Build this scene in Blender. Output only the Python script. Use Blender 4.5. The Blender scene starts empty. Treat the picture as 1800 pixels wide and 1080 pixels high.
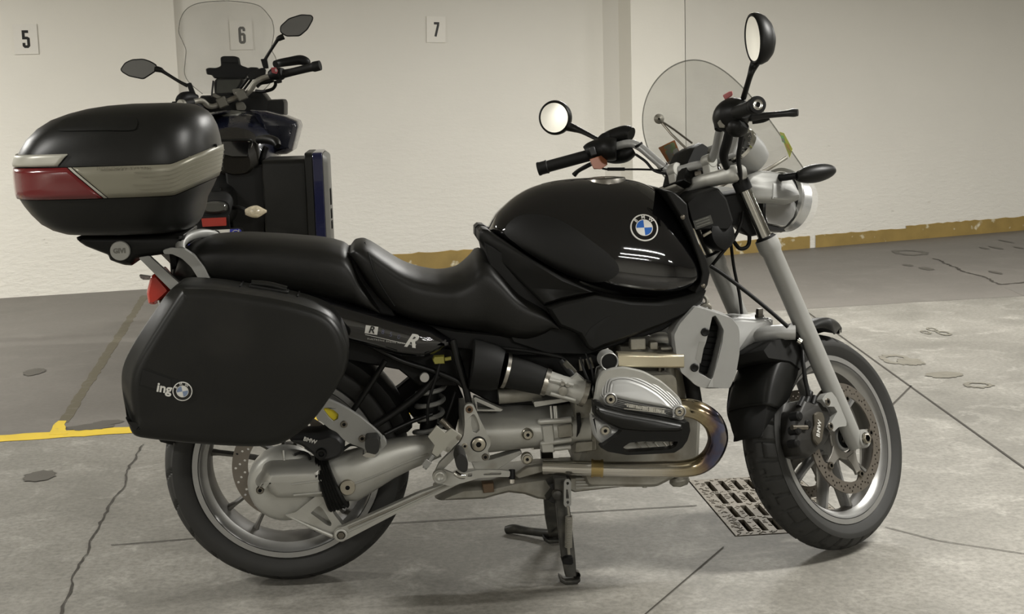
import bpy, bmesh, math, random
import numpy as np
from mathutils import Vector, Matrix
from mathutils.bvhtree import BVHTree
from mathutils.geometry import tessellate_polygon
random.seed(7)
rng = random.Random(11)
SC = bpy.context.scene
COL = SC.collection
PI = math.pi
# ------------------------------------------------------------------ camera
CX, CY, CH = 0.2625, -3.6106, 1.2721
YAW, PITCH, ROLL, FPX = 0.09842, 0.15097, -0.02783, 2396.8
def cam_axes():
    f = Vector((math.sin(YAW)*math.cos(PITCH), math.cos(YAW)*math.cos(PITCH), -math.sin(PITCH)))
    r0 = Vector((math.cos(YAW), -math.sin(YAW), 0)); u0 = r0.cross(f)
    r = r0*math.cos(ROLL)+u0*math.sin(ROLL); u = -r0*math.sin(ROLL)+u0*math.cos(ROLL)
    return f, r, u
CF, CR, CU = cam_axes()
CPOS = Vector((CX, CY, CH))
cam = bpy.data.cameras.new('camera'); camo = bpy.data.objects.new('camera', cam); COL.objects.link(camo)
cam.sensor_width = 36.0; cam.lens = FPX/1800*36; cam.clip_start = 0.05; cam.clip_end = 100
M = Matrix((CR, CU, -CF)).transposed().to_4x4(); M.translation = CPOS
camo.matrix_world = M
SC.camera = camo
# ------------------------------------------------------------------ exposure, world
SC.view_settings.view_transform = 'Standard'; SC.view_settings.look = 'None'
SC.view_settings.gamma = 1.0; SC.view_settings.use_curve_mapping = False
SC.view_settings.exposure = 0.14
W = bpy.data.worlds.new('garage_air'); SC.world = W; W.use_nodes = True
W.node_tree.nodes['Background'].inputs[0].default_value = (0.9, 0.88, 0.8, 1)
W.node_tree.nodes['Background'].inputs[1].default_value = 0.05
CEIL = 2.75
TUBE_COL = (1.0, 0.98, 0.93)
# (x, y, watts): the garage's ceiling tubes, plus extra added to brighten the walls
TUBES = [(-2.6, -1.2, 92), (3.05, -0.40, 72), (3.05, -0.56, 72),
         (-3.7, 3.3, 160), (2.2, 3.6, 118), (5.6, 3.4, 84), (8.2, 4.0, 70),
         (2.5, -5.2, 105), (2.5, -7.4, 75), (2.5, -9.8, 75), (-3.6, -6.4, 120), (5.8, -7.0, 110), (-5.4, -8.2, 130)]  # last tube is added to brighten the left wall the mirror reflects
def tube_lights():
    for (x, y, w) in TUBES:
        L = bpy.data.lights.new('tube_light', 'AREA'); L.shape = 'RECTANGLE'; L.size = 1.2; L.size_y = 0.05
        L.energy = w*1.0; L.color = TUBE_COL
        o = bpy.data.objects.new('tube_light', L); COL.objects.link(o)
        o.location = (x, y, CEIL-0.115)
tube_lights()

# ------------------------------------------------------------------ frames: bike frame = world frame
class Frame:
    """A local frame; at() turns a photo pixel into a local point on the plane y = Y of that frame."""
    def __init__(s, m=None):
        s.m = m or Matrix.Identity(4); s.i = s.m.inverted()
        s.o = s.i @ CPOS; s.r3 = s.i.to_3x3()
    def ray(s, u, v):
        return s.r3 @ (CF*FPX + CR*(u-900) + CU*(540-v))
    def at(s, u, v, Y):
        d = s.ray(u, v); t = (Y-s.o.y)/d.y; return s.o + d*t
    def atx(s, u, v, X):
        d = s.ray(u, v); t = (X-s.o.x)/d.x; return s.o + d*t
    def atz(s, u, v, Z):
        d = s.ray(u, v); t = (Z-s.o.z)/d.z; return s.o + d*t
    def px(s, p):
        q = s.m @ Vector(p); d = q-CPOS; z = d.dot(CF)
        return 900+FPX*d.dot(CR)/z, 540-FPX*d.dot(CU)/z
WF = Frame()
STEER, RAKE, XG = math.radians(38), math.radians(27), 1.622
def steer_matrix():
    a = Vector((-math.sin(RAKE), 0, math.cos(RAKE))); p = Vector((XG, 0, 0))
    return Matrix.Translation(p) @ Matrix.Rotation(STEER, 4, a) @ Matrix.Translation(-p)
SF = Frame(steer_matrix())
P = WF.at
S = SF.at
def XZ(pts, Y, fr=WF):
    return [(lambda q: (q.x, q.z))(fr.at(u, v, Y)) for u, v in pts]
PPM = 650.0
# ------------------------------------------------------------------ materials
MATS = {}
def mat(name, col, rough=0.5, metal=0.0, var=0.06, scale=30.0, bump=0.0, bscale=200.0, coat=0.0, spec=0.5, rvar=0.1, trans=0.0, ior=1.45, emit=None, dirt=None, alpha=1.0, detail=3):
    if name in MATS: return MATS[name]
    m = bpy.data.materials.new(name); m.use_nodes = True; MATS[name] = m
    nt = m.node_tree; N = nt.nodes; Lk = nt.links; b = N['Principled BSDF']
    tc = N.new('ShaderNodeTexCoord'); nz = N.new('ShaderNodeTexNoise'); nz.inputs['Scale'].default_value = scale; nz.inputs['Detail'].default_value = detail
    Lk.new(tc.outputs['Object'], nz.inputs['Vector'])
    cr = N.new('ShaderNodeMix'); cr.data_type = 'RGBA'
    cr.inputs[6].default_value = (*[max(0, c*(1-var)) for c in col], 1); cr.inputs[7].default_value = (*[min(1, c*(1+var)) for c in col], 1)
    Lk.new(nz.outputs['Fac'], cr.inputs[0]); last = cr.outputs[2]
    if dirt:
        dcol, dscale, dlo, dhi = dirt
        n2 = N.new('ShaderNodeTexNoise'); n2.inputs['Scale'].default_value = dscale; n2.inputs['Detail'].default_value = 5; Lk.new(tc.outputs['Object'], n2.inputs['Vector'])
        mr = N.new('ShaderNodeMapRange'); mr.inputs[1].default_value = dlo; mr.inputs[2].default_value = dhi; Lk.new(n2.outputs['Fac'], mr.inputs[0])
        mx = N.new('ShaderNodeMix'); mx.data_type = 'RGBA'; Lk.new(mr.outputs[0], mx.inputs[0]); Lk.new(last, mx.inputs[6]); mx.inputs[7].default_value = (*dcol, 1); last = mx.outputs[2]
    Lk.new(last, b.inputs['Base Color'])
    b.inputs['Metallic'].default_value = metal
    rr = N.new('ShaderNodeMapRange'); rr.inputs[3].default_value = max(0.02, rough*(1-rvar)); rr.inputs[4].default_value = min(1, rough*(1+rvar))
    Lk.new(nz.outputs['Fac'], rr.inputs[0]); Lk.new(rr.outputs[0], b.inputs['Roughness'])
    b.inputs['Specular IOR Level'].default_value = spec; b.inputs['IOR'].default_value = ior
    b.inputs['Coat Weight'].default_value = coat; b.inputs['Coat Roughness'].default_value = 0.03
    b.inputs['Transmission Weight'].default_value = trans
    if emit: b.inputs['Emission Color'].default_value = (*emit[0], 1); b.inputs['Emission Strength'].default_value = emit[1]
    if bump:
        n3 = N.new('ShaderNodeTexNoise'); n3.inputs['Scale'].default_value = bscale; n3.inputs['Detail'].default_value = 3; Lk.new(tc.outputs['Object'], n3.inputs['Vector'])
        bp = N.new('ShaderNodeBump'); bp.inputs['Strength'].default_value = bump; bp.inputs['Distance'].default_value = 0.002; Lk.new(n3.outputs['Fac'], bp.inputs['Height']); Lk.new(bp.outputs[0], b.inputs['Normal'])
    return m
def clear_sheet(name, tint, opac, rough=0.03):
    """thin clear plastic: mostly see-through with a faint body and a gloss"""
    m = bpy.data.materials.new(name); m.use_nodes = True; MATS[name] = m
    nt = m.node_tree; N = nt.nodes; Lk = nt.links; b = N['Principled BSDF']; out = N['Material Output']
    nz = N.new('ShaderNodeTexNoise'); nz.inputs['Scale'].default_value = 9; tc = N.new('ShaderNodeTexCoord'); Lk.new(tc.outputs['Object'], nz.inputs['Vector'])
    mr = N.new('ShaderNodeMapRange'); mr.inputs[3].default_value = opac*0.8; mr.inputs[4].default_value = opac*1.2; Lk.new(nz.outputs['Fac'], mr.inputs[0])
    b.inputs['Base Color'].default_value = (*tint, 1); b.inputs['Roughness'].default_value = rough
    t = N.new('ShaderNodeBsdfTransparent'); mx = N.new('ShaderNodeMixShader'); Lk.new(mr.outputs[0], mx.inputs[0]); Lk.new(t.outputs[0], mx.inputs[1]); Lk.new(b.outputs[0], mx.inputs[2]); Lk.new(mx.outputs[0], out.inputs[0])
    return m
gloss = mat('gloss_black', (0.003, 0.003, 0.0034), 0.05, coat=1.0, var=0.1)
satin = mat('satin_black_plastic', (0.006, 0.006, 0.0053), 0.42, spec=.25, var=0.15, bump=0.05, bscale=900)
casep = mat('case_black_plastic', (0.0085, 0.0085, 0.0074), 0.36, spec=.32, var=0.2, scale=9, bump=0.08, bscale=700, dirt=((0.015, 0.0145, 0.0125), 6, .55, .8))
matte = mat('matte_black', (0.005, 0.005, 0.0045), 0.6, spec=.3, var=0.2)
darkb = mat('frame_black', (0.005, 0.005, 0.0047), 0.38, spec=.35, var=0.2)
seatm = mat('black_vinyl', (0.0085, 0.0083, 0.0072), 0.42, spec=.32, var=0.2, scale=14, bump=0.12, bscale=420)
rubber = mat('tyre_rubber', (0.019, 0.0187, 0.017), 0.66, spec=.4, var=0.2, scale=40, bump=0.1, bscale=400)
gripm = mat('grip_rubber', (0.008, 0.008, 0.0072), 0.6, spec=.3)
pad = mat('knee_pad_black', (0.0065, 0.0065, 0.006), 0.5, spec=.3, bump=0.06, bscale=900)
silver = mat('silver_paint', (0.33, 0.33, 0.318), 0.42, metal=0.35, var=0.05, bump=0.03, bscale=900)
cast = mat('cast_alloy', (0.39, 0.385, 0.352), 0.40, metal=0.45, var=0.10, scale=22, bump=0.12, bscale=500, dirt=((0.24, 0.225, 0.18), 14, .58, .9))
castd = mat('dirty_alloy', (0.25, 0.24, 0.205), 0.5, metal=0.4, var=0.15, scale=25, bump=0.15, bscale=300, dirt=((0.11, 0.09, 0.06), 12, .5, .8))
forkp = mat('fork_grey', (0.265, 0.264, 0.248), 0.42, metal=0.25, var=0.04)
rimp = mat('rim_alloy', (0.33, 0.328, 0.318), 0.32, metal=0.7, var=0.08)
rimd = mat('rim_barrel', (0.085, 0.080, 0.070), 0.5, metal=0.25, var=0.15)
chrome = mat('chrome', (0.62, 0.61, 0.57), 0.10, metal=1.0, var=0.04)
steel = mat('bare_steel', (0.40, 0.38, 0.34), 0.28, metal=1.0, var=0.1)
bolt_m = mat('bolt_steel', (0.16, 0.145, 0.12), 0.35, metal=0.9, var=0.2)
bolt_b = mat('bolt_bright', (0.42, 0.39, 0.32), 0.3, metal=0.9, var=0.1)
disc_m = mat('disc_steel', (0.185, 0.165, 0.14), 0.36, metal=0.75, var=0.08)
calip = mat('caliper_brown', (0.075, 0.066, 0.05), 0.45, metal=0.4, var=0.15)
rust = mat('rusty_iron', (0.13, 0.085, 0.05), 0.7, metal=0.3, var=0.4, scale=60)
white = mat('print_white', (0.56, 0.55, 0.51), 0.5, var=0.02)
greyp = mat('print_grey', (0.40, 0.39, 0.36), 0.5, var=0.02)
ghost = mat('print_dark_blue', (0.14, 0.15, 0.25), 0.4)
blackp = mat('print_black', (0.0055, 0.0055, 0.0052), 0.5, spec=.22)
blue = mat('emblem_blue', (0.015, 0.095, 0.36), 0.3, coat=0.6)
blueg = mat('emblem_greyblue', (0.16, 0.21, 0.31), 0.35, coat=0.3)
redl = mat('red_lens', (0.46, 0.03, 0.016), 0.2, coat=0.7, var=0.15, scale=18)
redr = mat('dark_red_reflector', (0.115, 0.010, 0.011), 0.2, coat=0.6, var=0.12, scale=15)
orange = mat('orange_switch', (0.20, 0.066, 0.028), 0.45)
yell = mat('yellow_label', (0.72, 0.58, 0.02), 0.5)
yellc = mat('olive_yellow_plastic', (0.27, 0.25, 0.05), 0.4)
champ = mat('champagne_band', (0.20, 0.19, 0.145), 0.36, metal=0.25, var=0.04)
champl = mat('light_champagne', (0.36, 0.35, 0.30), 0.36, metal=0.15, var=0.05)
mirror = mat('mirror_glass', (0.86, 0.86, 0.84), 0.02, metal=1.0, var=0.0)
lensg = mat('lamp_glass', (0.85, 0.86, 0.86), 0.03, trans=0.92, ior=1.3, var=0.02)
refl = mat('lamp_reflector', (0.50, 0.50, 0.49), 0.25, metal=.9, var=0.05)
dial = mat('dial_black', (0.03, 0.03, 0.028), 0.3, coat=0.8)
pinkp = mat('kill_switch_pink', (0.42, 0.13, 0.13), 0.45)
blued = mat('navy_paint', (0.004, 0.005, 0.0115), 0.28, coat=0.7, var=0.1)
bluem = mat('blue_trim', (0.005, 0.0065, 0.036), 0.25, coat=0.6)
amber = mat('clear_amber_lens', (0.50, 0.44, 0.32), 0.12, coat=0.8, var=0.5, scale=90)
plateb = mat('plate_blue', (0.022, 0.028, 0.27), 0.4)
greyg = mat('grey_mirror', (0.17, 0.17, 0.165), 0.12, metal=0.3, var=0.02)
stk_o = mat('sticker_orange', (0.62, 0.20, 0.03), 0.4); stk_g = mat('sticker_green', (0.32, 0.44, 0.20), 0.4)
stk_y = mat('sticker_yellow', (0.80, 0.86, 0.10), 0.4); stk_l = mat('sticker_lime', (0.30, 0.90, 0.30), 0.4); stk_a = mat('sticker_amber', (0.9, 0.6, 0.12), 0.4)
screen_m = clear_sheet('clear_screen', (0.42, 0.42, 0.37), 0.23)
screen_e = clear_sheet('screen_edge', (0.16, 0.16, 0.14), 0.62, 0.2)
screen2 = clear_sheet('clear_tall_screen', (0.48, 0.47, 0.43), 0.17)
glasscover = clear_sheet('clear_glass', (0.8, 0.82, 0.82), 0.10, 0.02)

# ------------------------------------------------------------------ geometry collector
def catmull(pts, n, closed=False):
    pts = [Vector(p) for p in pts]; out = []; N = len(pts)
    segs = N if closed else N-1
    for i in range(segs):
        if closed: a, b, c, d = pts[(i-1) % N], pts[i], pts[(i+1) % N], pts[(i+2) % N]
        else: a, b, c, d = pts[max(i-1, 0)], pts[i], pts[i+1], pts[min(i+2, N-1)]
        for k in range(n):
            t = k/n
            out.append(0.5*((2*b)+(c-a)*t+(2*a-5*b+4*c-d)*t*t+(3*b-a-3*c+d)*t**3))
    if not closed: out.append(pts[-1])
    return out
def interp(xs, ys, x):
    """smooth monotone-ish cubic (PCHIP) interpolation"""
    n = len(xs)
    if x <= xs[0]: return ys[0]
    if x >= xs[-1]: return ys[-1]
    h = [xs[i+1]-xs[i] for i in range(n-1)]; d = [(ys[i+1]-ys[i])/h[i] for i in range(n-1)]
    m = [0]*n; m[0] = d[0]; m[-1] = d[-1]
    for i in range(1, n-1):
        if d[i-1]*d[i] <= 0: m[i] = 0
        else:
            w1 = 2*h[i]+h[i-1]; w2 = h[i]+2*h[i-1]; m[i] = (w1+w2)/(w1/d[i-1]+w2/d[i])
    for i in range(n-1):
        if x <= xs[i+1]:
            t = (x-xs[i])/h[i]
            return ((1+2*t)*(1-t)**2)*ys[i]+t*(1-t)**2*h[i]*m[i]+t*t*(3-2*t)*ys[i+1]+t*t*(t-1)*h[i]*m[i+1]
def roundpoly(pts, r, n=4):
    """2-D polygon with rounded corners"""
    out = []; N = len(pts)
    for i in range(N):
        p = Vector(pts[i]).to_2d(); a = Vector(pts[i-1]).to_2d(); b = Vector(pts[(i+1) % N]).to_2d()
        da, db = (a-p), (b-p); la, lb = da.length, db.length
        rr = min(r, la*0.45, lb*0.45)
        p0 = p+da/la*rr; p1 = p+db/lb*rr
        for k in range(n+1):
            t = k/n; out.append(tuple((1-t)**2*p0+2*t*(1-t)*p+t*t*p1))
    return out
def area2(p): return 0.5*sum(p[i][0]*p[(i+1) % len(p)][1]-p[(i+1) % len(p)][0]*p[i][1] for i in range(len(p)))
def inset_dirs(p):
    """inward vertex normals of a ccw polygon, with how far each may travel before it meets the far side"""
    N = len(p); out = []
    P2 = [Vector(q) for q in p]
    for i in range(N):
        a, b, c = P2[i-1], P2[i], P2[(i+1) % N]; e1, e2 = b-a, c-b
        if e1.length < 1e-9: e1 = e2
        if e2.length < 1e-9: e2 = e1
        e1 = e1.normalized(); e2 = e2.normalized(); n = Vector((-e1.y-e2.y, e1.x+e2.x))
        n = n.normalized() if n.length > 1e-6 else Vector((-e1.y, e1.x))
        k = max(0.6, n.dot(Vector((-e1.y, e1.x)))); best = 1e9
        for j in range(N):
            if j == i or (j+1) % N == i: continue
            u, w = P2[j], P2[(j+1) % N]; d = w-u; den = n.x*d.y-n.y*d.x
            if abs(den) < 1e-12: continue
            t = ((u.x-b.x)*d.y-(u.y-b.y)*d.x)/den; s_ = ((u.x-b.x)*n.y-(u.y-b.y)*n.x)/den
            if t > 1e-6 and -1e-6 <= s_ <= 1+1e-6: best = min(best, t)
        out.append((n/k, best*.44*k))
    lim = [o[1] for o in out]
    for _ in range(3): lim = [min(lim[i], .5*lim[i]+.25*(lim[i-1]+lim[(i+1) % N])) for i in range(N)]
    return [(o[0], l) for o, l in zip(out, lim)]
def inset(p, d, dirs=None):
    """inset a ccw 2-D polygon by d; narrow places stop halfway"""
    dirs = dirs or inset_dirs(p)
    return [tuple(Vector(q)+n*min(d, l)) for q, (n, l) in zip(p, dirs)]
def dens(pts, k=4, passes=3):
    """resample a polygon k points per edge and soften its corners"""
    o = []; N = len(pts)
    for i in range(N):
        a, b = Vector(pts[i]), Vector(pts[(i+1) % N])
        for j in range(k): o.append(a.lerp(b, j/k))
    for _ in range(passes): o = [o[i-1]*.25+o[i]*.5+o[(i+1) % len(o)]*.25 for i in range(len(o))]
    return [tuple(p) for p in o]
class G:
    def __init__(s): s.v = []; s.f = []; s.m = []; s.sm = []
    def add(s, v, f, mi=0, sm=True):
        o = len(s.v); s.v += [tuple(p) for p in v]
        for q in f: s.f.append([i+o for i in q]); s.m.append(mi); s.sm.append(sm)
        return s
    def join(s, g, m4=None, mi=None):
        o = len(s.v); s.v += [tuple((m4 @ Vector(p)) if m4 else p) for p in g.v]
        flip = m4 is not None and m4.determinant() < 0
        for q, a, b in zip(g.f, g.m, g.sm): s.f.append([i+o for i in (q[::-1] if flip else q)]); s.m.append(a if mi is None else mi); s.sm.append(b)
        return s
    def grid(s, rows, closed_u=False, closed_v=False, cap=False, mi=0, sm=True):
        R = len(rows); C = len(rows[0]); v = [p for r in rows for p in r]; f = []
        for i in range(R if closed_u else R-1):
            for j in range(C if closed_v else C-1):
                f.append([i*C+j, i*C+(j+1) % C, ((i+1) % R)*C+(j+1) % C, ((i+1) % R)*C+j])
        if cap:
            f.append(list(range(C))[::-1]); f.append([(R-1)*C+j for j in range(C)])
        return s.add(v, f, mi, sm)
    def tube(s, pts, r, n=10, smooth=6, cap=True, mi=0, flat=None):
        """round bar along points; r a number or one per point; flat=(axis, k) squashes"""
        pts = [Vector(p) for p in pts]
        rs = list(r) if isinstance(r, (list, tuple)) else [r]*len(pts)
        if smooth and len(pts) > 2:
            q = catmull([(*p, ) for p in pts], smooth); rr = [w.x for w in catmull([(a, 0, 0) for a in rs], smooth)]
        else: q, rr = pts, rs
        T = []
        for i in range(len(q)):
            t = (q[min(i+1, len(q)-1)]-q[max(i-1, 0)]); T.append(t.normalized() if t.length > 1e-9 else Vector((1, 0, 0)))
        ref = Vector((0, 1, 0)) if abs(T[0].y) < 0.9 else Vector((1, 0, 0))
        nrm = (ref-T[0]*ref.dot(T[0])).normalized(); rows = []
        for i in range(len(q)):
            nrm = (nrm-T[i]*nrm.dot(T[i])).normalized(); b = T[i].cross(nrm)
            rows.append([q[i]+(nrm*math.cos(a)*(flat if flat else 1)+b*math.sin(a))*rr[i] for a in [2*PI*k/n for k in range(n)]])
        return s.grid(rows, closed_v=True, cap=cap, mi=mi)
    def lathe(s, prof, o, ax, n=32, a0=0, a1=2*PI, mi=0, ref=None, cap=False, sm=True):
        """profile [(radius, along)] turned about axis ax through o"""
        o = Vector(o); ax = Vector(ax).normalized(); ref = Vector(ref) if ref else (Vector((1, 0, 0)) if abs(ax.x) < 0.9 else Vector((0, 0, 1)))
        e1 = (ref-ax*ref.dot(ax)).normalized(); e2 = ax.cross(e1); full = abs(a1-a0-2*PI) < 1e-6
        rows = []
        for k in range(n if full else n+1):
            a = a0+(a1-a0)*k/n; d = e1*math.cos(a)+e2*math.sin(a); rows.append([o+d*r+ax*h for r, h in prof])
        s.grid(rows, closed_u=full, mi=mi, sm=sm)
        return s
    def disc(s, o, ax, r, h, n=24, b=0.0, mi=0):
        """short solid cylinder from o along ax, edge rounded by b"""
        b = b or min(r, h)*0.15
        return s.lathe([(0, h), (r-b, h), (r-b*.3, h-b*.3), (r, h-b), (r, 0), (0, 0)][::-1], o, ax, n, mi=mi)
    def box(s, c, d, rot=None, mi=0):
        x, y, z = [k/2 for k in d]; c = Vector(c)
        vs = [Vector(p) for p in [(-x, -y, -z), (x, -y, -z), (x, y, -z), (-x, y, -z), (-x, -y, z), (x, -y, z), (x, y, z), (-x, y, z)]]
        if rot: vs = [rot @ p for p in vs]
        return s.add([p+c for p in vs], [[3, 2, 1, 0], [4, 5, 6, 7], [0, 1, 5, 4], [1, 2, 6, 5], [2, 3, 7, 6], [3, 0, 4, 7]], mi, False)
    def plate(s, outer, y0, y1, holes=(), mi=0, mi_side=None):
        """flat outline (x,z) with holes, thick from y0 (near) to y1"""
        loops = [list(outer)]+[list(h) for h in holes]
        tri = tessellate_polygon([[Vector((p[0], p[1], 0)) for p in l] for l in loops])
        flat = [p for l in loops for p in l]; n = len(flat)
        v = [(p[0], y0, p[1]) for p in flat]+[(p[0], y1, p[1]) for p in flat]; f = []
        for t in tri:
            a, b, c = [flat[i] for i in t]
            if (b[0]-a[0])*(c[1]-a[1])-(b[1]-a[1])*(c[0]-a[0]) < 0: t = t[::-1]
            f.append(list(t)); f.append([i+n for i in t[::-1]])
        o = len(s.v); s.add(v, f, mi, False); k = 0; sf = []
        for li, l in enumerate(loops):
            L = len(l); ccw = area2(l) > 0
            for i in range(L):
                a, b = k+i, k+(i+1) % L
                q = [a, b, b+n, a+n]; q = q[::-1] if (ccw == (li == 0)) else q
                sf.append(q)
            k += L
        for q in sf: s.f.append([i+o for i in q]); s.m.append(mi if mi_side is None else mi_side); s.sm.append(True)
        return s
    def puff(s, outer, prof, mi=0, capb=True, dome=0.0):
        """stack of inset copies of outline (x,z); prof = [(inset, y)] from the back to the near face; dome bulges the last face"""
        o = list(outer)
        if area2(o) < 0: o = o[::-1]
        dirs = inset_dirs(o)
        rows = [[(p[0], y, p[1]) for p in (inset(o, d, dirs) if d else o)] for d, y in prof]
        s.grid(rows, closed_v=True, mi=mi)
        base = len(s.v)-len(o)
        if dome:
            c = Vector((sum(p[0] for p in rows[-1])/len(o), prof[-1][1], sum(p[2] for p in rows[-1])/len(o)))
            rr = [rows[-1]]
            for t in (0.2, .4, .6, .8, .93):
                rr.append([tuple(Vector(p).lerp(c, t)+Vector((0, -dome*(1-(1-t)**2), 0))) for p in rows[-1]])
            s.grid(rr, closed_v=True, mi=mi); base = len(s.v)-len(o)
        fl = [s.v[base+i] for i in range(len(o))]
        for t in tessellate_polygon([[Vector((q[0], q[2], 0)) for q in fl]]): s.f.append([base+i for i in t]); s.m.append(mi); s.sm.append(True)
        if capb: s.f.append([base-(len(rows)-1)*len(o)+i for i in range(len(o))][::-1] if not dome else [base-(len(rows)+5)*len(o)+i for i in range(len(o))][::-1]); s.m.append(mi); s.sm.append(True)
        return s
    def loft(s, xs, zt, zb, w, N=48, Mr=36, nt=2.4, nb=2.4, zc=0.45, tilt=0, mi=0, y0=0.0, wb=None):
        """body along x: crest zt, underside zb, half width w, superellipse sections"""
        rows = []
        X0, X1 = xs[0], xs[-1]
        for i in range(N+1):
            t = i/N; t = 0.5-0.5*math.cos(PI*t); t = 0.5*t+0.5*i/N
            x = X0+(X1-X0)*t
            a, b, c = interp(xs, zt, x), interp(xs, zb, x), interp(xs, w, x); k = interp(xs, zc, x) if isinstance(zc, (list, tuple)) else zc
            wl = interp(xs, wb, x) if wb else c
            z0 = b+(a-b)*k; row = []
            for j in range(Mr):
                th = 2*PI*j/Mr; cs, sn = math.cos(th), math.sin(th)
                e = nt if sn >= 0 else nb
                yy = math.copysign(abs(cs)**(2/e), cs)
                zz = abs(sn)**(2/e)
                ww = c if sn >= 0 else c+(wl-c)*zz
                row.append((x, y0+yy*ww, z0+zz*((a-z0) if sn >= 0 else -(z0-b))))
            rows.append(row)
        return s.grid(rows, closed_v=True, cap=True, mi=mi)
    def text(s, body, size, o, ex, ez, h=0.0006, mi=0, align='CENTER', shear=0.0, space=1.0, bold=0.0):
        """lettering as raised flat mesh: o is the centre (or left), ex the reading direction, ez the up direction"""
        cu = bpy.data.curves.new('lettering', 'FONT'); cu.body = body; cu.size = size; cu.align_x = align; cu.align_y = 'CENTER'
        cu.extrude = h/2; cu.shear = shear; cu.space_character = space; cu.resolution_u = 3; cu.offset = bold
        ob = bpy.data.objects.new('lettering', cu); COL.objects.link(ob)
        dg = bpy.context.evaluated_depsgraph_get(); ev = ob.evaluated_get(dg); me = ev.to_mesh()
        ex = Vector(ex).normalized(); ez = Vector(ez); ez = (ez-ex*ez.dot(ex)).normalized(); ny = ex.cross(ez)
        o = Vector(o)
        s.add([o+ex*v.co.x+ez*v.co.y+ny*v.co.z for v in me.vertices], [list(p.vertices) for p in me.polygons], mi, False)
        ev.to_mesh_clear(); bpy.data.objects.remove(ob); bpy.data.curves.remove(cu)
        return s
    def mirrored(s):
        g = G(); g.v = [(x, -y, z) for x, y, z in s.v]; g.f = [q[::-1] for q in s.f]; g.m = list(s.m); g.sm = list(s.sm); return g
    def bvh(s): return BVHTree.FromPolygons([Vector(p) for p in s.v], s.f)
    def build(s, name, mats, parent=None, fr=None, sharp=38, bevel=0.0, bseg=2, blim=35, **props):
        mats = mats if isinstance(mats, (list, tuple)) else [mats]
        org = Vector(ORIGIN.get(parent.name if parent else '', (0, 0, 0))) if parent else Vector((0, 0, 0))
        if parent and parent.parent: org = Vector(ORIGIN.get(parent.parent.name, org))
        m4 = fr.m if fr else None
        me = bpy.data.meshes.new(name)
        me.from_pydata([tuple((m4 @ Vector(p) if m4 else Vector(p))-org) for p in s.v], [], s.f)
        for m in mats: me.materials.append(m)
        me.polygons.foreach_set('material_index', s.m); me.polygons.foreach_set('use_smooth', s.sm)
        me.update()
        bm = bmesh.new(); bm.from_mesh(me); bmesh.ops.remove_doubles(bm, verts=bm.verts, dist=1e-6); bmesh.ops.recalc_face_normals(bm, faces=bm.faces); bm.to_mesh(me); bm.free()
        me.set_sharp_from_angle(angle=math.radians(sharp))
        ob = bpy.data.objects.new(name, me); COL.objects.link(ob)
        if parent: ob.parent = parent
        if bevel:
            md = ob.modifiers.new('edge', 'BEVEL'); md.width = bevel; md.segments = bseg; md.limit_method = 'ANGLE'; md.angle_limit = math.radians(blim); md.harden_normals = False
        for k, vv in props.items(): ob[k] = vv
        return ob
ORIGIN = {}
def thing(name, label, cat, loc, group=None):
    o = bpy.data.objects.new(name, None); COL.objects.link(o); o.location = loc; o.empty_display_size = 0.1
    o['label'] = label; o['category'] = cat
    if group: o['group'] = group
    ORIGIN[o.name] = tuple(loc); return o
def circ(cx, cz, r, n=16, a0=0.0): return [(cx+r*math.cos(a0+2*PI*k/n), cz+r*math.sin(a0+2*PI*k/n)) for k in range(n)]
def drape(g, bvh, poly, fr=WF, off=0.0015, step=4, mi=0):
    """lay a pixel-traced patch on a body's surface"""
    us = [p[0] for p in poly]; vs = [p[1] for p in poly]
    bm = bmesh.new(); vv = [bm.verts.new((p[0], p[1], 0)) for p in poly]; f = bm.faces.new(vv)
    for k in range(int(min(us)//step)+1, int(max(us)//step)+1):
        bmesh.ops.bisect_plane(bm, geom=bm.verts[:]+bm.edges[:]+bm.faces[:], plane_co=(k*step, 0, 0), plane_no=(1, 0, 0))
    for k in range(int(min(vs)//step)+1, int(max(vs)//step)+1):
        bmesh.ops.bisect_plane(bm, geom=bm.verts[:]+bm.edges[:]+bm.faces[:], plane_co=(0, k*step, 0), plane_no=(0, 1, 0))
    bm.verts.index_update(); out = []; ok = []
    for v in bm.verts:
        d = fr.ray(v.co.x, v.co.y).normalized(); hit = bvh.ray_cast(fr.o, d)
        if hit[0] is None: out.append((0, 0, 0)); ok.append(False); continue
        nrm = hit[1] if hit[1].dot(d) < 0 else -hit[1]
        out.append(tuple(hit[0]+nrm*off)); ok.append(True)
    fs = [[v.index for v in q.verts] for q in bm.faces if all(ok[v.index] for v in q.verts)]
    bm.free(); return g.add(out, fs, mi)
def hit(bvh, u, v, fr=WF):
    d = fr.ray(u, v).normalized(); h = bvh.ray_cast(fr.o, d)
    if h[0] is None: return None, None
    n = h[1] if h[1].dot(d) < 0 else -h[1]
    return h[0], n
def bolt(g, o, ax, r, h=0.006, mi=0, mi2=1, hole=0.5):
    """socket-head screw: washer face, rim and a dark hex recess"""
    g.lathe([(r, 0), (r, h*.7), (r*.88, h), (r*hole, h)], o, ax, 18, mi=mi)
    g.lathe([(r*hole, h), (r*hole*.95, h*.35), (0, h*.35)], o, ax, 6, mi=mi2, sm=False)
    return g
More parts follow.
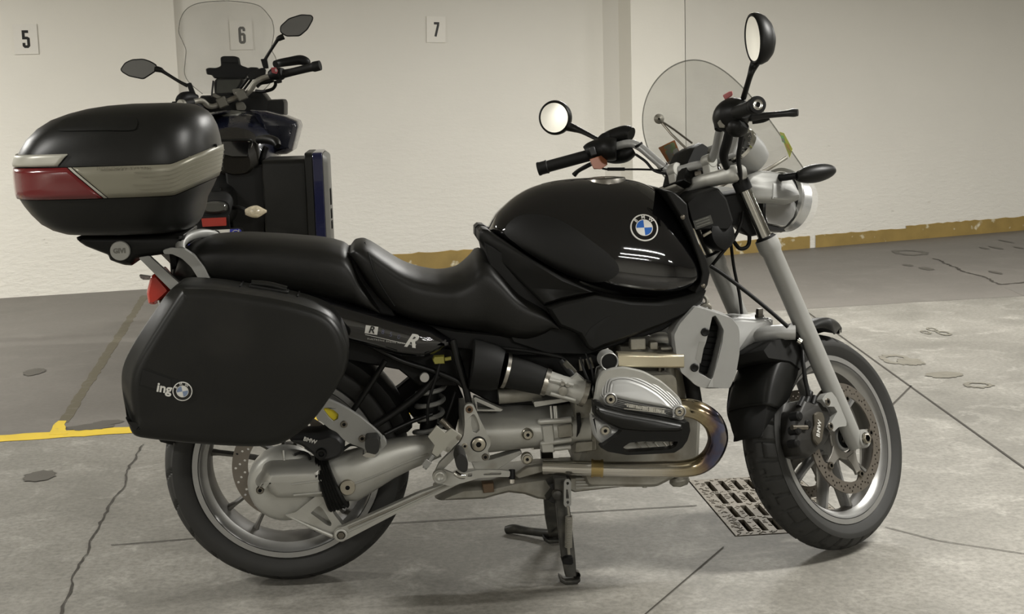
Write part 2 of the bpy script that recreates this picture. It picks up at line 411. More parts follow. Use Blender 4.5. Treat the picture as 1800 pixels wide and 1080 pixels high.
def emblem(g, o, n, r, up=(0, 0, 1), mi=(0, 1, 2), tilt=0.0, letters=True, th=0.002):
    """round badge: black disc, bright rings, quartered centre, three letters; mi = dark, light, blue"""
    n = Vector(n).normalized(); up = Vector(up); up = (up-n*up.dot(n)).normalized(); ex = up.cross(n)
    up, ex = up*math.cos(tilt)+ex*math.sin(tilt), ex*math.cos(tilt)-up*math.sin(tilt)
    o = Vector(o)
    g.lathe([(0, th), (r*.93, th), (r*.93, 0)], o, n, 40, mi=mi[0])
    g.lathe([(r*.91, th), (r*.92, th+.0006), (r, th+.0002), (r, 0)], o, n, 40, mi=mi[1])
    g.lathe([(r*.56, th+.0004), (r*.61, th+.0004), (r*.62, th)], o, n, 40, mi=mi[1])
    for q in range(4):
        a0 = q*PI/2
        pts = [o+n*(th+.0004)]+[o+n*(th+.0004)+(ex*math.cos(a0+k*PI/16)+up*math.sin(a0+k*PI/16))*r*.57 for k in range(9)]
        g.add(pts, [[0, k, k+1] for k in range(1, 9)], mi[2] if q in (1, 3) else mi[1], False)
    if letters:
        for ch, a in zip('BMW', (135, 90, 45)):
            a = math.radians(a); d = ex*math.cos(a)+up*math.sin(a); t = up*math.cos(a-PI/2)+(-ex)*math.sin(a-PI/2)
            g.text(ch, r*.36, o+n*(th+.0006)+d*r*.765, up.cross(-d).cross(-d)*0+(ex*math.sin(a)-up*math.cos(a)), d, mi=mi[1], bold=0.0002*r/.03)
    return g
# ================================================================== the garage
def ground(u, v, z=0.0): return WF.atz(u, v, z)
def concrete(name, base, dark, lightc, scale=1.0, rough=0.75, spots=0.5, bump=0.25):
    m = bpy.data.materials.new(name); m.use_nodes = True; nt = m.node_tree; N = nt.nodes; L = nt.links; b = N['Principled BSDF']
    tc = N.new('ShaderNodeTexCoord')
    def noise(s, det, rg=.55, dist=0.0, sx=(1, 1, 1)):
        mp = N.new('ShaderNodeMapping'); mp.inputs['Scale'].default_value = sx; L.new(tc.outputs['Object'], mp.inputs[0])
        n = N.new('ShaderNodeTexNoise'); n.inputs['Scale'].default_value = s; n.inputs['Detail'].default_value = det; n.inputs['Roughness'].default_value = rg; n.inputs['Distortion'].default_value = dist; L.new(mp.outputs[0], n.inputs['Vector']); return n.outputs['Fac']
    def rng_(x, a, c, lo=0, hi=1):
        r = N.new('ShaderNodeMapRange'); r.inputs[1].default_value = a; r.inputs[2].default_value = c; r.inputs[3].default_value = lo; r.inputs[4].default_value = hi; L.new(x, r.inputs[0]); return r.outputs[0]
    def mix(f, a, c):
        x = N.new('ShaderNodeMix'); x.data_type = 'RGBA'; L.new(f, x.inputs[0])
        for s, i in ((a, 6), (c, 7)):
            if isinstance(s, tuple): x.inputs[i].default_value = (*s, 1)
            else: L.new(s, x.inputs[i])
        return x.outputs[2]
    c1 = mix(rng_(noise(1.6*scale, 8, .62, .4), .35, .68), dark, base)
    c2 = mix(rng_(noise(5*scale, 9, .7, .8), .52, .75), c1, lightc)
    c3 = mix(rng_(noise(55*scale, 4, .7), .36, .60, spots, 0), c2, tuple(k*.62 for k in dark))
    c4 = mix(rng_(noise(2.3*scale, 6, .7, 1.5, (1.3, .6, 1)), .66, .8, 0, .55), c3, tuple(k*.6 for k in dark))
    L.new(c4, b.inputs['Base Color']); b.inputs['Roughness'].default_value = rough; b.inputs['Specular IOR Level'].default_value = .35
    bp = N.new('ShaderNodeBump'); bp.inputs['Strength'].default_value = bump; bp.inputs['Distance'].default_value = .004; L.new(noise(70*scale, 6, .7), bp.inputs['Height']); L.new(bp.outputs[0], b.inputs['Normal'])
    return m
def plaster(name, base, bump=0.5, stain=(0.50, 0.47, 0.40)):
    m = bpy.data.materials.new(name); m.use_nodes = True; nt = m.node_tree; N = nt.nodes; L = nt.links; b = N['Principled BSDF']
    tc = N.new('ShaderNodeTexCoord')
    mp = N.new('ShaderNodeMapping'); mp.inputs['Scale'].default_value = (1, 1, 2.6); L.new(tc.outputs['Object'], mp.inputs[0])
    n1 = N.new('ShaderNodeTexNoise'); n1.inputs['Scale'].default_value = 1.1; n1.inputs['Detail'].default_value = 4; L.new(tc.outputs['Object'], n1.inputs['Vector'])
    mx = N.new('ShaderNodeMix'); mx.data_type = 'RGBA'; L.new(n1.outputs['Fac'], mx.inputs[0]); mx.inputs[6].default_value = (*[k*.94 for k in base], 1); mx.inputs[7].default_value = (*[min(1, k*1.05) for k in base], 1)
    # scuffs: more of them near the ground
    n2 = N.new('ShaderNodeTexNoise'); n2.inputs['Scale'].default_value = 9; n2.inputs['Detail'].default_value = 8; n2.inputs['Roughness'].default_value = .68; L.new(mp.outputs[0], n2.inputs['Vector'])
    sx = N.new('ShaderNodeSeparateXYZ'); L.new(tc.outputs['Object'], sx.inputs[0])
    hz = N.new('ShaderNodeMapRange'); hz.inputs[1].default_value = 0; hz.inputs[2].default_value = 1.5; hz.inputs[3].default_value = .615; hz.inputs[4].default_value = .75; L.new(sx.outputs['Z'], hz.inputs[0])
    sub = N.new('ShaderNodeMath'); sub.operation = 'SUBTRACT'; L.new(n2.outputs['Fac'], sub.inputs[0]); L.new(hz.outputs[0], sub.inputs[1])
    mr = N.new('ShaderNodeMapRange'); mr.inputs[1].default_value = 0; mr.inputs[2].default_value = .08; mr.inputs[3].default_value = 0; mr.inputs[4].default_value = .75; L.new(sub.outputs[0], mr.inputs[0])
    m2 = N.new('ShaderNodeMix'); m2.data_type = 'RGBA'; L.new(mr.outputs[0], m2.inputs[0]); L.new(mx.outputs[2], m2.inputs[6]); m2.inputs[7].default_value = (*stain, 1)
    L.new(m2.outputs[2], b.inputs['Base Color']); b.inputs['Roughness'].default_value = .7; b.inputs['Specular IOR Level'].default_value = .3
    n3 = N.new('ShaderNodeTexNoise'); n3.inputs['Scale'].default_value = 14; n3.inputs['Detail'].default_value = 7; n3.inputs['Roughness'].default_value = .6; L.new(mp.outputs[0], n3.inputs['Vector'])
    hb = N.new('ShaderNodeMapRange'); hb.inputs[1].default_value = 0; hb.inputs[2].default_value = 1.6; hb.inputs[3].default_value = bump; hb.inputs[4].default_value = bump*.12; L.new(sx.outputs['Z'], hb.inputs[0])
    bp = N.new('ShaderNodeBump'); bp.inputs['Distance'].default_value = .03; L.new(hb.outputs[0], bp.inputs['Strength']); L.new(n3.outputs['Fac'], bp.inputs['Height']); L.new(bp.outputs[0], b.inputs['Normal'])
    return m
bare = concrete('bare_concrete', (0.285, 0.272, 0.24), (0.17, 0.162, 0.14), (0.385, 0.37, 0.33), 1.0, .62)
painted = concrete('grey_floor_paint', (0.172, 0.159, 0.142), (0.142, 0.131, 0.117), (0.19, 0.177, 0.158), .8, .55, .2, .1)
wallm = plaster('white_wall_paint', (0.74, 0.718, 0.655), .34)
wallp = plaster('white_wall_paint_lit', (0.80, 0.775, 0.70), .35)  # wall paint made lighter on the piers, standing in for light they catch
ceilm = plaster('ceiling_paint', (0.40, 0.39, 0.37), .05)
def st(o): o['kind'] = 'structure'; return o
XW0, XW1, YF = -7.0, 10.5, -12.5
# floor with the drain's recess left open
gA, gB = ground(1216, 839), ground(1287, 943)
GX0, GX1, GY0, GY1 = 1.262, 1.262+0.37, 0.118, 0.118+0.60
def flat(g, outer, z0, z1, holes=(), mi=0):
    t = G(); t.plate([(p[0], p[1]) for p in outer], 0, 1, [[(q[0], q[1]) for q in h] for h in holes], mi)
    g.add([(x, z, z0 if y == 1 else z1) for x, y, z in t.v], [q[::-1] for q in t.f], mi, False); return g
g = G(); flat(g, [(XW0, YF), (XW1, YF), (XW1, 10.5), (XW0, 10.5)], -0.12, 0.0, [[(GX0, GY0), (GX0, GY1), (GX1, GY1), (GX1, GY0)]])
floor = st(g.build('floor', bare))
pit = G(); x0, x1, y0, y1 = GX0, GX1, GY0, GY1
pit.add([(x0, y0, 0), (x1, y0, 0), (x1, y1, 0), (x0, y1, 0), (x0, y0, -.3), (x1, y0, -.3), (x1, y1, -.3), (x0, y1, -.3)], [[4, 5, 6, 7], [0, 4, 5, 1][::-1], [1, 5, 6, 2][::-1], [2, 6, 7, 3][::-1], [3, 7, 4, 0][::-1]], 0, False)
pit.build('drain_pit', mat('pit_dirt', (0.05, 0.045, 0.035), .9), floor)
def paintm(name, col, wear, thr): return mat(name, col, .6, var=.12, scale=12, dirt=(wear, 26, thr, thr+.1), bump=.1, bscale=60)
def rough_edge(pts, amp=.012, step=.06, closed=True):
    out = []; N = len(pts)
    for i in range(N):
        a = Vector(pts[i]).to_2d(); b = Vector(pts[(i+1) % N]).to_2d(); L = (b-a).length; n = max(1, int(L/step)); t = (b-a).normalized() if L else Vector((1, 0)); nn = Vector((-t.y, t.x))
        for k in range(n): out.append(tuple(a+(b-a)*k/n+nn*(rng.uniform(-amp, amp) if k else 0)))
    return out
G2 = lambda u, v: (lambda q: (q.x, q.y))(ground(u, v))
# grey painted bay area behind the yellow line and, further right, up to the wall
yl0, yl1 = G2(0, 772), G2(225, 757)
dirl = (Vector(yl1)-Vector(yl0)).normalized()
pL = Vector(yl0)-dirl*4.5; pR = Vector(yl0)+dirl*1.9
r0, r1, r2 = G2(1330, 548), G2(1780, 522), G2(1830, 545)
g = G(); flat(g, rough_edge([tuple(pL), tuple(pR), (r0[0]-.35, r0[1]), r0, r1, (XW1, r1[1]+.9), (XW1, 10.4), (XW0, 10.4)], .006, .2), .0002, .0012)
st(g.build('floor_paint', painted, floor))
g = G(); flat(g, rough_edge([G2(1765, 506), G2(1850, 500), G2(1850, 540), G2(1800, 521)], .01, .1), .0012, .002)
st(g.build('floor_patch', mat('dark_floor_patch', (0.15, 0.14, 0.125), .6, var=.2), floor))
# painted lines: the bright yellow cross line and the worn bay line
g = G(); half = 0.057
n2 = Vector((-dirl.y, dirl.x))
g2pts = []
bandpts = [pL-n2*half, Vector(yl1)+dirl*1.6-n2*half, Vector(yl1)+dirl*1.6+n2*half, pL+n2*half]
flat(g, rough_edge([tuple(p) for p in bandpts], .007, .05), .0013, .0022)
stub = [G2(86, 766), G2(120, 764), G2(113, 748), G2(117, 741), G2(103, 741), G2(94, 748)]
flat(g, rough_edge(stub, .003, .04), .0023, .003)
o = g.build('parking_line', paintm('bright_yellow_paint', (0.66, 0.47, 0.035), (0.42, 0.33, 0.10), .62))
o['label'] = 'bright yellow painted floor line with a short stub, crossing behind the rear wheel'; o['category'] = 'floor marking'
g = G(); flat(g, rough_edge([G2(101, 744), G2(120, 744), G2(262, 520), G2(249, 520)], .006, .06), .0013, .0021)
o = g.build('parking_line', paintm('worn_olive_paint', (0.105, 0.091, 0.058), (0.13, 0.116, 0.088), .55))
o['label'] = 'worn olive bay line running from the yellow line back to the wall'; o['category'] = 'floor marking'
# saw-cut joints and the crack: thin dark grooves
def groove(pts, w, name, jag=0.0, n=1):
    q = []
    for i in range(len(pts)-1):
        a, b = Vector(pts[i]), Vector(pts[i+1]); k = max(2, int((b-a).length/(.03 if jag else .5)))
        for t in range(k): q.append(a+(b-a)*t/k)
    q.append(Vector(pts[-1])); vs = []; fs = []; off = 0
    for i, p in enumerate(q):
        t = (q[min(i+1, len(q)-1)]-q[max(i-1, 0)]).normalized(); nn = Vector((-t.y, t.x))
        off = off*.8+rng.uniform(-jag, jag); ww = w*(rng.uniform(.35, 1.3) if jag else 1)
        vs += [(*(p+nn*(off+ww)), .0024), (*(p+nn*(off-ww)), .0024)]
    for i in range(len(q)-1): fs.append([2*i, 2*i+1, 2*i+3, 2*i+2])
    g = G(); g.add(vs, fs, 0, False)
    st(g.build(name, groove_m, floor))
groove_m = mat('groove_dirt', (0.045, 0.04, 0.032), .95, var=.4, scale=50)
groove([G2(1390, 528), G2(1600, 680), G2(1830, 845)], .0045, 'floor_joint')
groove([G2(1602, 679), G2(1555, 726)], .004, 'floor_joint')
groove([G2(1272, 963), G2(950, 1240)], .0022, 'floor_joint')
groove([G2(195, 960), G2(620, 925), G2(1225, 890)], .0028, 'floor_joint')
groove([G2(1556, 928), G2(1650, 952), G2(1900, 990)], .002, 'floor_joint')
groove([G2(1640, 455), G2(1700, 480), G2(1760, 500)], .012, 'floor_joint', .01)
groove([G2(1752, 501), G2(1850, 492)], .02, 'floor_joint', .01)
groove([G2(252, 782), G2(225, 832), G2(190, 900), G2(135, 1000), G2(125, 1035), G2(102, 1085), G2(60, 1200)], .0034, 'floor_crack', .006)
# stains
stain_m = mat('damp_stain', (0.17, 0.158, 0.128), .5, var=.3, scale=20)
stain_d = mat('oil_stain', (0.075, 0.069, 0.058), .5, var=.3, scale=20)
STZ = [.0026]
def stain(u, v, ru, rv, ring=True, m=None):
    STZ[0] += .00008
    g = G(); c = ground(u, v); ex = (ground(u+ru, v)-c).length; ey = (ground(u, v-rv)-c).length; k = 30; vs = []; fs = []
    for i in range(k):
        a = 2*PI*i/k; jj = rng.uniform(.85, 1.15)
        for s in ((1.0, .62) if ring else (1.0, 0.02)): vs.append((c.x+ex*s*jj*math.cos(a), c.y+ey*s*jj*math.sin(a), STZ[0]))
    for i in range(k): a, b = 2*i, 2*((i+1) % k); fs.append([a, b, b+1, a+1])
    g.add(vs, fs, 0, False); st(g.build('floor_stain', m or (stain_d if v < 520 or u < 200 else stain_m), floor))
stain(1578, 633, 28, 9); stain(1600, 637, 24, 6, False); stain(1660, 660, 34, 5, False); stain(1720, 678, 26, 5); stain(160, 752, 40, 5, False, stain_d); stain(190, 744, 24, 4, False, stain_d); stain(70, 838, 26, 9, False); stain(1600, 445, 30, 5); stain(1628, 473, 11, 3, False); stain(1596, 467, 8, 2, False)
stain(1638, 580, 9, 3); stain(1660, 587, 12, 4); stain(1627, 585, 8, 3); stain(60, 655, 18, 6, False); stain(1730, 437, 5, 2, False); stain(1750, 436, 6, 3, False); stain(1768, 425, 5, 3, False); stain(1750, 480, 7, 3, False); stain(1790, 436, 5, 2, False)
# ------------------------------------------------------------------ walls
def wall_x(u, a, b):
    """where the view ray of column u meets the wall line a-b"""
    d = WF.ray(u, 200); A = Vector(a); D = Vector(b)-A
    t = ((A.x-CX)*D.y-(A.y-CY)*D.x)/(d.x*D.y-d.y*D.x); return (CX+d.x*t, CY+d.y*t)
LA, LB = (-2.36, 6.112), (-1.397, 6.289)
dl = (Vector(LB)-Vector(LA)).normalized(); nl = Vector((-dl.y, dl.x))
pier_r = wall_x(317, LA, LB)
back = lambda p, d: tuple(Vector(p)+nl*d)
wl0 = back(pier_r, .05)
wl1 = wall_x(1062, wl0, tuple(Vector(wl0)+dl)); RA, RB = (3.15, 6.996), (5.99, 7.937)
pil0 = wall_x(1111, tuple(Vector(RA)-Vector((0, .03))), tuple(Vector(RB)-Vector((0, .03)))); pil1 = wall_x(1205, tuple(Vector(RA)-Vector((0, .03))), tuple(Vector(RB)-Vector((0, .03))))
rw0 = wall_x(1206, RA, RB)
far_l = tuple(Vector(LA)+dl*(-4.9)); far_r = tuple(Vector(RA)+(Vector(RB)-Vector(RA)).normalized()*8.5)
def wall(name, pts, m, z0=-.01, z1=CEIL):
    g = G(); vs = []; fs = []
    for x, y in pts: vs += [(x, y, z0), (x, y, z1)]
    for i in range(len(pts)-1): fs.append([2*i, 2*i+2, 2*i+3, 2*i+1])
    # thickness behind
    k = len(vs)
    for x, y in pts: vs += [(x, y+.22, z0), (x, y+.22, z1)]
    for i in range(len(pts)-1): fs.append([k+2*i, k+2*i+1, k+2*i+3, k+2*i+2])
    g.add(vs, fs, 0, False); return st(g.build(name, m, sharp=20))
wall('wall_back', [wl0, wl1, (pil0[0]-.02, pil0[1]+.15)], wallm)
wall('wall_back', [rw0, far_r], wallm)
wall('trim_1', [far_l, pier_r, back(pier_r, .06)], wallp)
wall('trim_2', [(wl1[0]+.06, wl1[1]+.02), pil0, pil1, (pil1[0], pil1[1]+.05)], wallp)
g = G(); g.box((XW0-.1, -1, CEIL/2), (.2, 23, CEIL)); st(g.build('wall_left', wallm))
g = G(); g.box((XW1+.1, -1, CEIL/2), (.2, 23, CEIL)); st(g.build('wall_right', wallm))
g = G(); g.box((1.75, YF-.1, CEIL/2), (17.9, .2, CEIL)); st(g.build('wall_front', wallm))
g = G(); g.box((1.75, -1, CEIL+.1), (17.9, 23.2, .2)); st(g.build('ceiling', ceilm))
# ochre painted skirting band, its edge chipped
ochre = mat('ochre_skirting_paint', (0.29, 0.20, 0.06), .6, var=.3, scale=7, dirt=((0.62, 0.57, 0.42), 9, .60, .68), bump=.3, bscale=40)
def band(pts, h, name):
    g = G(); P2 = []
    for i in range(len(pts)-1):
        a, b = Vector(pts[i]), Vector(pts[i+1]); k = max(2, int((b-a).length/.05))
        for t in range(k): P2.append(a+(b-a)*t/k)
    P2.append(Vector(pts[-1])); rows = []
    for i, p in enumerate(P2):
        t = (P2[min(i+1, len(P2)-1)]-P2[max(i-1, 0)]).normalized(); nn = Vector((t.y, -t.x)); hh = h+rng.uniform(-.006, .004)
        rows.append([(*p, 0), (*(p+nn*.008), 0.0), (*(p+nn*.008), hh-.004), (*p, hh)])
    g.grid(rows); return st(g.build(name, ochre, sharp=30))
band([wall_x(560, wl0, tuple(Vector(wl0)+dl)), wl1], .145, 'baseboard_back')
band([wall_x(1206, RA, RB), wall_x(1424, RA, RB)], .105, 'baseboard_back')
band([wall_x(1434, RA, RB), wall_x(1595, RA, RB)], .105, 'baseboard_back')
band([wall_x(1595, RA, RB), far_r], .125, 'baseboard_back')
# ------------------------------------------------------------------ number signs on the wall
signm = mat('sign_card', (0.775, 0.75, 0.685), .55, var=.03); signp = mat('sign_print', (0.012, 0.011, 0.009), .5)
def stroke(g, pts, w, o, ex, ez, nrm, mi):
    """flat stroke of width w along 2-D points, mitred"""
    p = [Vector(q) for q in pts]; L, R = [], []
    for i in range(len(p)):
        d0 = (p[i]-p[i-1]).normalized() if i else (p[1]-p[0]).normalized(); d1 = (p[i+1]-p[i]).normalized() if i < len(p)-1 else d0
        n0 = Vector((-d0.y, d0.x)); n1 = Vector((-d1.y, d1.x)); m = (n0+n1); m = m/max(.25, m.dot(n0)) if m.length > 1e-6 else n0
        L.append(p[i]+m*w/2); R.append(p[i]-m*w/2)
    def W3(q, h): return o+ex*q.x+ez*q.y+nrm*h
    vs = [W3(q, .0008) for q in L]+[W3(q, .0008) for q in R]; k = len(p)
    g.add(vs, [[i, i+1, k+i+1, k+i] for i in range(k-1)], mi, False)
GLYPH = {'5': [[(.46, .92), (-.40, .92), (-.40, .14), (.18, .14), (.40, .04), (.40, -.78), (.22, -.92), (-.22, -.92), (-.40, -.78), (-.40, -.45)]],
         '6': [[(.38, .5), (.38, .78), (.22, .92), (-.22, .92), (-.40, .78), (-.40, -.78), (-.22, -.92), (.22, -.92), (.40, -.78), (.40, -.02), (.22, .12), (-.38, .12)]],
         '7': [[(-.46, .88), (.44, .88), (.40, .55), (-.14, -1.0)]]}
SIGNS = []
def sign(ch, u, v, a, b, size, lab, du=0.0, tilt=0.0):
    d = WF.ray(u, v); A = Vector(a); D = Vector(b)-A
    t = ((A.x-CX)*D.y-(A.y-CY)*D.x)/(d.x*D.y-d.y*D.x); o = CPOS+d*t
    ex = Vector((D.x, D.y, 0)).normalized(); ez = Vector((0, 0, 1)); nrm = ex.cross(ez)
    ex, ez = ex*math.cos(tilt)+ez*math.sin(tilt), ez*math.cos(tilt)-ex*math.sin(tilt)
    o = o+nrm*.010; w, h = size; g = G()
    vs = [o+ex*x*w/2+ez*z*h/2+nrm*y for y in (0, -.007) for x, z in ((-1, -1), (1, -1), (1, 1), (-1, 1))]
    g.add(vs, [[0, 1, 2, 3], [7, 6, 5, 4], [0, 4, 5, 1], [1, 5, 6, 2], [2, 6, 7, 3], [3, 7, 4, 0]], 0, False)
    k = h*.27
    g2 = G()
    for pl in GLYPH[ch]: stroke(g2, [(x*k*.70+du, y*k) for x, y in pl], k*.34, o, ex, ez, nrm, 0)
    ob = g.build('number_sign', signm); ob['label'] = lab; ob['category'] = 'sign'; ob['group'] = 'bay number signs on the wall'
    ORIGIN[ob.name] = (0, 0, 0); g2.build('numeral', signp, ob); return ob
wlb = tuple(Vector(wl0)+dl)
sign('5', 45, 69, LA, LB, (.157, .203), 'white card with black number 5 on the wall', .003)
sign('6', 424, 62, wl0, wlb, (.16, .205), 'white card with black number 6 seen through the tall windscreen', .005)
sign('7', 766, 52, wl0, wlb, (.145, .19), 'white card with black number 7 on bare wall', .0, -.03)
# ------------------------------------------------------------------ ceiling fittings
fitm = mat('fitting_white', (0.7, 0.7, 0.66), .4)
for i, (x, y, w) in enumerate(TUBES):
    g = G(); g.box((x, y, CEIL-.05), (1.25, .14, .098)); ob = st(g.build('trim_light', fitm, bevel=.004))
# ------------------------------------------------------------------ drain grate
gm = mat('cast_iron_worn', (0.145, 0.128, 0.10), .55, metal=.3, var=.35, scale=60, bump=.9, bscale=95, dirt=((0.10, 0.085, 0.06), 40, .5, .62))
slots = []
nx, ny = 7, 4
for j in range(ny):
    for i in range(nx):
        cx = GX0+.035+(GX1-GX0-.06)*(i+.5)/nx; cy = GY0+.02+(GY1-GY0-.04)*(j+.5)/ny
        hw, hl = .0098, .057
        s_ = roundpoly([(cx-hw, cy-hl), (cx+hw, cy-hl), (cx+hw, cy+hl), (cx-hw, cy+hl)], .004, 2); slots.append(s_)
g = G(); flat(g, [(GX0+.004, GY0+.004), (GX1-.004, GY0+.004), (GX1-.004, GY1-.004), (GX0+.004, GY1-.004)], -.022, .002, slots)
for k in range(900):
    x = rng.uniform(GX0+.015, GX1-.015); y = rng.uniform(GY0+.012, GY1-.012)
    if any(abs(x-sum(p[0] for p in s_)/len(s_)) < .017 and abs(y-sum(p[1] for p in s_)/len(s_)) < .064 for s_ in slots): continue
    a = rng.choice((.7, -.7, 2.3, .8)); g.box((x, y, .003), (.013, .003, .002), Matrix.Rotation(a, 3, 'Z'))
o = g.build('drain_grate', gm); o['label'] = 'square slotted cast iron drain grate set in the floor behind the front wheel'; o['category'] = 'drain grate'
# ================================================================== the black roadster
BIKE = thing('motorcycle', 'black roadster motorcycle with silver engine, top case and panniers, standing in front', 'motorcycle', (0.75, 0, 0))
RAX = Vector((0.004, 0.0, 0.327)); FAX = Vector((1.497, 0.0, 0.302))
def add_part(g, name, m, **k): return g.build(name, m, BIKE, **k)
def tyre_mesh(o, R, W, rb, groove, nseg=720):
    """tyre about the y axis: R outer radius, W half width, rb bead radius; groove(a, y) gives the depth of the tread cuts"""
    prof = [(rb-.004, -W*.62), (rb+.002, -W*.74), (rb+.012, -W*.86), (rb+.028, -W*.98), (R-.040, -W*1.0), (R-.028, -W*.95)]
    for k in range(15):
        t = -1+2*(k)/14; a = t*1.0; prof.append((R-.0285*(abs(t)**2.2), W*.90*t))
    prof += [(R-.028, W*.95), (R-.040, W*1.0), (rb+.028, W*.98), (rb+.012, W*.86), (rb+.002, W*.74), (rb-.004, W*.62)]
    rows = []
    for i in range(nseg):
        a = 2*PI*i/nseg; row = []
        for r, y in prof:
            if r > R-.0305: r -= groove(a, y/W)
            row.append((o.x+r*math.cos(a), o.y+y, o.z+r*math.sin(a)))
        rows.append(row)
    g = G(); g.grid(rows, closed_u=True); return g
def front_tread(a, y):
    n = 36; p = (a*n/(2*PI)) % 1.0; s = 1 if y >= 0 else -1; w = abs(y)
    c = 0.5+.28*(w-.35)*1.0+(.5 if s > 0 else 0); d = abs(((p-c+.5) % 1)-.5)
    cut = .006 if (d < .10 and .16 < w < .86) else 0
    n2 = 9; p2 = (a*n2/(2*PI)+(.5 if s > 0 else 0)) % 1.0
    d2 = abs(w-(.16+.20*math.sin(p2*PI)))
    if d2 < .045 and p2 < .8: cut = .006
    return cut
def rear_tread(a, y):
    n = 22; s = 1 if y >= 0 else -1; w = abs(y); p = (a*n/(2*PI)+.7*w*1.0+(.5 if s > 0 else 0)) % 1.0
    return .007 if (abs(p-.5) < .06 and .22 < w < .92) else 0
def wheel(name, o, R, W, rr, tread, rw, a0, hub_y, fr=None, nsp=5, gap=.060, spk=.013, lip=.0):
    """cast wheel: rim, barrel, twin spokes, hub, tyre"""
    root = G()
    # rim, near and far flange with the channel between
    prof = [(rr-.004, -rw), (rr+.010, -rw), (rr+.011, -rw+.004), (rr+.002, -rw+.006), (rr-.008, -rw+.010), (rr-.012, -rw+.022), (rr-.020, -rw+.030)]
    inner = [(rr-.006, -rw), (rr-.010, -rw+.012), (rr-.019, -rw+.020), (rr-.026, -rw+.024), (rr-.032, -rw+.040), (rr-.034, 0), (rr-.032, rw-.040), (rr-.026, rw-.024), (rr-.018, rw-.018), (rr-.008, rw-.010), (rr-.005, rw)]
    root.lathe([(rr-.004, -rw), (rr+.010, -rw), (rr+.011, -rw+.004), (rr+.002, -rw+.007), (rr-.010, -rw+.025), (rr-.022, 0), (rr-.010, rw-.025), (rr+.002, rw-.007), (rr+.011, rw-.004), (rr+.010, rw), (rr-.004, rw)], o, (0, 1, 0), 96)
    root.lathe(inner[:4][::-1], o, (0, 1, 0), 96); root.lathe(inner[7:][::-1], o, (0, 1, 0), 96)
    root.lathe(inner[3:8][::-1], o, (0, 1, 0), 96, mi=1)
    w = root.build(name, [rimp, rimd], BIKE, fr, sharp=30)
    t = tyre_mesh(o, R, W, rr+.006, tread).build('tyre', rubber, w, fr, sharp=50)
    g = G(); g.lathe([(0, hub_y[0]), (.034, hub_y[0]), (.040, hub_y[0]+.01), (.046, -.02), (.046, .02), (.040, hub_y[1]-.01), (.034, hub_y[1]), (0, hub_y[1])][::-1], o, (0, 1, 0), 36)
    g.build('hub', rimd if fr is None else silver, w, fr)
    for k in range(nsp):
        a = a0+2*PI*k/nsp
        g = G()
        for s in (-1, 1):
            rows = []
            for t in (0, .15, .35, .6, .85, 1.0):
                r = .036+(rr-.030-.036)*t; spread = s*gap/2*(.45+.75*t)*(1+.35*t*t)
                ww = spk*(1.0-.25*math.sin(PI*t))*(1.4 if t > .95 else 1)*(.75 if t < .1 else 1); dy = .021-.004*t
                ex = Vector((math.cos(a), 0, math.sin(a))); ez = Vector((-math.sin(a), 0, math.cos(a))); c = o+ex*r+ez*spread
                rows.append([c+ez*x*ww/2+Vector((0, y*dy, 0)) for x, y in ((-1, -.55), (-.55, -1), (.55, -1), (1, -.55), (1, .55), (.55, 1), (-.55, 1), (-1, .55))])
            g.grid(rows, closed_v=True, cap=True)
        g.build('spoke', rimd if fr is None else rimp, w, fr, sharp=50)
    return w
def holed_disc(o, ri, ro, y0, y1, nh, rows, hr, phase=0.0, lobes=None):
    out = circ(o.x, o.z, ro, 96); holes = []
    for k in range(nh):
        for j, (rq, da) in enumerate(rows):
            a = phase+2*PI*(k+da)/nh; holes.append(circ(o.x+rq*math.cos(a), o.z+rq*math.sin(a), hr, 7))
    holes.append(lobes or circ(o.x, o.z, ri, 72))
    return G().plate(out, y0, y1, holes)
# rear wheel
rw_ = wheel('rear_wheel', RAX, .325, .080, .2365, rear_tread, .071, math.radians(229), (-.05, .07))
g = G(); a = math.radians(158); q = RAX+Vector((math.cos(a)*.206, -.02, math.sin(a)*.206)); g.tube([q, q+Vector((.018, -.008, -.001))], .0045, 8, 0); g.tube([q+Vector((.016, -.007, -.001)), q+Vector((.032, -.012, .0))], .006, 8, 0)
g.build('valve_stem', blackp, rw_)
g = holed_disc(RAX, .104, .1455, -.052, -.047, 22, [(.113, 0), (.125, .33), (.136, .62)], .0036, .1)
rd = add_part(g, 'rear_brake_disc', disc_m)
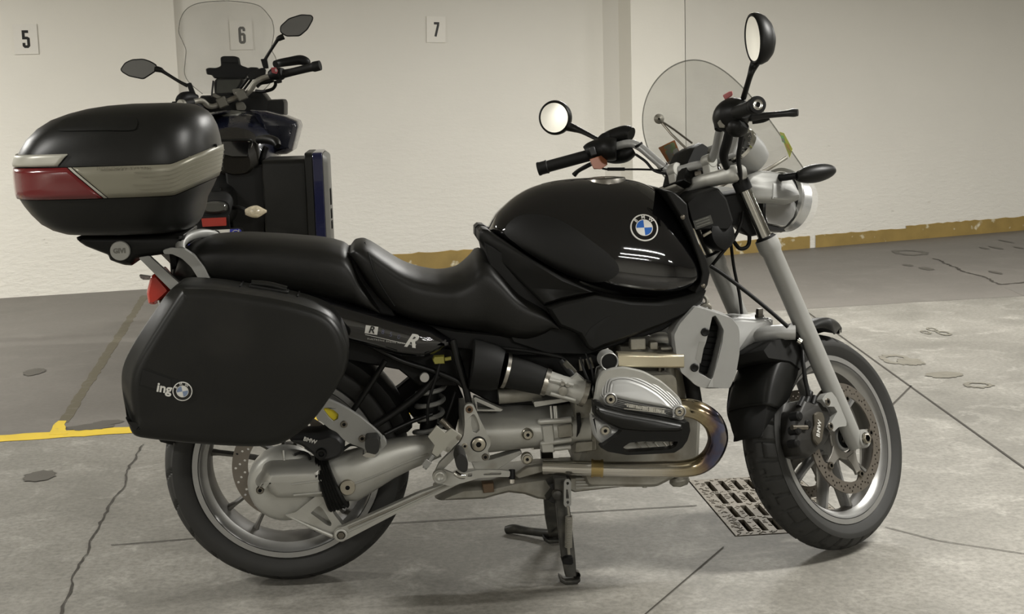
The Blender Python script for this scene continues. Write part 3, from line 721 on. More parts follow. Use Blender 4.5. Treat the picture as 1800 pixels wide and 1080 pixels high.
# front wheel (steered)
fw_ = wheel('front_wheel', FAX, .303, .061, .2255, front_tread, .050, math.radians(268), (-.055, .055), SF, 5, .072, .017)
def lobed(o, r0, dr, n, ph):
    return [(o.x+(r0+dr*max(0, math.cos(n*(a-ph)))**6*-1)*math.cos(a), o.z+(r0+dr*max(0, math.cos(n*(a-ph)))**6*-1)*math.sin(a)) for a in [2*PI*k/150 for k in range(150)]]
FLP = math.radians(290); carr = mat('carrier_grey', (.20, .19, .17), .4, metal=.5)
for sgn in (-1, 1):
    yy = .072*sgn
    g = holed_disc(FAX, 0, .1535, yy-.0025, yy+.0025, 24, [(.132, 0), (.139, .28), (.147, .55), (.1365, .72)], .0030, .05, lobed(FAX, .122, .016, 5, FLP))
    d = add_part(g, 'front_brake_disc', disc_m, fr=SF)
    g = G()
    # carrier: hub ring and five arms
    g.lathe([(.040, -.004), (.058, -.004), (.060, 0), (.058, .004), (.040, .004)], FAX+Vector((0, yy-sgn*.006, 0)), (0, 1, 0), 40)
    for k in range(5):
        a = FLP+2*PI*k/5; ex = Vector((math.cos(a), 0, math.sin(a))); ez = Vector((-math.sin(a), 0, math.cos(a)))
        rows = []
        for r, w_ in ((.050, .022), (.072, .014), (.092, .012), (.108, .012)):
            c = FAX+ex*r+Vector((0, yy-sgn*.004, 0)); rows.append([c+ez*w_*x+Vector((0, y*.004, 0)) for x, y in ((-1, -1), (1, -1), (1, 1), (-1, 1))])
        g.grid(rows, closed_v=True, cap=True, sm=False)
    g.build('disc_carrier', carr, d, SF, bevel=.001)
    for k in range(5):
        a = FLP+2*PI*k/5; c = FAX+Vector((math.cos(a)*.111, yy, math.sin(a)*.111)); g = G()
        bolt(g, c, (0, sgn, 0), .0105, .008); g.build('bolt', [bolt_m, blackp], d, SF)
# ------------------------------------------------------------------ tank
def lx(u, v, Y): return P(u, v, Y).x
def lz(u, v, Y): return P(u, v, Y).z
TOP = [(859, 404), (868, 385), (888, 363), (916, 341), (948, 326), (987, 317), (1030, 313), (1075, 312), (1117, 316), (1146, 325), (1166, 340), (1187, 364), (1206, 400), (1222, 440), (1229, 474)]
BOT = [(859, 408), (870, 416), (890, 430), (930, 455), (988, 487), (1047, 510), (1080, 519), (1117, 525), (1156, 527), (1190, 521), (1212, 511), (1224, 499), (1229, 480)]
tx = [lx(u, v, -.06) for u, v in TOP]; tz = [lz(u, v, .0) for u, v in TOP]
bx_ = [lx(u, v, -.12) for u, v in BOT]; bz = [lz(u, v, -.15) for u, v in BOT]
x0, x1 = tx[0], tx[-1]
xs = [x0+(x1-x0)*k/24 for k in range(25)]
wx = [0, .03, .10, .25, .42, .6, .78, .9, .965, 1.0]; wv = [.030, .075, .110, .145, .168, .180, .182, .168, .145, .09]
tank_g = G().loft(xs, [interp(tx, tz, x) for x in xs], [min(interp(bx_, bz, x), interp(tx, tz, x)-.004) for x in xs], [interp(wx, wv, (x-x0)/(x1-x0)) for x in xs], 96, 64, 2.02, 3.0, [.18 if 0 < i < 24 else .5 for i in range(25)])
tank = add_part(tank_g, 'fuel_tank', gloss, sharp=60)
tb = tank_g.bvh()
g = G(); drape(g, tb, catmull([(887, 408, 0), (905, 384, 0), (935, 377, 0), (970, 382, 0), (1005, 399, 0), (1040, 424, 0), (1070, 447, 0), (1086, 466, 0), (1086, 481, 0), (1068, 493, 0), (1038, 495, 0), (995, 481, 0), (950, 457, 0), (910, 430, 0)], 6, True), off=.002)
kp = g.build('knee_pad', pad, tank)
# filler cap
q, n = hit(tb, 1066, 318)
if q:
    cp = Vector((q.x, 0, interp(tx, tz, q.x)-.006)); g = G(); ax = Vector((-.02, 0, 1))
    g.lathe([(0, .006), (.045, .006), (.053, .0035), (.057, .0045), (.060, -.004), (.062, -.012)][::-1], cp, ax, 48); g.box(cp+Vector((.015, -.01, .0065)), (.03, .014, .003))
    g.lathe([(.030, .0062), (.033, .0075), (.036, .0062)][::-1], cp, ax, 40)
    g.build('filler_cap', steel, tank)
q, n = hit(tb, 1132, 401)
g = G(); emblem(g, q, n, .0365, th=.003); g.build('tank_emblem', [gloss, white, blue], tank)
# front cover hugging the tank's nose
fc = [(1170, 335), (1185, 338), (1197, 348), (1208, 359), (1211, 383), (1228, 427), (1243, 457), (1248, 480), (1244, 501), (1236, 515), (1222, 522), (1222, 511), (1231, 497), (1234, 480), (1228, 457), (1214, 418), (1195, 379), (1177, 349)]
g = G(); g.plate(XZ(fc, -.15), -.152, .152); fcv = add_part(g, 'front_cover', satin, bevel=.004)
for u, v in ((1200, 382), (1236, 503)):
    g = G(); g.lathe([(.006, 0), (.006, .002), (.003, .004), (0, .004)], P(u, v, -.152), (0, -1, 0), 12); g.build('screw', bolt_m, fcv)
# side trim under the tank
def both(gm, name, m, **k):
    a = add_part(gm, name, m, **k); b = add_part(gm.mirrored(), name, m, **k); return a, b
stp = [(846, 412), (852, 407), (862, 408), (878, 419), (936, 457), (990, 489), (1047, 514), (1020, 521), (988, 528), (958, 540), (930, 512), (895, 478), (862, 452), (846, 428)]
g = G(); g.puff(XZ(stp, -.172), [(0, -.06), (0, -.162), (.003, -.172), (.008, -.177)])
xr_, xf_ = lx(846, 412, -.17), lx(990, 500, -.17); g.v = [(x, y*(.60+.40*min(1, max(0, (x-xr_)/(xf_-xr_)))), z) for x, y, z in g.v]; both(g, 'tank_trim', satin)
cov = [(960, 541), (988, 530), (1020, 523), (1047, 518), (1110, 529), (1160, 531), (1205, 525), (1236, 514), (1243, 512), (1236, 532), (1205, 556), (1165, 574), (1110, 594), (1062, 611), (1043, 620), (1031, 612), (1018, 590), (1003, 583), (982, 575)]
g = G(); g.puff(XZ(cov, -.175), [(0, -.09), (0, -.164), (.004, -.174), (.010, -.179)])
both(g, 'intake_cover', satin)
cut = [(1028, 592), (1038, 577), (1062, 560), (1075, 555), (1050, 578), (1043, 600)]
g = G(); g.plate(XZ(cut, -.18), -.1805, -.178); both(g, 'intake_recess', matte)
# ------------------------------------------------------------------ seats
ST = [(613, 440), (618, 430), (626, 425), (638, 423), (654, 430), (681, 447), (712, 465), (747, 476), (778, 479.5), (806, 474), (829, 456), (848, 438), (862, 456), (911, 513), (955, 545), (979, 577)]
SB = [(613, 446), (640, 500), (672, 540), (700, 562), (730, 573), (755, 579), (813, 589), (852, 598), (891, 607), (922, 609), (953, 599), (979, 581)]
sx_ = [lx(u, v, -.08) for u, v in ST]; sz = [lz(u, v, -.03 if u < 850 else -.14) for u, v in ST]
ux = [lx(u, v, -.15) for u, v in SB]; uz = [lz(u, v, -.16) for u, v in SB]
x0, x1 = sx_[0], sx_[-1]; xs = [x0+(x1-x0)*k/30 for k in range(31)]
wx = [0, .04, .12, .3, .5, .62, .75, .9, 1]; wv = [.10, .135, .150, .165, .165, .155, .158, .162, .155]
seat_g = G().loft(xs, [interp(sx_, sz, x) for x in xs], [min(interp(ux, uz, x), interp(sx_, sz, x)-.006) for x in xs], [interp(wx, wv, (x-x0)/(x1-x0)) for x in xs], 72, 56, 2.7, 3.4, [.62]*31)
seat = add_part(seat_g, 'rider_seat', seatm, sharp=60)
sb = seat_g.bvh()
g = G(); pts = []
for u, v in [(641, 427), (648, 450), (660, 482), (676, 511), (694, 538), (712, 560)]:
    q, n = hit(sb, u, v)
    if q: pts.append(q+n*.0005)
if len(pts) > 2: g.tube(pts, .0022, 6, 5); g.build('seam_piping', matte, seat)
PT = [(306, 470), (312, 447), (322, 433), (350, 419), (375, 413), (412, 410.5), (475, 412.5), (525, 416), (575, 421), (600, 428), (612, 440), (624, 472), (645, 508), (668, 544)]
PB = [(306, 496), (330, 503), (400, 508), (480, 520), (560, 534), (620, 544), (668, 556)]
px_ = [lx(u, v, -.08) for u, v in PT]; pz = [lz(u, v, 0.0 if u < 605 else -.10) for u, v in PT]; qx = [lx(u, v, -.14) for u, v in PB]; qz = [lz(u, v, -.15) for u, v in PB]
x0, x1 = px_[0], px_[-1]; xs = [x0+(x1-x0)*k/30 for k in range(31)]
wx = [0, .05, .15, .5, .8, .9, 1]; wv = [.075, .115, .140, .158, .165, .158, .14]
ps = G().loft(xs, [interp(px_, pz, x) for x in xs], [min(interp(qx, qz, x), interp(px_, pz, x)-.005) for x in xs], [interp(wx, wv, (x-x0)/(x1-x0)) for x in xs], 72, 48, 3.0, 3.2, .55)
add_part(ps, 'passenger_seat', seatm, sharp=60)
# ------------------------------------------------------------------ tail
tl = [(330, 492), (430, 500), (560, 521), (620, 541), (690, 561), (760, 580), (798, 601), (790, 610), (770, 623), (745, 633), (700, 628), (650, 613), (600, 601), (500, 585), (380, 560), (320, 530)]
g = G(); g.puff(roundpoly(XZ(tl, -.165), .01, 3), [(0, -.05), (0, -.140), (.006, -.155), (.014, -.164), (.022, -.168)])
TP, TPm = both(g, 'tail_panel', gloss)
def txt_on(gt, body, size, u, v, Y, ang=0.0, **k):
    o = P(u, v, Y); return gt.text(body, size, o, (math.cos(ang), 0, math.sin(ang)), (-math.sin(ang), 0, math.cos(ang)), **k)
ta = math.radians(-10.5); YL = -.1695
g = G(); o = P(653, 581, YL)
def rect_on(g, u, v, w, h, Y, ang, mi=0, th=.0006, fr=WF):
    c = fr.at(u, v, Y); ex = Vector((math.cos(ang), 0, math.sin(ang))); ez = Vector((-math.sin(ang), 0, math.cos(ang)))
    vs = [c+ex*x*w/2+ez*z*h/2+Vector((0, y, 0)) for y in (-th, 0) for x, z in ((-1, -1), (1, -1), (1, 1), (-1, 1))]
    g.add(vs, [[0, 1, 2, 3], [7, 6, 5, 4], [0, 4, 5, 1], [1, 5, 6, 2], [2, 6, 7, 3], [3, 7, 4, 0]], mi, False)
rect_on(g, 653, 580.5, .032, .021, YL, ta)
txt_on(g, 'R', .025, 653, 580.5, YL-.0012, ta, mi=1, shear=.2, bold=.0006)
for ch, u, v in (('8', 673, 584), ('5', 687, 588.5), ('0', 701, 593)): txt_on(g, ch, .016, u, v, YL-.0006, ta, mi=2, bold=-.0004)
txt_on(g, 'R', .048, 721, 600, YL-.0006, ta, shear=.45, bold=.0016)
g.tube([P(642, 588.5, YL-.0004), P(715, 605, YL-.0004)], .0006, 4, 0)
txt_on(g, 'ELECTRONIC ENGINE MANAGEMENT', .0058, 689, 601.5, YL-.0005, ta, space=1.35)
g.build('model_lettering', [white, gloss, ghost], TP)
# tail lamp
tlp = [(263, 487), (274, 480), (297, 506), (300, 513), (285, 527), (270, 538), (259, 536), (256, 515)]
g = G(); g.puff(roundpoly(XZ(tlp, -.085), .006, 3), [(.006, .086), (.001, .078), (0, .07), (0, -.07), (.002, -.079), (.008, -.086)]); add_part(g, 'tail_lamp', redl)
g = G(); g.puff(roundpoly(XZ([(297, 506), (300, 470), (330, 470), (360, 520), (300, 530)], -.08), .01), [(0, .07), (0, -.06), (.006, -.07)]); add_part(g, 'tail_fairing', satin)
# rack struts and grab rails
def rail(pts, w, th, Y0, name, m=forkp):
    for s in (1, -1):
        g = G(); g.plate(roundpoly(XZ(pts, Y0), .004, 2), Y0, Y0+th)
        if s < 0: g = g.mirrored()
        add_part(g, name, m, bevel=.003)
rail([(243, 453), (262, 450), (317, 500), (301, 511)], 0, .02, -.135, 'rack_strut')
rail([(286, 440), (300, 436), (322, 437), (342, 450), (359, 471), (370, 494), (371, 502), (350, 502), (348, 489), (336, 470), (320, 455), (303, 447), (288, 447)], 0, .026, -.155, 'grab_rail')
g = G(); g.tube([P(317, 440, -.145), P(318, 428, -.12), P(330, 417, -.06), P(352, 411, .0), P(374, 413, .07), P(384, 420, .13)], .0125, 14); add_part(g, 'grab_bar', forkp)
g = G(); g.box(P(312, 470, 0), (.02, .12, .10)); add_part(g, 'tail_bracket', matte, bevel=.004)
# rear licence plate, seen on edge behind the tail lamp
g = G(); rot = Matrix.Rotation(math.radians(-12), 3, 'Y'); c = P(262, 500, 0); 
c = P(303, 575, 0)
g.box(c, (.004, .18, .17), rot); pl = add_part(g, 'licence_plate', white)
g = G(); g.box(c+Vector((.02, 0, .03)), (.06, .06, .02)); g.build('plate_bracket', matte, pl)
g = G(); g.puff(XZ([(245, 484), (270, 487.5), (270, 492), (252, 492), (247, 489)], .0), [(0, .02), (0, -.002)]); g.build('plate_frame_lip', mat('worn_print', (.22, .215, .20), .5, var=.9, scale=220), pl)
# ------------------------------------------------------------------ frame and inner parts
def bar(name, pts, r, m=darkb, both_=False, n=10, sm=5):
    g = G().tube(pts, r, n, sm)
    return both(g, name, m) if both_ else add_part(g, name, m)
bar('frame_tube', [P(678, 634, -.13), P(655, 670, -.13), P(632, 705, -.13), P(620, 722, -.13)], .0078, both_=True)
bar('frame_tube', [P(770, 660, -.12), P(735, 695, -.125), P(690, 728, -.13), P(652, 752, -.135)], .0095, both_=True)
bar('frame_tube', [P(795, 598, -.14), P(806, 640, -.14), P(818, 680, -.14), P(826, 718, -.14)], .0095, both_=True)
bar('frame_tube', [P(640, 600, -.12), P(700, 632, -.12), P(760, 652, -.12), P(800, 668, -.125), P(818, 682, -.13)], .0075, both_=True)
bar('frame_tube', [P(676, 764, -.13), P(700, 752, -.12), P(727, 740, -.11), P(760, 728, -.1)], .006)
g = G(); g.lathe([(0, .012), (.0115, .012), (.0125, .009), (.0125, 0), (0, 0)][::-1], P(746, 663, -.13), (0, -1, 0), 20); add_part(g, 'round_reflector', greyp)
g = G(); g.puff(XZ([(760, 633), (763, 627), (781, 626), (782, 640), (764, 641)], -.14), [(0, -.12), (0, -.138), (.002, -.142)]); g.tube([P(782, 632, -.135), P(793, 630, -.135)], .005, 8, 0); add_part(g, 'yellow_connector', yellc)
bar('brake_hose', [P(773, 640, -.14), P(768, 660, -.145), P(758, 690, -.15), P(752, 715, -.155), P(752, 745, -.15)], .0042, blackp)
bar('cable', [P(800, 690, -.11), P(792, 715, -.12), P(783, 740, -.12)], .0035, blackp)
# shock absorber
g = G(); pts = []
A_, B_ = P(757, 690, -.02), P(752, 760, -.02); dv = (A_-B_); 
for k in range(121):
    t = k/120; a = t*2*PI*4.6; c = B_+dv*(-.15+1.5*t); pts.append(c+Vector((math.cos(a)*.036, math.sin(a)*.036, 0)))
g.tube(pts, .0065, 8, 0); sp = add_part(g, 'shock_spring', forkp)
g = G(); g.tube([B_-dv*.3, A_+dv*.8], .023, 16, 0); g.build('damper', blackp, sp)
# rear inner fender, battery box, airbox
rows = []
for k in range(25):
    a = math.radians(15+k*6.2); rows.append([RAX+Vector((math.cos(a)*r, y, math.sin(a)*r)) for r, y in ((.300, -.093), (.332, -.092), (.345, -.06), (.348, 0), (.345, .06), (.332, .092), (.300, .093))])
g = G().grid(rows); o = add_part(g, 'rear_fender', matte); md = o.modifiers.new('shell', 'SOLIDIFY'); md.thickness = .003
g = G(); g.puff(XZ([(560, 560), (800, 605), (812, 640), (800, 668), (735, 668), (700, 640), (590, 620)], 0), [(.004, .085), (0, .08), (0, -.08), (.004, -.085)]); add_part(g, 'battery_box', matte)
g = G(); g.puff(XZ([(796, 596), (1000, 600), (1060, 620), (1060, 690), (960, 706), (860, 700), (822, 680)], 0), [(.006, .10), (0, .09), (0, -.06), (.006, -.075)]); add_part(g, 'airbox', matte)
g = G(); g.puff(XZ([(690, 690), (725, 660), (800, 665), (815, 700), (800, 760), (735, 745)], .05), [(.004, .09), (0, .085), (0, .05), (.004, .045)]); add_part(g, 'inner_guard', matte)

# hidden frame and air-box pieces that close the body behind the panels
g = G(); g.puff(XZ([(850, 425), (880, 440), (935, 468), (1000, 500), (1080, 520), (1180, 524), (1232, 505), (1225, 540), (1160, 580), (1060, 612), (1030, 622), (960, 620), (900, 600), (870, 540), (860, 470)], -.10), [(.004, .125), (0, .12), (0, -.12), (.004, -.125)]); add_part(g, 'tank_underpan', matte)
g = G(); g.puff(XZ([(600, 530), (700, 560), (800, 580), (960, 596), (1010, 600), (1010, 625), (900, 625), (800, 612), (700, 600), (600, 570)], -.10), [(.004, .11), (0, .105), (0, -.105), (.004, -.11)]); add_part(g, 'seat_base', matte)
g = G(); g.puff(XZ([(598, 445), (640, 440), (668, 500), (700, 560), (640, 560), (606, 500)], -.08), [(.004, .10), (0, .095), (0, -.095), (.004, -.10)]); add_part(g, 'seat_support', matte)

g = G(); g.puff(roundpoly(XZ([(846, 412), (852, 407), (866, 410), (874, 424), (872, 446), (858, 446), (846, 428)], -.15), .008, 4), [(.010, .10), (0, .092), (0, -.095), (.006, -.104), (.012, -.107)]); add_part(g, 'trim_bridge', satin)
# ------------------------------------------------------------------ gearbox and engine block
def pxl(pts, Y): return [P(u, v, Y) for u, v in pts]
GT = [(812, 716), (840, 716), (900, 716), (960, 712), (1035, 706)]; GB = [(812, 808), (860, 806), (900, 801), (950, 796), (1035, 790)]
gx = [lx(u, v, -.12) for u, v in GT]; gz = [lz(u, v, -.08) for u, v in GT]; hx = [lx(u, v, -.12) for u, v in GB]; hz_ = [lz(u, v, -.12) for u, v in GB]
xs = [gx[0]+(gx[-1]-gx[0])*k/10 for k in range(11)]
g = G().loft(xs, [interp(gx, gz, x) for x in xs], [interp(hx, hz_, x) for x in xs], [.145+.01*i/10 for i in range(11)], 30, 40, 2.3, 2.6, .5)
gear = add_part(g, 'gearbox', cast, sharp=60)
gb = g.bvh()
g = G()
fl = [(832, 699), (836, 698), (884, 720), (880, 723), (838, 723)]
g.plate(XZ(fl, -.125), -.130, -.10, [XZ([(838, 706), (839, 719), (868, 719.5)], -.125)]); g.build('gearbox_rib', cast, gear, bevel=.001)
g = G(); g.plate(roundpoly(XZ([(938, 707), (1000, 700), (1000, 706), (940, 716)], -.15), .003), -.150, .0); g.build('gearbox_lid', cast, gear, bevel=.002)
g = G(); g.tube([P(876, 697, -.10), P(950, 690, -.10)], .021, 20, 0); g.lathe([(.021, 0), (.016, .006), (0, .008)], P(950, 690, -.10), (1, 0, .08), 20); g.build('starter_motor', castd, gear)
for (u, v, r, Y) in ((927, 763, .0135, -.150), (926, 806, .0135, -.135)):
    g = G(); o = P(u, v, Y); g.lathe([(r*1.15, -.01), (r*1.15, .006), (r, .008)], o, (0, -1, 0), 20); bolt(g, o+Vector((0, -.008, 0)), (0, -1, 0), r*.9, .006, 0, 1, .38); g.build('bolt', [bolt_b, blackp], gear)
# ribbed bell housing: bosses and pads
bh = [((948, 742), (1004, 738), .0085, -.148), ((952, 780), (1004, 773), .0075, -.15), ((958, 791), (1003, 786), .007, -.148)]
for a, b, r, Y in bh:
    g = G(); g.tube([P(*a, Y), P(*b, Y)], r, 12, 0); g.lathe([(r, 0), (r*.6, .004), (0, .005)], P(*a, Y), (-1, 0, 0), 12); g.build('housing_boss', cast, gear)
g = G(); g.puff(roundpoly(XZ([(951, 748), (972, 746), (975, 778), (955, 781)], -.15), .006), [(0, -.12), (0, -.152), (.003, -.157)]); g.build('housing_pad', cast, gear)
g = G(); g.puff(roundpoly(XZ([(979, 748), (1006, 744), (1008, 768), (981, 771)], -.15), .006), [(0, -.12), (0, -.151), (.003, -.156)]); g.build('housing_pad', castd, gear)
g = G(); g.puff(roundpoly(XZ([(950, 781), (973, 779), (975, 795), (952, 796)], -.15), .004), [(0, -.12), (0, -.153), (.003, -.157)]); g.build('housing_pad', cast, gear)
for u0 in (968, 974, 977): 
    g = G(); g.tube([P(u0, 714, -.150), P(u0+2, 736, -.155)], .003, 8, 0); g.build('housing_rib', cast, gear)
g = G(); g.puff(roundpoly(XZ([(1006, 700), (1046, 698), (1050, 792), (1008, 797), (1010, 748)], -.13), .006), [(0, .13), (0, -.13), (.004, -.139)]); blk = add_part(g, 'engine_block', castd)
g = G(); g.puff(XZ([(1014, 728), (1020, 727), (1021, 747), (1018, 760), (1013, 768), (1014, 748)], -.15), [(0, -.13), (0, -.158), (.002, -.161)]); g.build('sensor_clip', blackp, blk)
g = G(); g.plate(XZ([(1012, 779), (1042, 776), (1042, 792), (1012, 796)], -.15), -.152, -.12); g.build('block_flange', castd, blk, bevel=.002)
cr = [(1040, 706), (1195, 700), (1215, 720), (1212, 790), (1190, 812), (1140, 838), (1020, 838), (1005, 800)]
g = G(); g.puff(roundpoly(XZ(cr, 0), .015, 3), [(.01, .125), (0, .115), (0, -.105), (.01, -.115)]); add_part(g, 'crankcase', castd)
# sump with cooling fins under the pipe
sp_ = [(1000, 838), (1150, 832), (1148, 848), (1100, 856), (1010, 866), (1000, 862)]
g = G(); g.puff(XZ(sp_, -.10), [(.006, .11), (0, .10), (0, -.098), (.005, -.105)])
sump = add_part(g, 'oil_sump', castd)
for v0, v1 in ((842, 840), (848, 844), (853, 848), (859, 852)):
    g = G(); g.tube([P(1012, v0, -.106), P(1070, (v0+v1)/2, -.107), P(1138, v1-1, -.106)], .0025, 6, 0); g.build('sump_fin', cast, sump)
for u, v in ((1133, 850), (1146, 846)): g = G(); g.tube([P(u, v-5, -.1), P(u, v+7, -.1)], .007, 10, 0); g.build('sump_boss', castd, sump)
g = G(); g.lathe([(0, .02), (.02, .016), (.028, .006), (.028, 0)][::-1], P(1194, 844, -.05), (.1, -.3, -1), 20); g.tube([P(1190, 835, -.05), P(1196, 846, -.05)], .026, 16, 0); add_part(g, 'oil_drain_boss', castd)
# exhaust collector beneath the gearbox
ec = [(765, 878), (778, 866), (812, 851), (862, 848), (905, 838), (952, 832), (1000, 830), (1002, 845), (985, 866), (962, 880), (943, 878), (920, 870), (893, 867), (872, 872), (852, 878), (806, 880), (775, 881)]
g = G(); g.puff(XZ(ec, -.06), [(.01, .12), (0, .09), (0, -.05), (.006, -.075), (.014, -.085)]); ecb = add_part(g, 'exhaust_collector', castd)
g = G(); g.puff(roundpoly(XZ([(847, 850), (868, 849), (869, 866), (850, 868)], -.095), .002), [(0, -.07), (0, -.092), (.002, -.096)]); g.build('rusty_bracket', rust, ecb)
lk = [(905, 836), (925, 822), (960, 818), (962, 828), (940, 834), (912, 842)]
g = G(); g.plate(XZ(lk, -.12), -.122, -.10); add_part(g, 'stand_bracket', castd, bevel=.003)
# triangular plate under the gearbox
g = G(); g.plate(XZ([(828, 812), (862, 808), (915, 792), (918, 797), (880, 822), (856, 836), (835, 828)], -.10), -.104, -.06); add_part(g, 'gearbox_web', cast, bevel=.002)
# ------------------------------------------------------------------ swinging arm and final drive
cs = [((768, 784), .032, -.085), ((740, 790), .041, -.09), ((712, 797), .047, -.095), ((680, 808), .054, -.10), ((645, 824), .062, -.105), ((612, 838), .070, -.105), ((590, 842), .066, -.105)]
rows = []
for (uv, r, Y) in cs:
    c = P(*uv, Y); ax = Vector((.92, 0, .36)).normalized(); up = Vector((-.36, 0, .92))
    row = []
    for k in range(28):
        a = 2*PI*k/28; ca, sa = math.cos(a), math.sin(a)
        row.append(c+Vector((0, 1, 0))*math.copysign(abs(ca)**.85, ca)*r*.72+up*math.copysign(abs(sa)**.9, sa)*r)
    rows.append(row)
g = G().grid(rows, closed_v=True, cap=True); arm = add_part(g, 'swinging_arm', cast, sharp=60)
ab = g.bvh()
g = G(); pts = []
for u, v in [(606, 856), (640, 845), (680, 828), (715, 813), (752, 799)]:
    q, n = hit(ab, u, v)
    if q: pts.append(q+n*.0008)
if len(pts) > 2: g.tube(pts, .0032, 6, 5); g.build('arm_seam', cast, arm)
g = G(); o = P(611, 857, -.158); g.lathe([(.0205, -.02), (.0205, .004), (.019, .006), (.006, .006)], o, (0, -1, 0), 28); g.lathe([(.006, .006), (.0055, 0), (0, 0)], o, (0, -1, 0), 6, mi=1, sm=False); g.build('pivot_bolt', [bolt_b, blackp], arm)
# final drive: round cover, bevel-gear nose, torque-arm bracket
fd = G(); c0 = P(503, 848, -.07)
fd.lathe([(0, .052), (.060, .050), (.085, .043), (.096, .030), (.100, .010), (.100, -.01), (0, -.01)][::-1], c0, (0, -1, 0), 56)
FD = add_part(fd, 'final_drive', cast, sharp=40)
noseP = [(463, 838), (466, 828), (475, 823), (490, 822), (565, 819), (572, 840), (572, 872), (560, 876), (488, 878), (478, 872), (470, 860), (462, 856), (456, 862), (451, 856), (455, 848)]
g = G(); g.puff(roundpoly(XZ(noseP, -.16), .008, 3), [(-.012, -.10), (-.006, -.125), (0, -.148), (.006, -.162), (.016, -.170), (.022, -.172)]); g.build('drive_nose', cast, FD)
g = G(); bolt(g, P(457.5, 861, -.155), (0, -1, 0), .0105, .012); g.build('bolt', [bolt_m, blackp], FD)
for p0, p1 in (((512, 852), (566, 845)), ((516, 871), (568, 866))): g = G(); g.tube([P(*p0, -.171), P(*p1, -.171)], .0035, 8, 0); g.build('nose_rib', cast, FD)
tri = [(500, 905), (520, 900), (560, 868), (572, 876), (588, 905), (607, 930), (600, 952), (586, 946), (560, 934)]
rec = [(546, 902), (560, 889), (566, 893), (583, 920), (582, 925), (575, 923)]
g = G(); g.plate(roundpoly(XZ(tri, -.13), .006, 3), -.134, -.10, [roundpoly(XZ(rec, -.13), .004, 3)]); g.plate(roundpoly(XZ(tri, -.13), .006, 3), -.1, -.09); g.build('torque_bracket', cast, FD, bevel=.0025)
g = G(); g.tube([P(505, 907, -.13), P(545, 926, -.136), P(585, 943, -.14)], [.003, .005, .006], 8); g.build('bracket_rib', cast, FD)
g = G(); g.tube([P(498, 792, -.112), P(500, 812, -.118)], .0028, 8, 0); g.build('cover_rib', cast, FD)
g = G(); g.tube([P(518, 800, -.12), P(530, 796, -.122), P(541, 799, -.122), (P(546, 812, -.12))], .0035, 8); g.build('sensor_cable', blackp, FD)
# rubber boot
rows = []
for t in range(9):
    s = t/8; uL = 566+s*0; cU = (568+ (592-568)*0.5)
    top = Vector(P(578, 806, -.105)).lerp(P(590, 806, -.105), 0)
# gaiter wraps the joint as rings along the arm axis
ax = Vector((.955, 0, .295)); up = Vector((-.295, 0, .955)); c = P(582, 846, -.108); rows = []
for k in range(13):
    h = -.022+.042*k/12; rr = .0755+.003*math.sin(k*PI*1.0)+(.003 if k % 2 else -.001)+.004*k/12; row = []
    for j in range(32):
        a = 2*PI*j/32; ca, sa = math.cos(a), math.sin(a); hh = h*(1-.25*sa)-.002
        row.append(c+ax*hh+Vector((0, ca*rr*.93, 0))+up*sa*rr)
    rows.append(row)
g = G().grid(rows, closed_v=True, cap=True); boot = add_part(g, 'rubber_gaiter', matte)
g = G(); g.puff(XZ([(600, 868), (606, 878), (613, 887), (605, 886), (596, 882), (580, 880), (578, 872)], -.12), [(0, -.08), (0, -.15), (.002, -.155)]); g.build('gaiter_lip', matte, boot)
# rear caliper
cal = [(505, 770), (560, 768), (580, 762), (598, 768), (606, 780), (606, 795), (597, 806), (580, 812), (562, 814), (548, 800), (530, 786), (512, 780)]
g = G(); g.puff(roundpoly(XZ(cal, -.17), .008, 3), [(0, -.05), (0, -.155), (.004, -.166), (.010, -.172)]); RC = add_part(g, 'rear_caliper', mat('caliper_black', (0.010, .010, .010), .5, var=.2))
g = G(); txt_on(g, 'BMW', .0145, 545, 775, -.173, math.radians(-20), bold=.0005); g.build('caliper_lettering', white, RC)
g = G(); bolt(g, P(565, 797, -.172), (0, -1, 0), .014, .012); g.build('bolt', [blackp, matte], RC)
bar('brake_hose', [P(604, 790, -.16), P(618, 782, -.155), P(640, 785, -.15), P(652, 772, -.14)], .004, blackp)
# torque arm
def plate_part(pts, Y, th, name, m, holes=(), r=.003, bev=.0015, parent=None, fr=WF):
    g = G(); g.plate(roundpoly(XZ(pts, Y, fr), r, 3), Y, Y+th, [roundpoly(XZ(h, Y, fr), .002, 2) for h in holes])
    return g.build(name, m, parent or BIKE, None if fr is WF else fr, bevel=bev)
ta_ = plate_part([(586, 938), (592, 929), (602, 927), (660, 902), (735, 868), (800, 845), (812, 842), (812, 849), (760, 874), (700, 902), (608, 950), (596, 953), (588, 947)], -.155, .022, 'torque_arm', cast, r=.006)
for a, b in (((612, 935), (805, 846)),): g = G(); g.tube([P(*a, -.157), P(*b, -.157)], .0025, 6, 0); g.build('arm_rib', cast, ta_)
g = G(); g.tube([P(612, 928.5, -.156), P(740, 873, -.156), P(800, 848, -.156)], .0035, 6, 0); g.build('arm_groove', castd, ta_)
g = G(); o = P(599.5, 941, -.156); g.lathe([(.017, -.002), (.017, .004), (.0155, .005), (.0115, .005), (.011, .002)], o, (0, -1, 0), 28); g.lathe([(.011, .002), (.009, .005), (0, .005)], o, (0, -1, 0), 6, mi=1, sm=False); g.build('pivot_bolt', [cast, bolt_m], ta_)
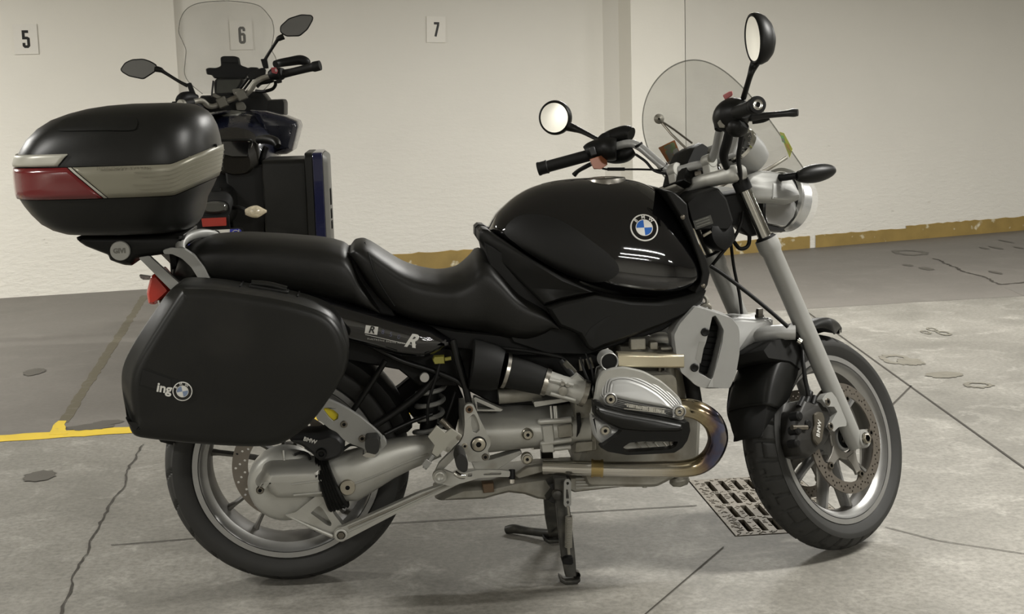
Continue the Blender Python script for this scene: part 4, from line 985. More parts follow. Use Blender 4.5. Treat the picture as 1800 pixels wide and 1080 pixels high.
# ------------------------------------------------------------------ passenger peg bracket
pb = [(556, 706), (577, 703), (598, 712), (616, 722), (634, 734), (649, 746), (664, 759), (676, 772), (679, 781), (672, 791), (660, 806), (640, 804), (642, 790), (617, 781), (604, 774), (592, 760), (580, 755), (565, 742), (556, 738)]
tear = [(568, 720), (572, 717), (586, 721), (595, 729), (594, 737), (586, 741), (579, 735)]
PB_ = plate_part(pb, -.20, .02, 'passenger_peg_bracket', forkp, [tear], r=.008, bev=.003)
g = G(); g.plate(roundpoly(XZ([(566, 718), (572, 715), (588, 720), (596, 729), (594, 739), (584, 741), (576, 735)], -.19), .003), -.188, -.184); g.build('yellow_label', yell, PB_)
for u, v in ((604.7, 746), (636.5, 771)): g = G(); bolt(g, P(u, v, -.20), (0, -1, 0), .009, .005); g.build('bolt', [bolt_m, blackp], PB_)
pk = plate_part([(643, 772), (664, 770), (668, 780), (666, 794), (660, 800), (645, 796), (641, 786)], -.27, .06, 'passenger_peg', rubber, r=.006, bev=.003)
g = G(); g.plate(roundpoly(XZ([(637, 801), (644, 796), (660, 799), (659, 805), (645, 805)], -.25), .002), -.25, -.20); g.build('peg_mount', chrome, pk, bevel=.001)
g = G(); g.plate(roundpoly(XZ([(668, 772), (675, 772), (680, 781), (674, 789), (670, 788)], -.23), .002), -.23, -.19); g.build('peg_clip', forkp, pk, bevel=.001)
# ------------------------------------------------------------------ rider footrest plate
fp = [(816, 718), (818, 712), (825, 709.5), (832, 712), (837, 722), (844, 738), (853.5, 757), (862, 774), (862.5, 783), (857, 793), (861.5, 801), (860, 808), (853, 811), (823, 813), (821, 801), (813, 791), (790, 815), (779, 826), (796, 836), (806, 840), (800, 850), (775, 852), (764, 846), (764, 832), (772, 815), (790, 797), (808, 779), (815, 766), (817, 748)]
slot = [(828, 731), (833, 728), (838, 735), (842.5, 748), (843, 757), (838, 762), (831, 760), (828.5, 748)]
YF_ = -.185
FP = plate_part(fp, YF_, .018, 'footrest_plate', cast, [slot], r=.005, bev=.002)
g = G(); g.plate(XZ(slot, YF_+.02), YF_+.016, YF_+.02); g.build('slot_back', cast, FP)
for u, v, r, mm in ((825, 720, .0095, rust), (817, 784.5, .0075, bolt_b), (853, 803.5, .009, bolt_m)): g = G(); bolt(g, P(u, v, YF_), (0, -1, 0), r, .004); g.build('bolt', [mm, blackp], FP)
g = G(); o = P(841, 781, YF_); g.lathe([(.0205, 0), (.0205, .003), (.0185, .004)], o, (0, -1, 0), 30, mi=1); g.lathe([(.0175, 0), (.0175, .007), (.016, .008), (.007, .008)], o, (0, -1, 0), 30); g.lathe([(.007, .008), (.006, .003), (0, .003)], o, (0, -1, 0), 6, mi=1, sm=False); g.build('pivot_bolt', [bolt_b, blackp], FP)
hs = plate_part([(752, 768), (767.5, 749), (783, 762), (793, 754), (813, 767), (800, 783), (788, 797), (779, 792), (769, 804), (759, 797), (764, 783)], -.195, .012, 'heel_guard', champl, r=.003)
for u, v in ((806, 770), (788, 790)): g = G(); g.lathe([(.006, 0), (.006, .003), (0, .004)], P(u, v, -.195), (0, -1, 0), 14); g.build('screw', castd, hs)
g = G(); g.tube([P(762, 800, -.19), P(754, 812, -.19), P(746, 824, -.19)], .006, 10, 0); g.build('linkage_rod', forkp, hs)
g = G(); g.box(P(750, 815, -.19), (.018, .012, .02), Matrix.Rotation(math.radians(40), 3, 'Y')); g.build('linkage_clevis', forkp, hs, bevel=.001)
bar('master_cylinder', [P(800, 765, -.17), P(786, 748, -.165), P(776, 738, -.16)], .009, bolt_m)
peg = plate_part([(803, 803), (809, 797), (818, 802), (823, 812), (822, 828), (815, 832), (804, 826), (800, 815)], -.29, .09, 'rider_peg', rubber, r=.008, bev=.003)
g = G(); g.tube([P(800, 832, -.27), P(808, 837, -.275), P(816, 838, -.27)], .007, 10); g.build('peg_mount', chrome, peg)
lv = plate_part([(764, 830), (780, 826), (800, 834), (818, 832), (838, 827), (878, 827), (897, 829), (896, 839), (878, 839), (842, 841), (812, 850), (790, 855), (768, 849)], -.205, .012, 'brake_pedal', cast, [[(822, 833), (830, 832), (830, 838), (822, 839)], [(850, 833), (866, 831), (882, 832), (880, 835), (850, 836)]], r=.004)
g = G(); o = P(773, 838, -.207); g.lathe([(.0185, -.01), (.0185, .006), (.016, .008), (.013, .006), (.010, .007), (.006, .004), (0, .004)], o, (0, -1, 0), 28); g.build('pedal_pivot', cast, lv)
g = G(); g.tube([P(900, 826, -.19), P(900, 843, -.20)], .0085, 12, 0, mi=0); g.tube([P(900, 843, -.20), P(900, 850, -.202), P(900, 852, -.2025)], [.0085, .0085, .004], 12, 0, mi=1); g.build('pedal_tip', [blackp, steel], lv)
# ------------------------------------------------------------------ intake
def cone(name, pts, rs, m, n=24, parent=None):
    g = G().tube(pts, rs, n, 0); return g.build(name, m, parent or BIKE)
ia = [P(829, 640, -.14), P(838, 641, -.14), P(868, 647, -.142), P(882, 650, -.145)]
it = cone('intake_trumpet', ia, [.066, .065, .061, .053], matte, 28)
cone('hose_clamp', [P(886, 651, -.145), P(892, 652.5, -.145)], [.0470, .0465], steel, 28, it)
ih = cone('intake_hose', [P(892, 653, -.147), P(925, 662, -.16), P(958, 672, -.175)], [.043, .0405, .035], gripm, 24)
cone('hose_clamp', [P(956, 671, -.176), P(964, 673.5, -.178)], [.0365, .0355], steel, 24, ih)
th_ = cone('throttle_body', [P(962, 673, -.177), P(985, 680, -.185), P(1012, 688, -.195), P(1030, 692, -.20)], [.032, .030, .031, .033], cast, 22)
for a, b, r in (((966, 668), (1008, 677), .006), ((968, 692), (1012, 704), .005)): g = G(); g.tube([P(*a, -.215), P(*b, -.222)], r, 8, 0); g.build('throttle_rib', cast, th_)
for u, v, r in ((990, 688, .012), (989, 674, .0065), (998, 677, .0065)): g = G(); g.lathe([(r, -.02), (r, .003), (r*.8, .004), (0, .003)], P(u, v, -.222), (0, -1, 0), 18); g.build('throttle_boss', castd, th_)
g = G(); g.puff(XZ([(1003, 664), (1014, 656), (1028, 668), (1024, 674), (1010, 676)], -.19), [(0, -.16), (0, -.195), (.002, -.199)]); g.build('throttle_linkage', cast, th_)
cone('hose_clamp', [P(1022, 690, -.2), P(1030, 692.5, -.2)], [.0355, .0355], steel, 22, th_)
g = G(); g.puff(roundpoly(XZ([(988, 640), (996, 633), (1014, 652), (1006, 661)], -.17), .003), [(0, -.15), (0, -.178), (.002, -.181)]); add_part(g, 'injector_plug', mat('olive_black_plastic', (.05, .047, .035), .5))
cone('fuel_injector', [P(985, 634, -.165), P(1002, 655, -.175), P(1010, 664, -.18)], [.008, .010, .008], blackp, 14)
bar('cable', [P(1020, 628, -.16), P(1026, 650, -.17), P(1036, 676, -.18), P(1040, 700, -.19)], .0035, blackp)
bar('cable', [P(1030, 622, -.15), P(1040, 650, -.17), P(1046, 690, -.18)], .003, blackp)
g = G(); g.tube([P(1022, 632, -.15), P(1023, 652, -.155)], .007, 10, 0); g.tube([P(1034, 630, -.15), P(1040, 648, -.155)], .008, 10, 0); add_part(g, 'engine_mount_stud', castd)
bar('cable', [P(880, 612, -.13), P(930, 618, -.15), P(985, 628, -.16), P(1000, 640, -.165)], .005, blackp)
# ------------------------------------------------------------------ cylinder heads and exhaust (the boxer: one each side)
def cylinder(sgn):
    tag = lambda g: (g.mirrored() if sgn > 0 else g)
    hd = [(1047, 699), (1050, 675), (1056, 660), (1074, 650), (1100, 647), (1135, 655), (1166, 672), (1190, 693), (1202, 706), (1206, 742), (1206, 775), (1194, 790), (1100, 797), (1062, 786), (1043, 765), (1038, 738)]
    g = G(); g.puff(roundpoly(XZ(hd, -.35), .012, 3), [(.034, -.12), (.034, -.20), (.026, -.215), (.014, -.27), (.010, -.295), (.006, -.31), (.001, -.322), (.001, -.328), (.004, -.334)])
    H = tag(g).build('cylinder_head', cast, BIKE, sharp=50)
    # barrel fins between block and head
    for k in range(6):
        y = -.12-.013*k; g = G(); g.plate(roundpoly(XZ([(1052, 668), (1190, 660), (1200, 780), (1060, 785)], -.2), .02), y-.002, y+.002); tag(g).build('cylinder_fin', castd, H)
    cv = [(1050, 700), (1055, 672), (1064, 657), (1085, 650), (1110, 650), (1140, 660), (1168, 676), (1190, 696), (1202, 710), (1205, 728), (1203, 741), (1155, 733), (1097, 723), (1064, 715)]
    prof = [(0, -.325), (.001, -.338)]
    d, y = .001, -.338
    for k in range(5): prof += [(d+.0008, y-.0005), (d+.0012, y-.0045), (d+.0040, y-.0060), (d+.0048, y-.0025)]; d += .0052; y -= .0062
    prof += [(d+.001, y-.002), (d+.003, y-.005), (d+.006, y-.0068), (d+.010, y-.0076)]
    o = dens(XZ(cv, -.355), 4, 2); zlo = P(1130, 728, -.36).z
    tl_ = lambda p: (p[0], p[1]+.32*max(-.01, p[2]-zlo)*min(1, max(0, (-.325-p[1])/.02)), p[2])
    g = G(); g.puff(o, prof); g.v = [tl_(p) for p in g.v]; V = tag(g).build('valve_cover', silver, BIKE, sharp=40)
    yf = prof[-1][1]
    for u, v in ((1074.5, 704), (1194, 724)):
        g = G(); q = Vector(tl_(P(u, v, yf+.002))); g.lathe([(.0165, -.01), (.0165, .003), (.0145, .005), (.0125, .001)], q, (0, -1, 0), 26); bolt(g, q, (0, -1, 0), .0115, .006, 1, 2, .42); tag(g).build('cover_bolt', [silver, bolt_b, blackp], V)
    g = G()
    for k in range(17):
        t = k/16; u, v = 1104+62*t, 714+10.5*t
        rect_on(g, u, v, .0035+.0015*(k % 3), .0085, yf-.0006, math.radians(-8), th=.0012)
    rect_on(g, 1135, 716.2, .104, .0018, yf-.0006, math.radians(-9), th=.0012); rect_on(g, 1134, 723.4, .104, .0018, yf-.0006, math.radians(-9), th=.0012)
    g.v = [tl_(p) for p in g.v]; tag(g).build('cover_ridges', castd, V)
    lc = [(1040, 731), (1062, 743), (1093, 757), (1076, 770), (1058, 783), (1046, 770)]
    g = G(); g.puff(roundpoly(XZ(lc, -.36), .006, 3), [(0, -.32), (0, -.352), (.003, -.360), (.006, -.362)]); LC = tag(g).build('lower_cover', silver, BIKE)
    g = G(); q = P(1063.5, 757, -.361); g.lathe([(.0165, 0), (.0165, .003), (.0145, .004), (.0125, .001)], q, (0, -1, 0), 24); bolt(g, q, (0, -1, 0), .0112, .006, 1, 2, .42); tag(g).build('cover_bolt', [silver, bolt_b, blackp], LC)
    gd = [(1043, 708), (1052, 706), (1064, 716), (1097, 724.5), (1155, 734.5), (1203, 744), (1207, 741), (1211, 742), (1213, 757), (1208, 774), (1199, 787), (1185, 796), (1150, 798), (1102, 800), (1068, 794), (1054, 786), (1062, 782), (1078, 771), (1094, 757), (1066, 744), (1044, 730)]
    win = [(1095, 786), (1107, 778), (1130, 776), (1192, 776), (1189, 784), (1178, 790), (1105, 795), (1097, 792)]
    gap_ = [(1094, 756), (1120, 760), (1160, 761), (1195, 758), (1203, 746), (1204, 757), (1200, 764), (1120, 766)]
    g = G(); g.plate(roundpoly(XZ(gd, -.385), .003, 2), -.388, -.355, [roundpoly(XZ(win, -.385), .003, 2)])
    GD = tag(g).build('cylinder_guard', satin, BIKE, bevel=.006, bseg=3)
    g = G(); g.puff(roundpoly(XZ([(1046, 712), (1064, 719), (1097, 727), (1155, 737), (1200, 746), (1202, 757), (1190, 760), (1130, 760), (1092, 756), (1062, 742), (1046, 728)], -.393), .006, 3), [(0, -.38), (.001, -.390), (.005, -.396), (.010, -.399)]); tag(g).build('guard_bulge', gloss if 0 else casep, GD)
    g = G(); q = P(1183, 777, -.352); bolt(g, q, (0, -1, 0), .012, .012, 0, 1, .42)
    for k in range(4): g.tube([P(1118+k*16, 778, -.345), P(1130+k*16, 792, -.345)], .003, 6, 0)
    tag(g).build('head_ribs', castd, H)
    # exhaust header
    pts = [(1188, 716, -.24), (1212, 718, -.262), (1236, 727, -.270), (1255, 745, -.262), (1262, 772, -.24), (1252, 799, -.215), (1232, 817, -.20), (1205, 824, -.19), (1160, 825, -.18), (1110, 825, -.17), (1056, 824, -.16), (1010, 823, -.15), (955, 822, -.13)]
    g = G().tube([P(*q) for q in pts], [.024, .025, .0255, .0265, .0265, .0255, .0245, .023, .0215, .0205, .020, .0195, .019], 22, 8)
    E_ = tag(g).build('exhaust_header', header_m, BIKE)
    g = G(); a, b = P(1039, 823.6, -.156), P(1060, 824.1, -.160); g.tube([a, b], .0225, 22, 0); g.tube([a, a.lerp(b, .18)], .0245, 22, 0); g.tube([a.lerp(b, .82), b], .0245, 22, 0); tag(g).build('pipe_clamp', mat('brassy_steel', (.50, .38, .17), .25, metal=1.0), E_)
    # frame tube above the cylinder with its round end, and lower strut
    g = G(); rows = []
    for u, vt, vb in ((1084, 619, 644), (1110, 620, 645), (1150, 621, 645.5), (1200, 621, 646)):
        a, b = P(u, vt, -.185), P(u, vb, -.185); m_ = (a+b)/2; hh = (a-b).length/2
        rows.append([(m_.x, m_.y+y*.02, m_.z+z*hh) for y, z in ((-1, -.75), (-1, .75), (-.7, 1), (.7, 1), (1, .75), (1, -.75), (.7, -1), (-.7, -1))])
    g.grid(rows, closed_v=True, cap=True); FT = tag(g).build('front_frame_tube', mat('champagne_frame', (.50, .45, .33), .3, metal=.85, var=.05), BIKE, bevel=.002)
    g = G(); q = P(1071, 636, -.240); g.lathe([(.0235, -.03), (.0235, .003), (.022, .0045), (.0205, .003), (.0205, -.004)], q, (0, -1, 0), 32); g.lathe([(.0205, -.004), (0, -.003)], q, (0, -1, 0), 32, mi=1); g.lathe([(.0235, -.03), (.024, -.048)], q, (0, -1, 0), 24); tag(g).build('tube_end', [forkp, matte], FT)
header_m = bpy.data.materials.new('heat_tinted_pipe'); header_m.use_nodes = True
def _hm():
    nt = header_m.node_tree; N = nt.nodes; L = nt.links; b = N['Principled BSDF']; tc = N.new('ShaderNodeTexCoord'); sx = N.new('ShaderNodeSeparateXYZ'); L.new(tc.outputs['Object'], sx.inputs[0])
    nz = N.new('ShaderNodeTexNoise'); nz.inputs['Scale'].default_value = 18; nz.inputs['Detail'].default_value = 5; L.new(tc.outputs['Object'], nz.inputs['Vector'])
    # colour runs along the bend: x places it (object x is measured from the bike's origin)
    mul = N.new('ShaderNodeMath'); mul.operation = 'MULTIPLY_ADD'; mul.inputs[1].default_value = .09; L.new(nz.outputs['Fac'], mul.inputs[0]); L.new(sx.outputs['X'], mul.inputs[2])
    mr = N.new('ShaderNodeMapRange'); mr.inputs[1].default_value = P(1120, 825, -.17).x-.75; mr.inputs[2].default_value = P(1268, 770, -.24).x-.75+.045; L.new(mul.outputs[0], mr.inputs[0])
    r = N.new('ShaderNodeValToRGB'); L.new(mr.outputs[0], r.inputs[0]); e = r.color_ramp.elements
    cols = [(0, (.70, .68, .63)), (.40, (.64, .60, .52)), (.62, (.50, .44, .32)), (.76, (.40, .33, .20)), (.84, (.25, .18, .13)), (.90, (.13, .11, .15)), (.96, (.11, .12, .20)), (1, (.16, .14, .14))]
    e[0].position, e[0].color = cols[0][0], (*cols[0][1], 1); e[1].position, e[1].color = 1, (*cols[-1][1], 1)
    for p_, c_ in cols[1:-1]: q = e.new(p_); q.color = (*c_, 1)
    L.new(r.outputs[0], b.inputs['Base Color']); b.inputs['Metallic'].default_value = 1; b.inputs['Roughness'].default_value = .17
_hm()
cylinder(-1); cylinder(1)
g = G(); g.puff(XZ([(1080, 600), (1190, 600), (1205, 640), (1200, 700), (1130, 690), (1090, 650)], -.05), [(.006, .11), (0, .10), (0, -.09), (.006, -.10)]); add_part(g, 'front_engine_cover', castd)
for u, v, w_, h_ in ((1120, 604, .04, .03), (1148, 607, .02, .02), (1170, 612, .03, .008)): g = G(); g.box(P(u, v, -.15), (w_, .03, h_)); add_part(g, 'engine_fitting', castd, bevel=.003)
for u0, u1, r, m_ in ((1177, 1180, .015, castd), (1160, 1160, .006, bolt_m), (1210, 1222, .020, matte)): g = G(); g.tube([P(u0, 640, -.13), P(u1, 712, -.14)], r, 14, 0); add_part(g, 'oil_pipe', m_)
# ------------------------------------------------------------------ centre stand
def stand(sgn):
    Y = -.15*1
    g = G(); pts = [P(984, 838, -.14), P(988, 880, -.145), P(993, 930, -.155), P(998, 975, -.165), (P(1003, 1012, -.172))]
    rows = []
    for p_, w_ in zip(pts, (.017, .0175, .0185, .0185, .0145)): rows.append([p_+Vector((x*w_, y*.011, 0)) for x, y in ((-1, -1), (-.6, -1.2), (.6, -1.2), (1, -1), (1, 1), (-1, 1))])
    g.grid(rows, closed_v=True, cap=True)
    f = P(1005, 1010, -.172); 
    rows = [[(f.x+x, -.172+y, z) for y, z in ((-.022, .004), (-.015, .0), (.015, .0), (.022, .004), (.022, .012), (-.022, .012))] for x in (-.034, -.02, .012, .02)]
    rows = [[(p[0], p[1], p[2]+dz) for p in r_] for r_, dz in zip(rows, (.010, 0, 0, .006))]
    g.grid(rows, closed_v=True, cap=True); g.lathe([(.010, -.012), (.010, .012), (0, .012)], Vector((f.x+.012, -.172, .022)), (0, 1, 0), 14)
    if sgn > 0: g = g.mirrored()
    return g.build('stand_leg', standm, CS, bevel=.0015)
standm = mat('stand_dull_black', (0.035, 0.034, 0.029), .45, metal=.3, var=.3, dirt=((.09, .085, .07), 25, .5, .75))
g = G(); g.tube([P(985, 862, -.15), P(985, 862, .15)], .014, 14, 0); CS = add_part(g, 'centre_stand', standm)
stand(-1); stand(1)
g = G(); g.tube([P(992, 930, -.15), P(992, 930, .15)], .010, 12, 0); g.build('stand_crossbar', standm, CS)
g = G(); g.tube([P(988, 935, .145), P(965, 938, .18), P(930, 934, .23), P(905, 930, .26), P(890, 932, .275)], [.014, .013, .012, .014, .012], 12); g.build('stand_tang', standm, CS)
g = G(); o = P(980, 871, -.165); g.lathe([(.013, -.02), (.013, .004), (.010, .006), (0, .006)], o, (0, -1, 0), 18); g.build('pivot_bolt', standm, CS)
lkp = [(991.5, 848), (995, 843), (1001, 843), (1004, 848), (1004, 888), (1000.5, 892), (994, 892), (991, 888)]
plate_part(lkp, -.185, .006, 'spring_link', forkp, [circ(0, 0, 1) and [(994.5, 850), (998, 847), (1001, 850), (998, 854)], [(995, 861), (1000, 861), (1000, 877), (995, 877)], [(995, 883), (998, 880), (1001, 883), (998, 888)]], r=.003, bev=.001, parent=CS)
g = G(); A_, B_ = P(998, 890, -.185), P(1000, 906, -.185); g.tube([A_, B_], .003, 8, 0); pts = []
A2, B2 = P(1000, 908, -.185), P(999, 962, -.19)
for k in range(221): t = k/220; a = t*2*PI*22; pts.append(A2.lerp(B2, t)+Vector((math.cos(a)*.0085, math.sin(a)*.0085, 0)))
g.tube(pts, .0019, 5, 0); g.tube([B2, P(1000, 975, -.19)], .004, 8, 0); g.build('stand_spring', castd, CS)
g = G(); g.puff(roundpoly(XZ([(987, 984), (995, 979), (1007, 979), (1009, 990), (1005, 994), (990, 993)], -.19), .003), [(0, -.165), (0, -.188), (.002, -.191)]); g.build('stand_stop', blackp, CS)
g = G(); g.puff(XZ([(962, 850), (985, 838), (1000, 838), (992, 850), (985, 885), (970, 883), (960, 878), (972, 862)], -.12), [(.003, -.08), (0, -.085), (0, -.13), (.003, -.135)]); g.build('stand_mount', mat('mount_black', (.015, .015, .014), .5), CS)
# ================================================================== front end (steered assembly, built in its own straight-ahead frame)
def sp(g, name, m, parent=None, **k): return g.build(name, m, parent or BIKE, SF, **k)
def stube(name, pts, r, m, parent=None, n=14, sm=6, mirror=False):
    g = G().tube(pts, r, n, sm); o = sp(g, name, m, parent)
    if mirror: sp(g.mirrored(), name, m, parent)
    return o
LT, LC, LB_ = S(1301, 318, -.1), S(1347, 422, -.1), S(1506, 786, -.1)
for s in (1, -1):
    M_ = (lambda q: q) if s > 0 else (lambda q: Vector((q.x, -q.y, q.z)))
    dr = (LB_-LC).normalized()
    g = G(); g.tube([M_(LC-dr*.004), M_(LC+dr*.012), M_(LC+dr*.030), M_(LC+dr*.040), M_(LC+dr*.24), M_(LB_-dr*.09), M_(LB_-dr*.02), M_(LB_)], [.0305, .0315, .031, .0265, .0265, .0255, .024, .021], 28, 0); leg = sp(g, 'fork_slider', forkp)
    g = G(); g.tube([M_(LT), M_(LC)], .0185, 24, 0); g.build('fork_tube', chrome, leg, SF)
    g = G(); g.tube([M_(LC-dr*.010), M_(LC-dr*.002)], [.024, .030], 24, 0); g.build('dust_seal', blackp, leg, SF)
    g = G(); a = M_(LT); d2 = (LC-LT).normalized(); g.tube([a-d2*.0, a+d2*.028], .0235, 20, 0); g.build('fork_clamp_ring', blackp, leg, SF)
    ax_ = M_(S(1508, 773, -.1)); yy = Vector((0, -s, 0))
    g = G(); g.lathe([(.026, -.02), (.026, .022), (.023, .026), (.0165, .026)], ax_, yy, 26); g.build('axle_boss', forkp, leg, SF)
    g = G(); g.lathe([(.0165, .026), (.0155, .034), (.010, .034)], ax_, yy, 6, sm=False); g.lathe([(.010, .034), (.009, .026), (0, .026)], ax_, yy, 12, mi=1); g.build('axle_nut', [bolt_b, blackp], leg, SF)
    # caliper lugs
    lug = [(1441, 703), (1449, 692), (1458, 690), (1466, 700), (1474, 718), (1484, 742), (1484, 750), (1470, 752), (1462, 760), (1453, 752), (1460, 738), (1468, 725), (1462, 716), (1450, 716)]
    g = G(); g.plate(roundpoly(XZ(lug, -.115, SF), .003, 2), -.123, -.10); g = g if s > 0 else g.mirrored(); g.build('caliper_lug', forkp, leg, SF, bevel=.003)
    for u, v in ((1454, 707), (1459, 750)):
        g = G(); bolt(g, S(u, v, -.122), (0, -1, 0), .0105, .004); g = g if s > 0 else g.mirrored(); g.build('bolt', [bolt_m, blackp], leg, SF)
# axle, spacer
g = G(); q = S(1508, 773, -.1); g.tube([Vector((q.x, -.1, q.z)), Vector((q.x, .1, q.z))], .012, 16, 0); sp(g, 'front_axle', bolt_m)
g = G(); c = Vector((FAX.x, 0, FAX.z)); g.lathe([(.016, .07), (.034, .07), (.036, .062), (.036, -.0), (.016, 0)], c, (0, -1, 0), 30); g.lathe([(.016, .069), (.028, .0705), (.028, .072), (.016, .071)], c, (0, -1, 0), 30, mi=1); g.build('bearing_sleeve', [silver, blackp], fw_, SF)
# calipers
def caliper(s):
    f = (lambda g: g if s > 0 else g.mirrored())
    oc = [(1420, 711), (1432, 705), (1445, 722), (1449, 738), (1446, 772), (1438, 785), (1424, 797), (1411, 807), (1396, 802), (1387, 778), (1389, 732), (1402, 704)]
    g = G(); g.puff(roundpoly(XZ(oc, -.085, SF), .006, 3), [(.002, -.045), (0, -.05), (0, -.10), (.004, -.108), (.009, -.111)]); C_ = f(g).build('front_caliper', mat('caliper_dark', (.013, .012, .010), .5, metal=.2, var=.3), BIKE, SF)
    pl = [(1432, 728), (1438, 724), (1446, 725), (1450, 736), (1449, 752), (1445, 776), (1438, 784), (1431, 775), (1429, 760), (1433, 748)]
    g = G(); g.puff(roundpoly(XZ(pl, -.118, SF), .004, 3), [(0, -.105), (0, -.116), (.003, -.1195), (.006, -.120)]); f(g).build('caliper_plate', calip, C_, SF)
    # the maker's letters run upward along the plate
    a, b = S(1437.5, 771, -.121), S(1441.5, 737, -.121); d = (b-a); g = G(); ex = d.normalized(); ez = ex.cross(Vector((0, -1, 0)))*-1
    g.text('BMW', .0185, (a+b)/2, ex, Vector((0, -1, 0)).cross(ex), bold=.0007, space=1.15)
    (g if s > 0 else G().add([(0, 0, 0), (.001, 0, 0), (0, 0, .001)], [[0, 1, 2]])).build('caliper_lettering', greyp, C_, SF) if s > 0 else None
    if s < 0: C_.location = C_.location+(SF.m.to_3x3() @ Vector((.075, 0, .01))); return
    for u, v, r in ((1402, 732, .013), (1400, 757, .012), (1398, 780, .011), (1418, 746, .012)):
        g = G(); g.lathe([(r, -.02), (r, .006), (r*.7, .010), (0, .010)], S(u, v, -.108), (0, -1, 0), 16); f(g).build('caliper_piston_cap', blackp, C_, SF)
    g = G(); g.tube([S(1392, 752, -.11), S(1418, 752, -.115)], .007, 10, 0); f(g).build('pad_pin', bolt_m, C_, SF)
    for a, b, r in (((1404, 716), (1412, 700), .008), ((1416, 712), (1424, 690), .009), ((1428, 712), (1432, 698), .008)):
        g = G(); g.tube([S(*a, -.10), S(*b, -.095)], r, 10, 0); f(g).build('caliper_fitting', blackp, C_, SF)
caliper(1); caliper(-1)
# mudguard
def fender():
    g = G(); rows = []; n = 56
    for i in range(n+1):
        t = i/n; a = math.radians(63+t*96); ro = .350-.024*min(1, t*1.6); w = .076*min(1, .04+ .96*(t/.24)**.75)
        # skirts reach lower around the fork mounting and at the back
        sk = .022+.03*math.exp(-((t-.16)/.12)**2)+.060*math.exp(-((t-.80)/.20)**4)
        if t < .2: sk *= .12+.88*t/.2
        row = []
        for y, dr in ((-1, -sk), (-1.0, -.55*sk), (-.99, -.012), (-.93, -.003), (-.75, .002), (-.4, .006), (0, .008), (.4, .006), (.75, .002), (.93, -.003), (.99, -.012), (1, -.55*sk), (1, -sk)):
            r = ro+dr; row.append((FAX.x+math.cos(a)*r, y*w, FAX.z+math.sin(a)*r))
        rows.append(row)
    g.grid(rows); o = sp(g, 'front_mudguard', satin, sharp=50); md = o.modifiers.new('shell', 'SOLIDIFY'); md.thickness = .003
    g = G(); rows = []
    for i in range(21):
        t = i/20; a = math.radians(157+t*17); r = .326-.004*t; w = .070*(1-.35*t**2)
        rows.append([(FAX.x+math.cos(a)*(r+d), y*w, FAX.z+math.sin(a)*(r+d)) for y, d in ((-1, -.055*(1-t)), (-.97, -.008), (-.5, .001), (0, .003), (.5, .001), (.97, -.008), (1, -.055*(1-t)))])
    g.grid(rows); f2 = sp(g, 'mudguard_flap', matte, o); md = f2.modifiers.new('shell', 'SOLIDIFY'); md.thickness = .003
    return o
FEN = fender()
g = G(); g.puff(roundpoly(XZ([(1330, 618), (1345, 600), (1385, 592), (1402, 600), (1406, 625), (1398, 655), (1380, 640), (1340, 634)], -.06, SF), .006, 2), [(0, .08), (0, -.07), (.004, -.08)]); g.build('mudguard_mount', matte, FEN, SF)
# fork bridge and telelever arm
BJ = P(1344, 578, 0.0)
g = G(); a, b = S(1398, 585, -.10), S(1398, 585, -.10)
pts = [Vector((a.x, -.1, a.z)), Vector((a.x-.035, -.06, a.z+.008)), Vector((a.x-.055, 0, a.z+.012)), Vector((a.x-.035, .06, a.z+.008)), Vector((a.x, .1, a.z))]
g.tube(pts, [.020, .021, .024, .021, .020], 16, 8); sp(g, 'fork_bridge', silver)
arm_o = [(1284, 562), (1302, 560), (1329, 562), (1344, 558), (1356, 564), (1360, 573), (1356, 581), (1325, 604), (1302, 621), (1284, 632)]
g = G(); g.puff(roundpoly(XZ(arm_o, -.04), .006, 3), [(.006, .06), (0, .05), (0, -.035), (.004, -.044), (.010, -.048)]); ARM = add_part(g, 'telelever_arm', silver)
g = G(); q = P(1344, 565, -.015); g.lathe([(.022, -.02), (.022, .004), (.018, .008), (.012, .008)], q, (0, 0, 1), 24); g.build('ball_joint', silver, ARM)
g = G(); q = P(1335, 558, -.015); g.lathe([(0, .024), (.009, .024), (.010, .020), (.0105, .008), (.013, .008), (.013, 0)][::-1], q, (0, 0, 1), 6, sm=False); g.build('castle_nut', mat('dark_nut', (.11, .10, .085), .4, metal=.8), ARM)
g = G(); g.puff(roundpoly(XZ([(1300, 626), (1330, 602), (1352, 586), (1385, 574), (1400, 576), (1398, 588), (1365, 596), (1335, 606), (1310, 630)], -.03), .004, 2), [(0, .02), (0, -.03), (.003, -.035)]); g.build('arm_web', forkp, ARM)
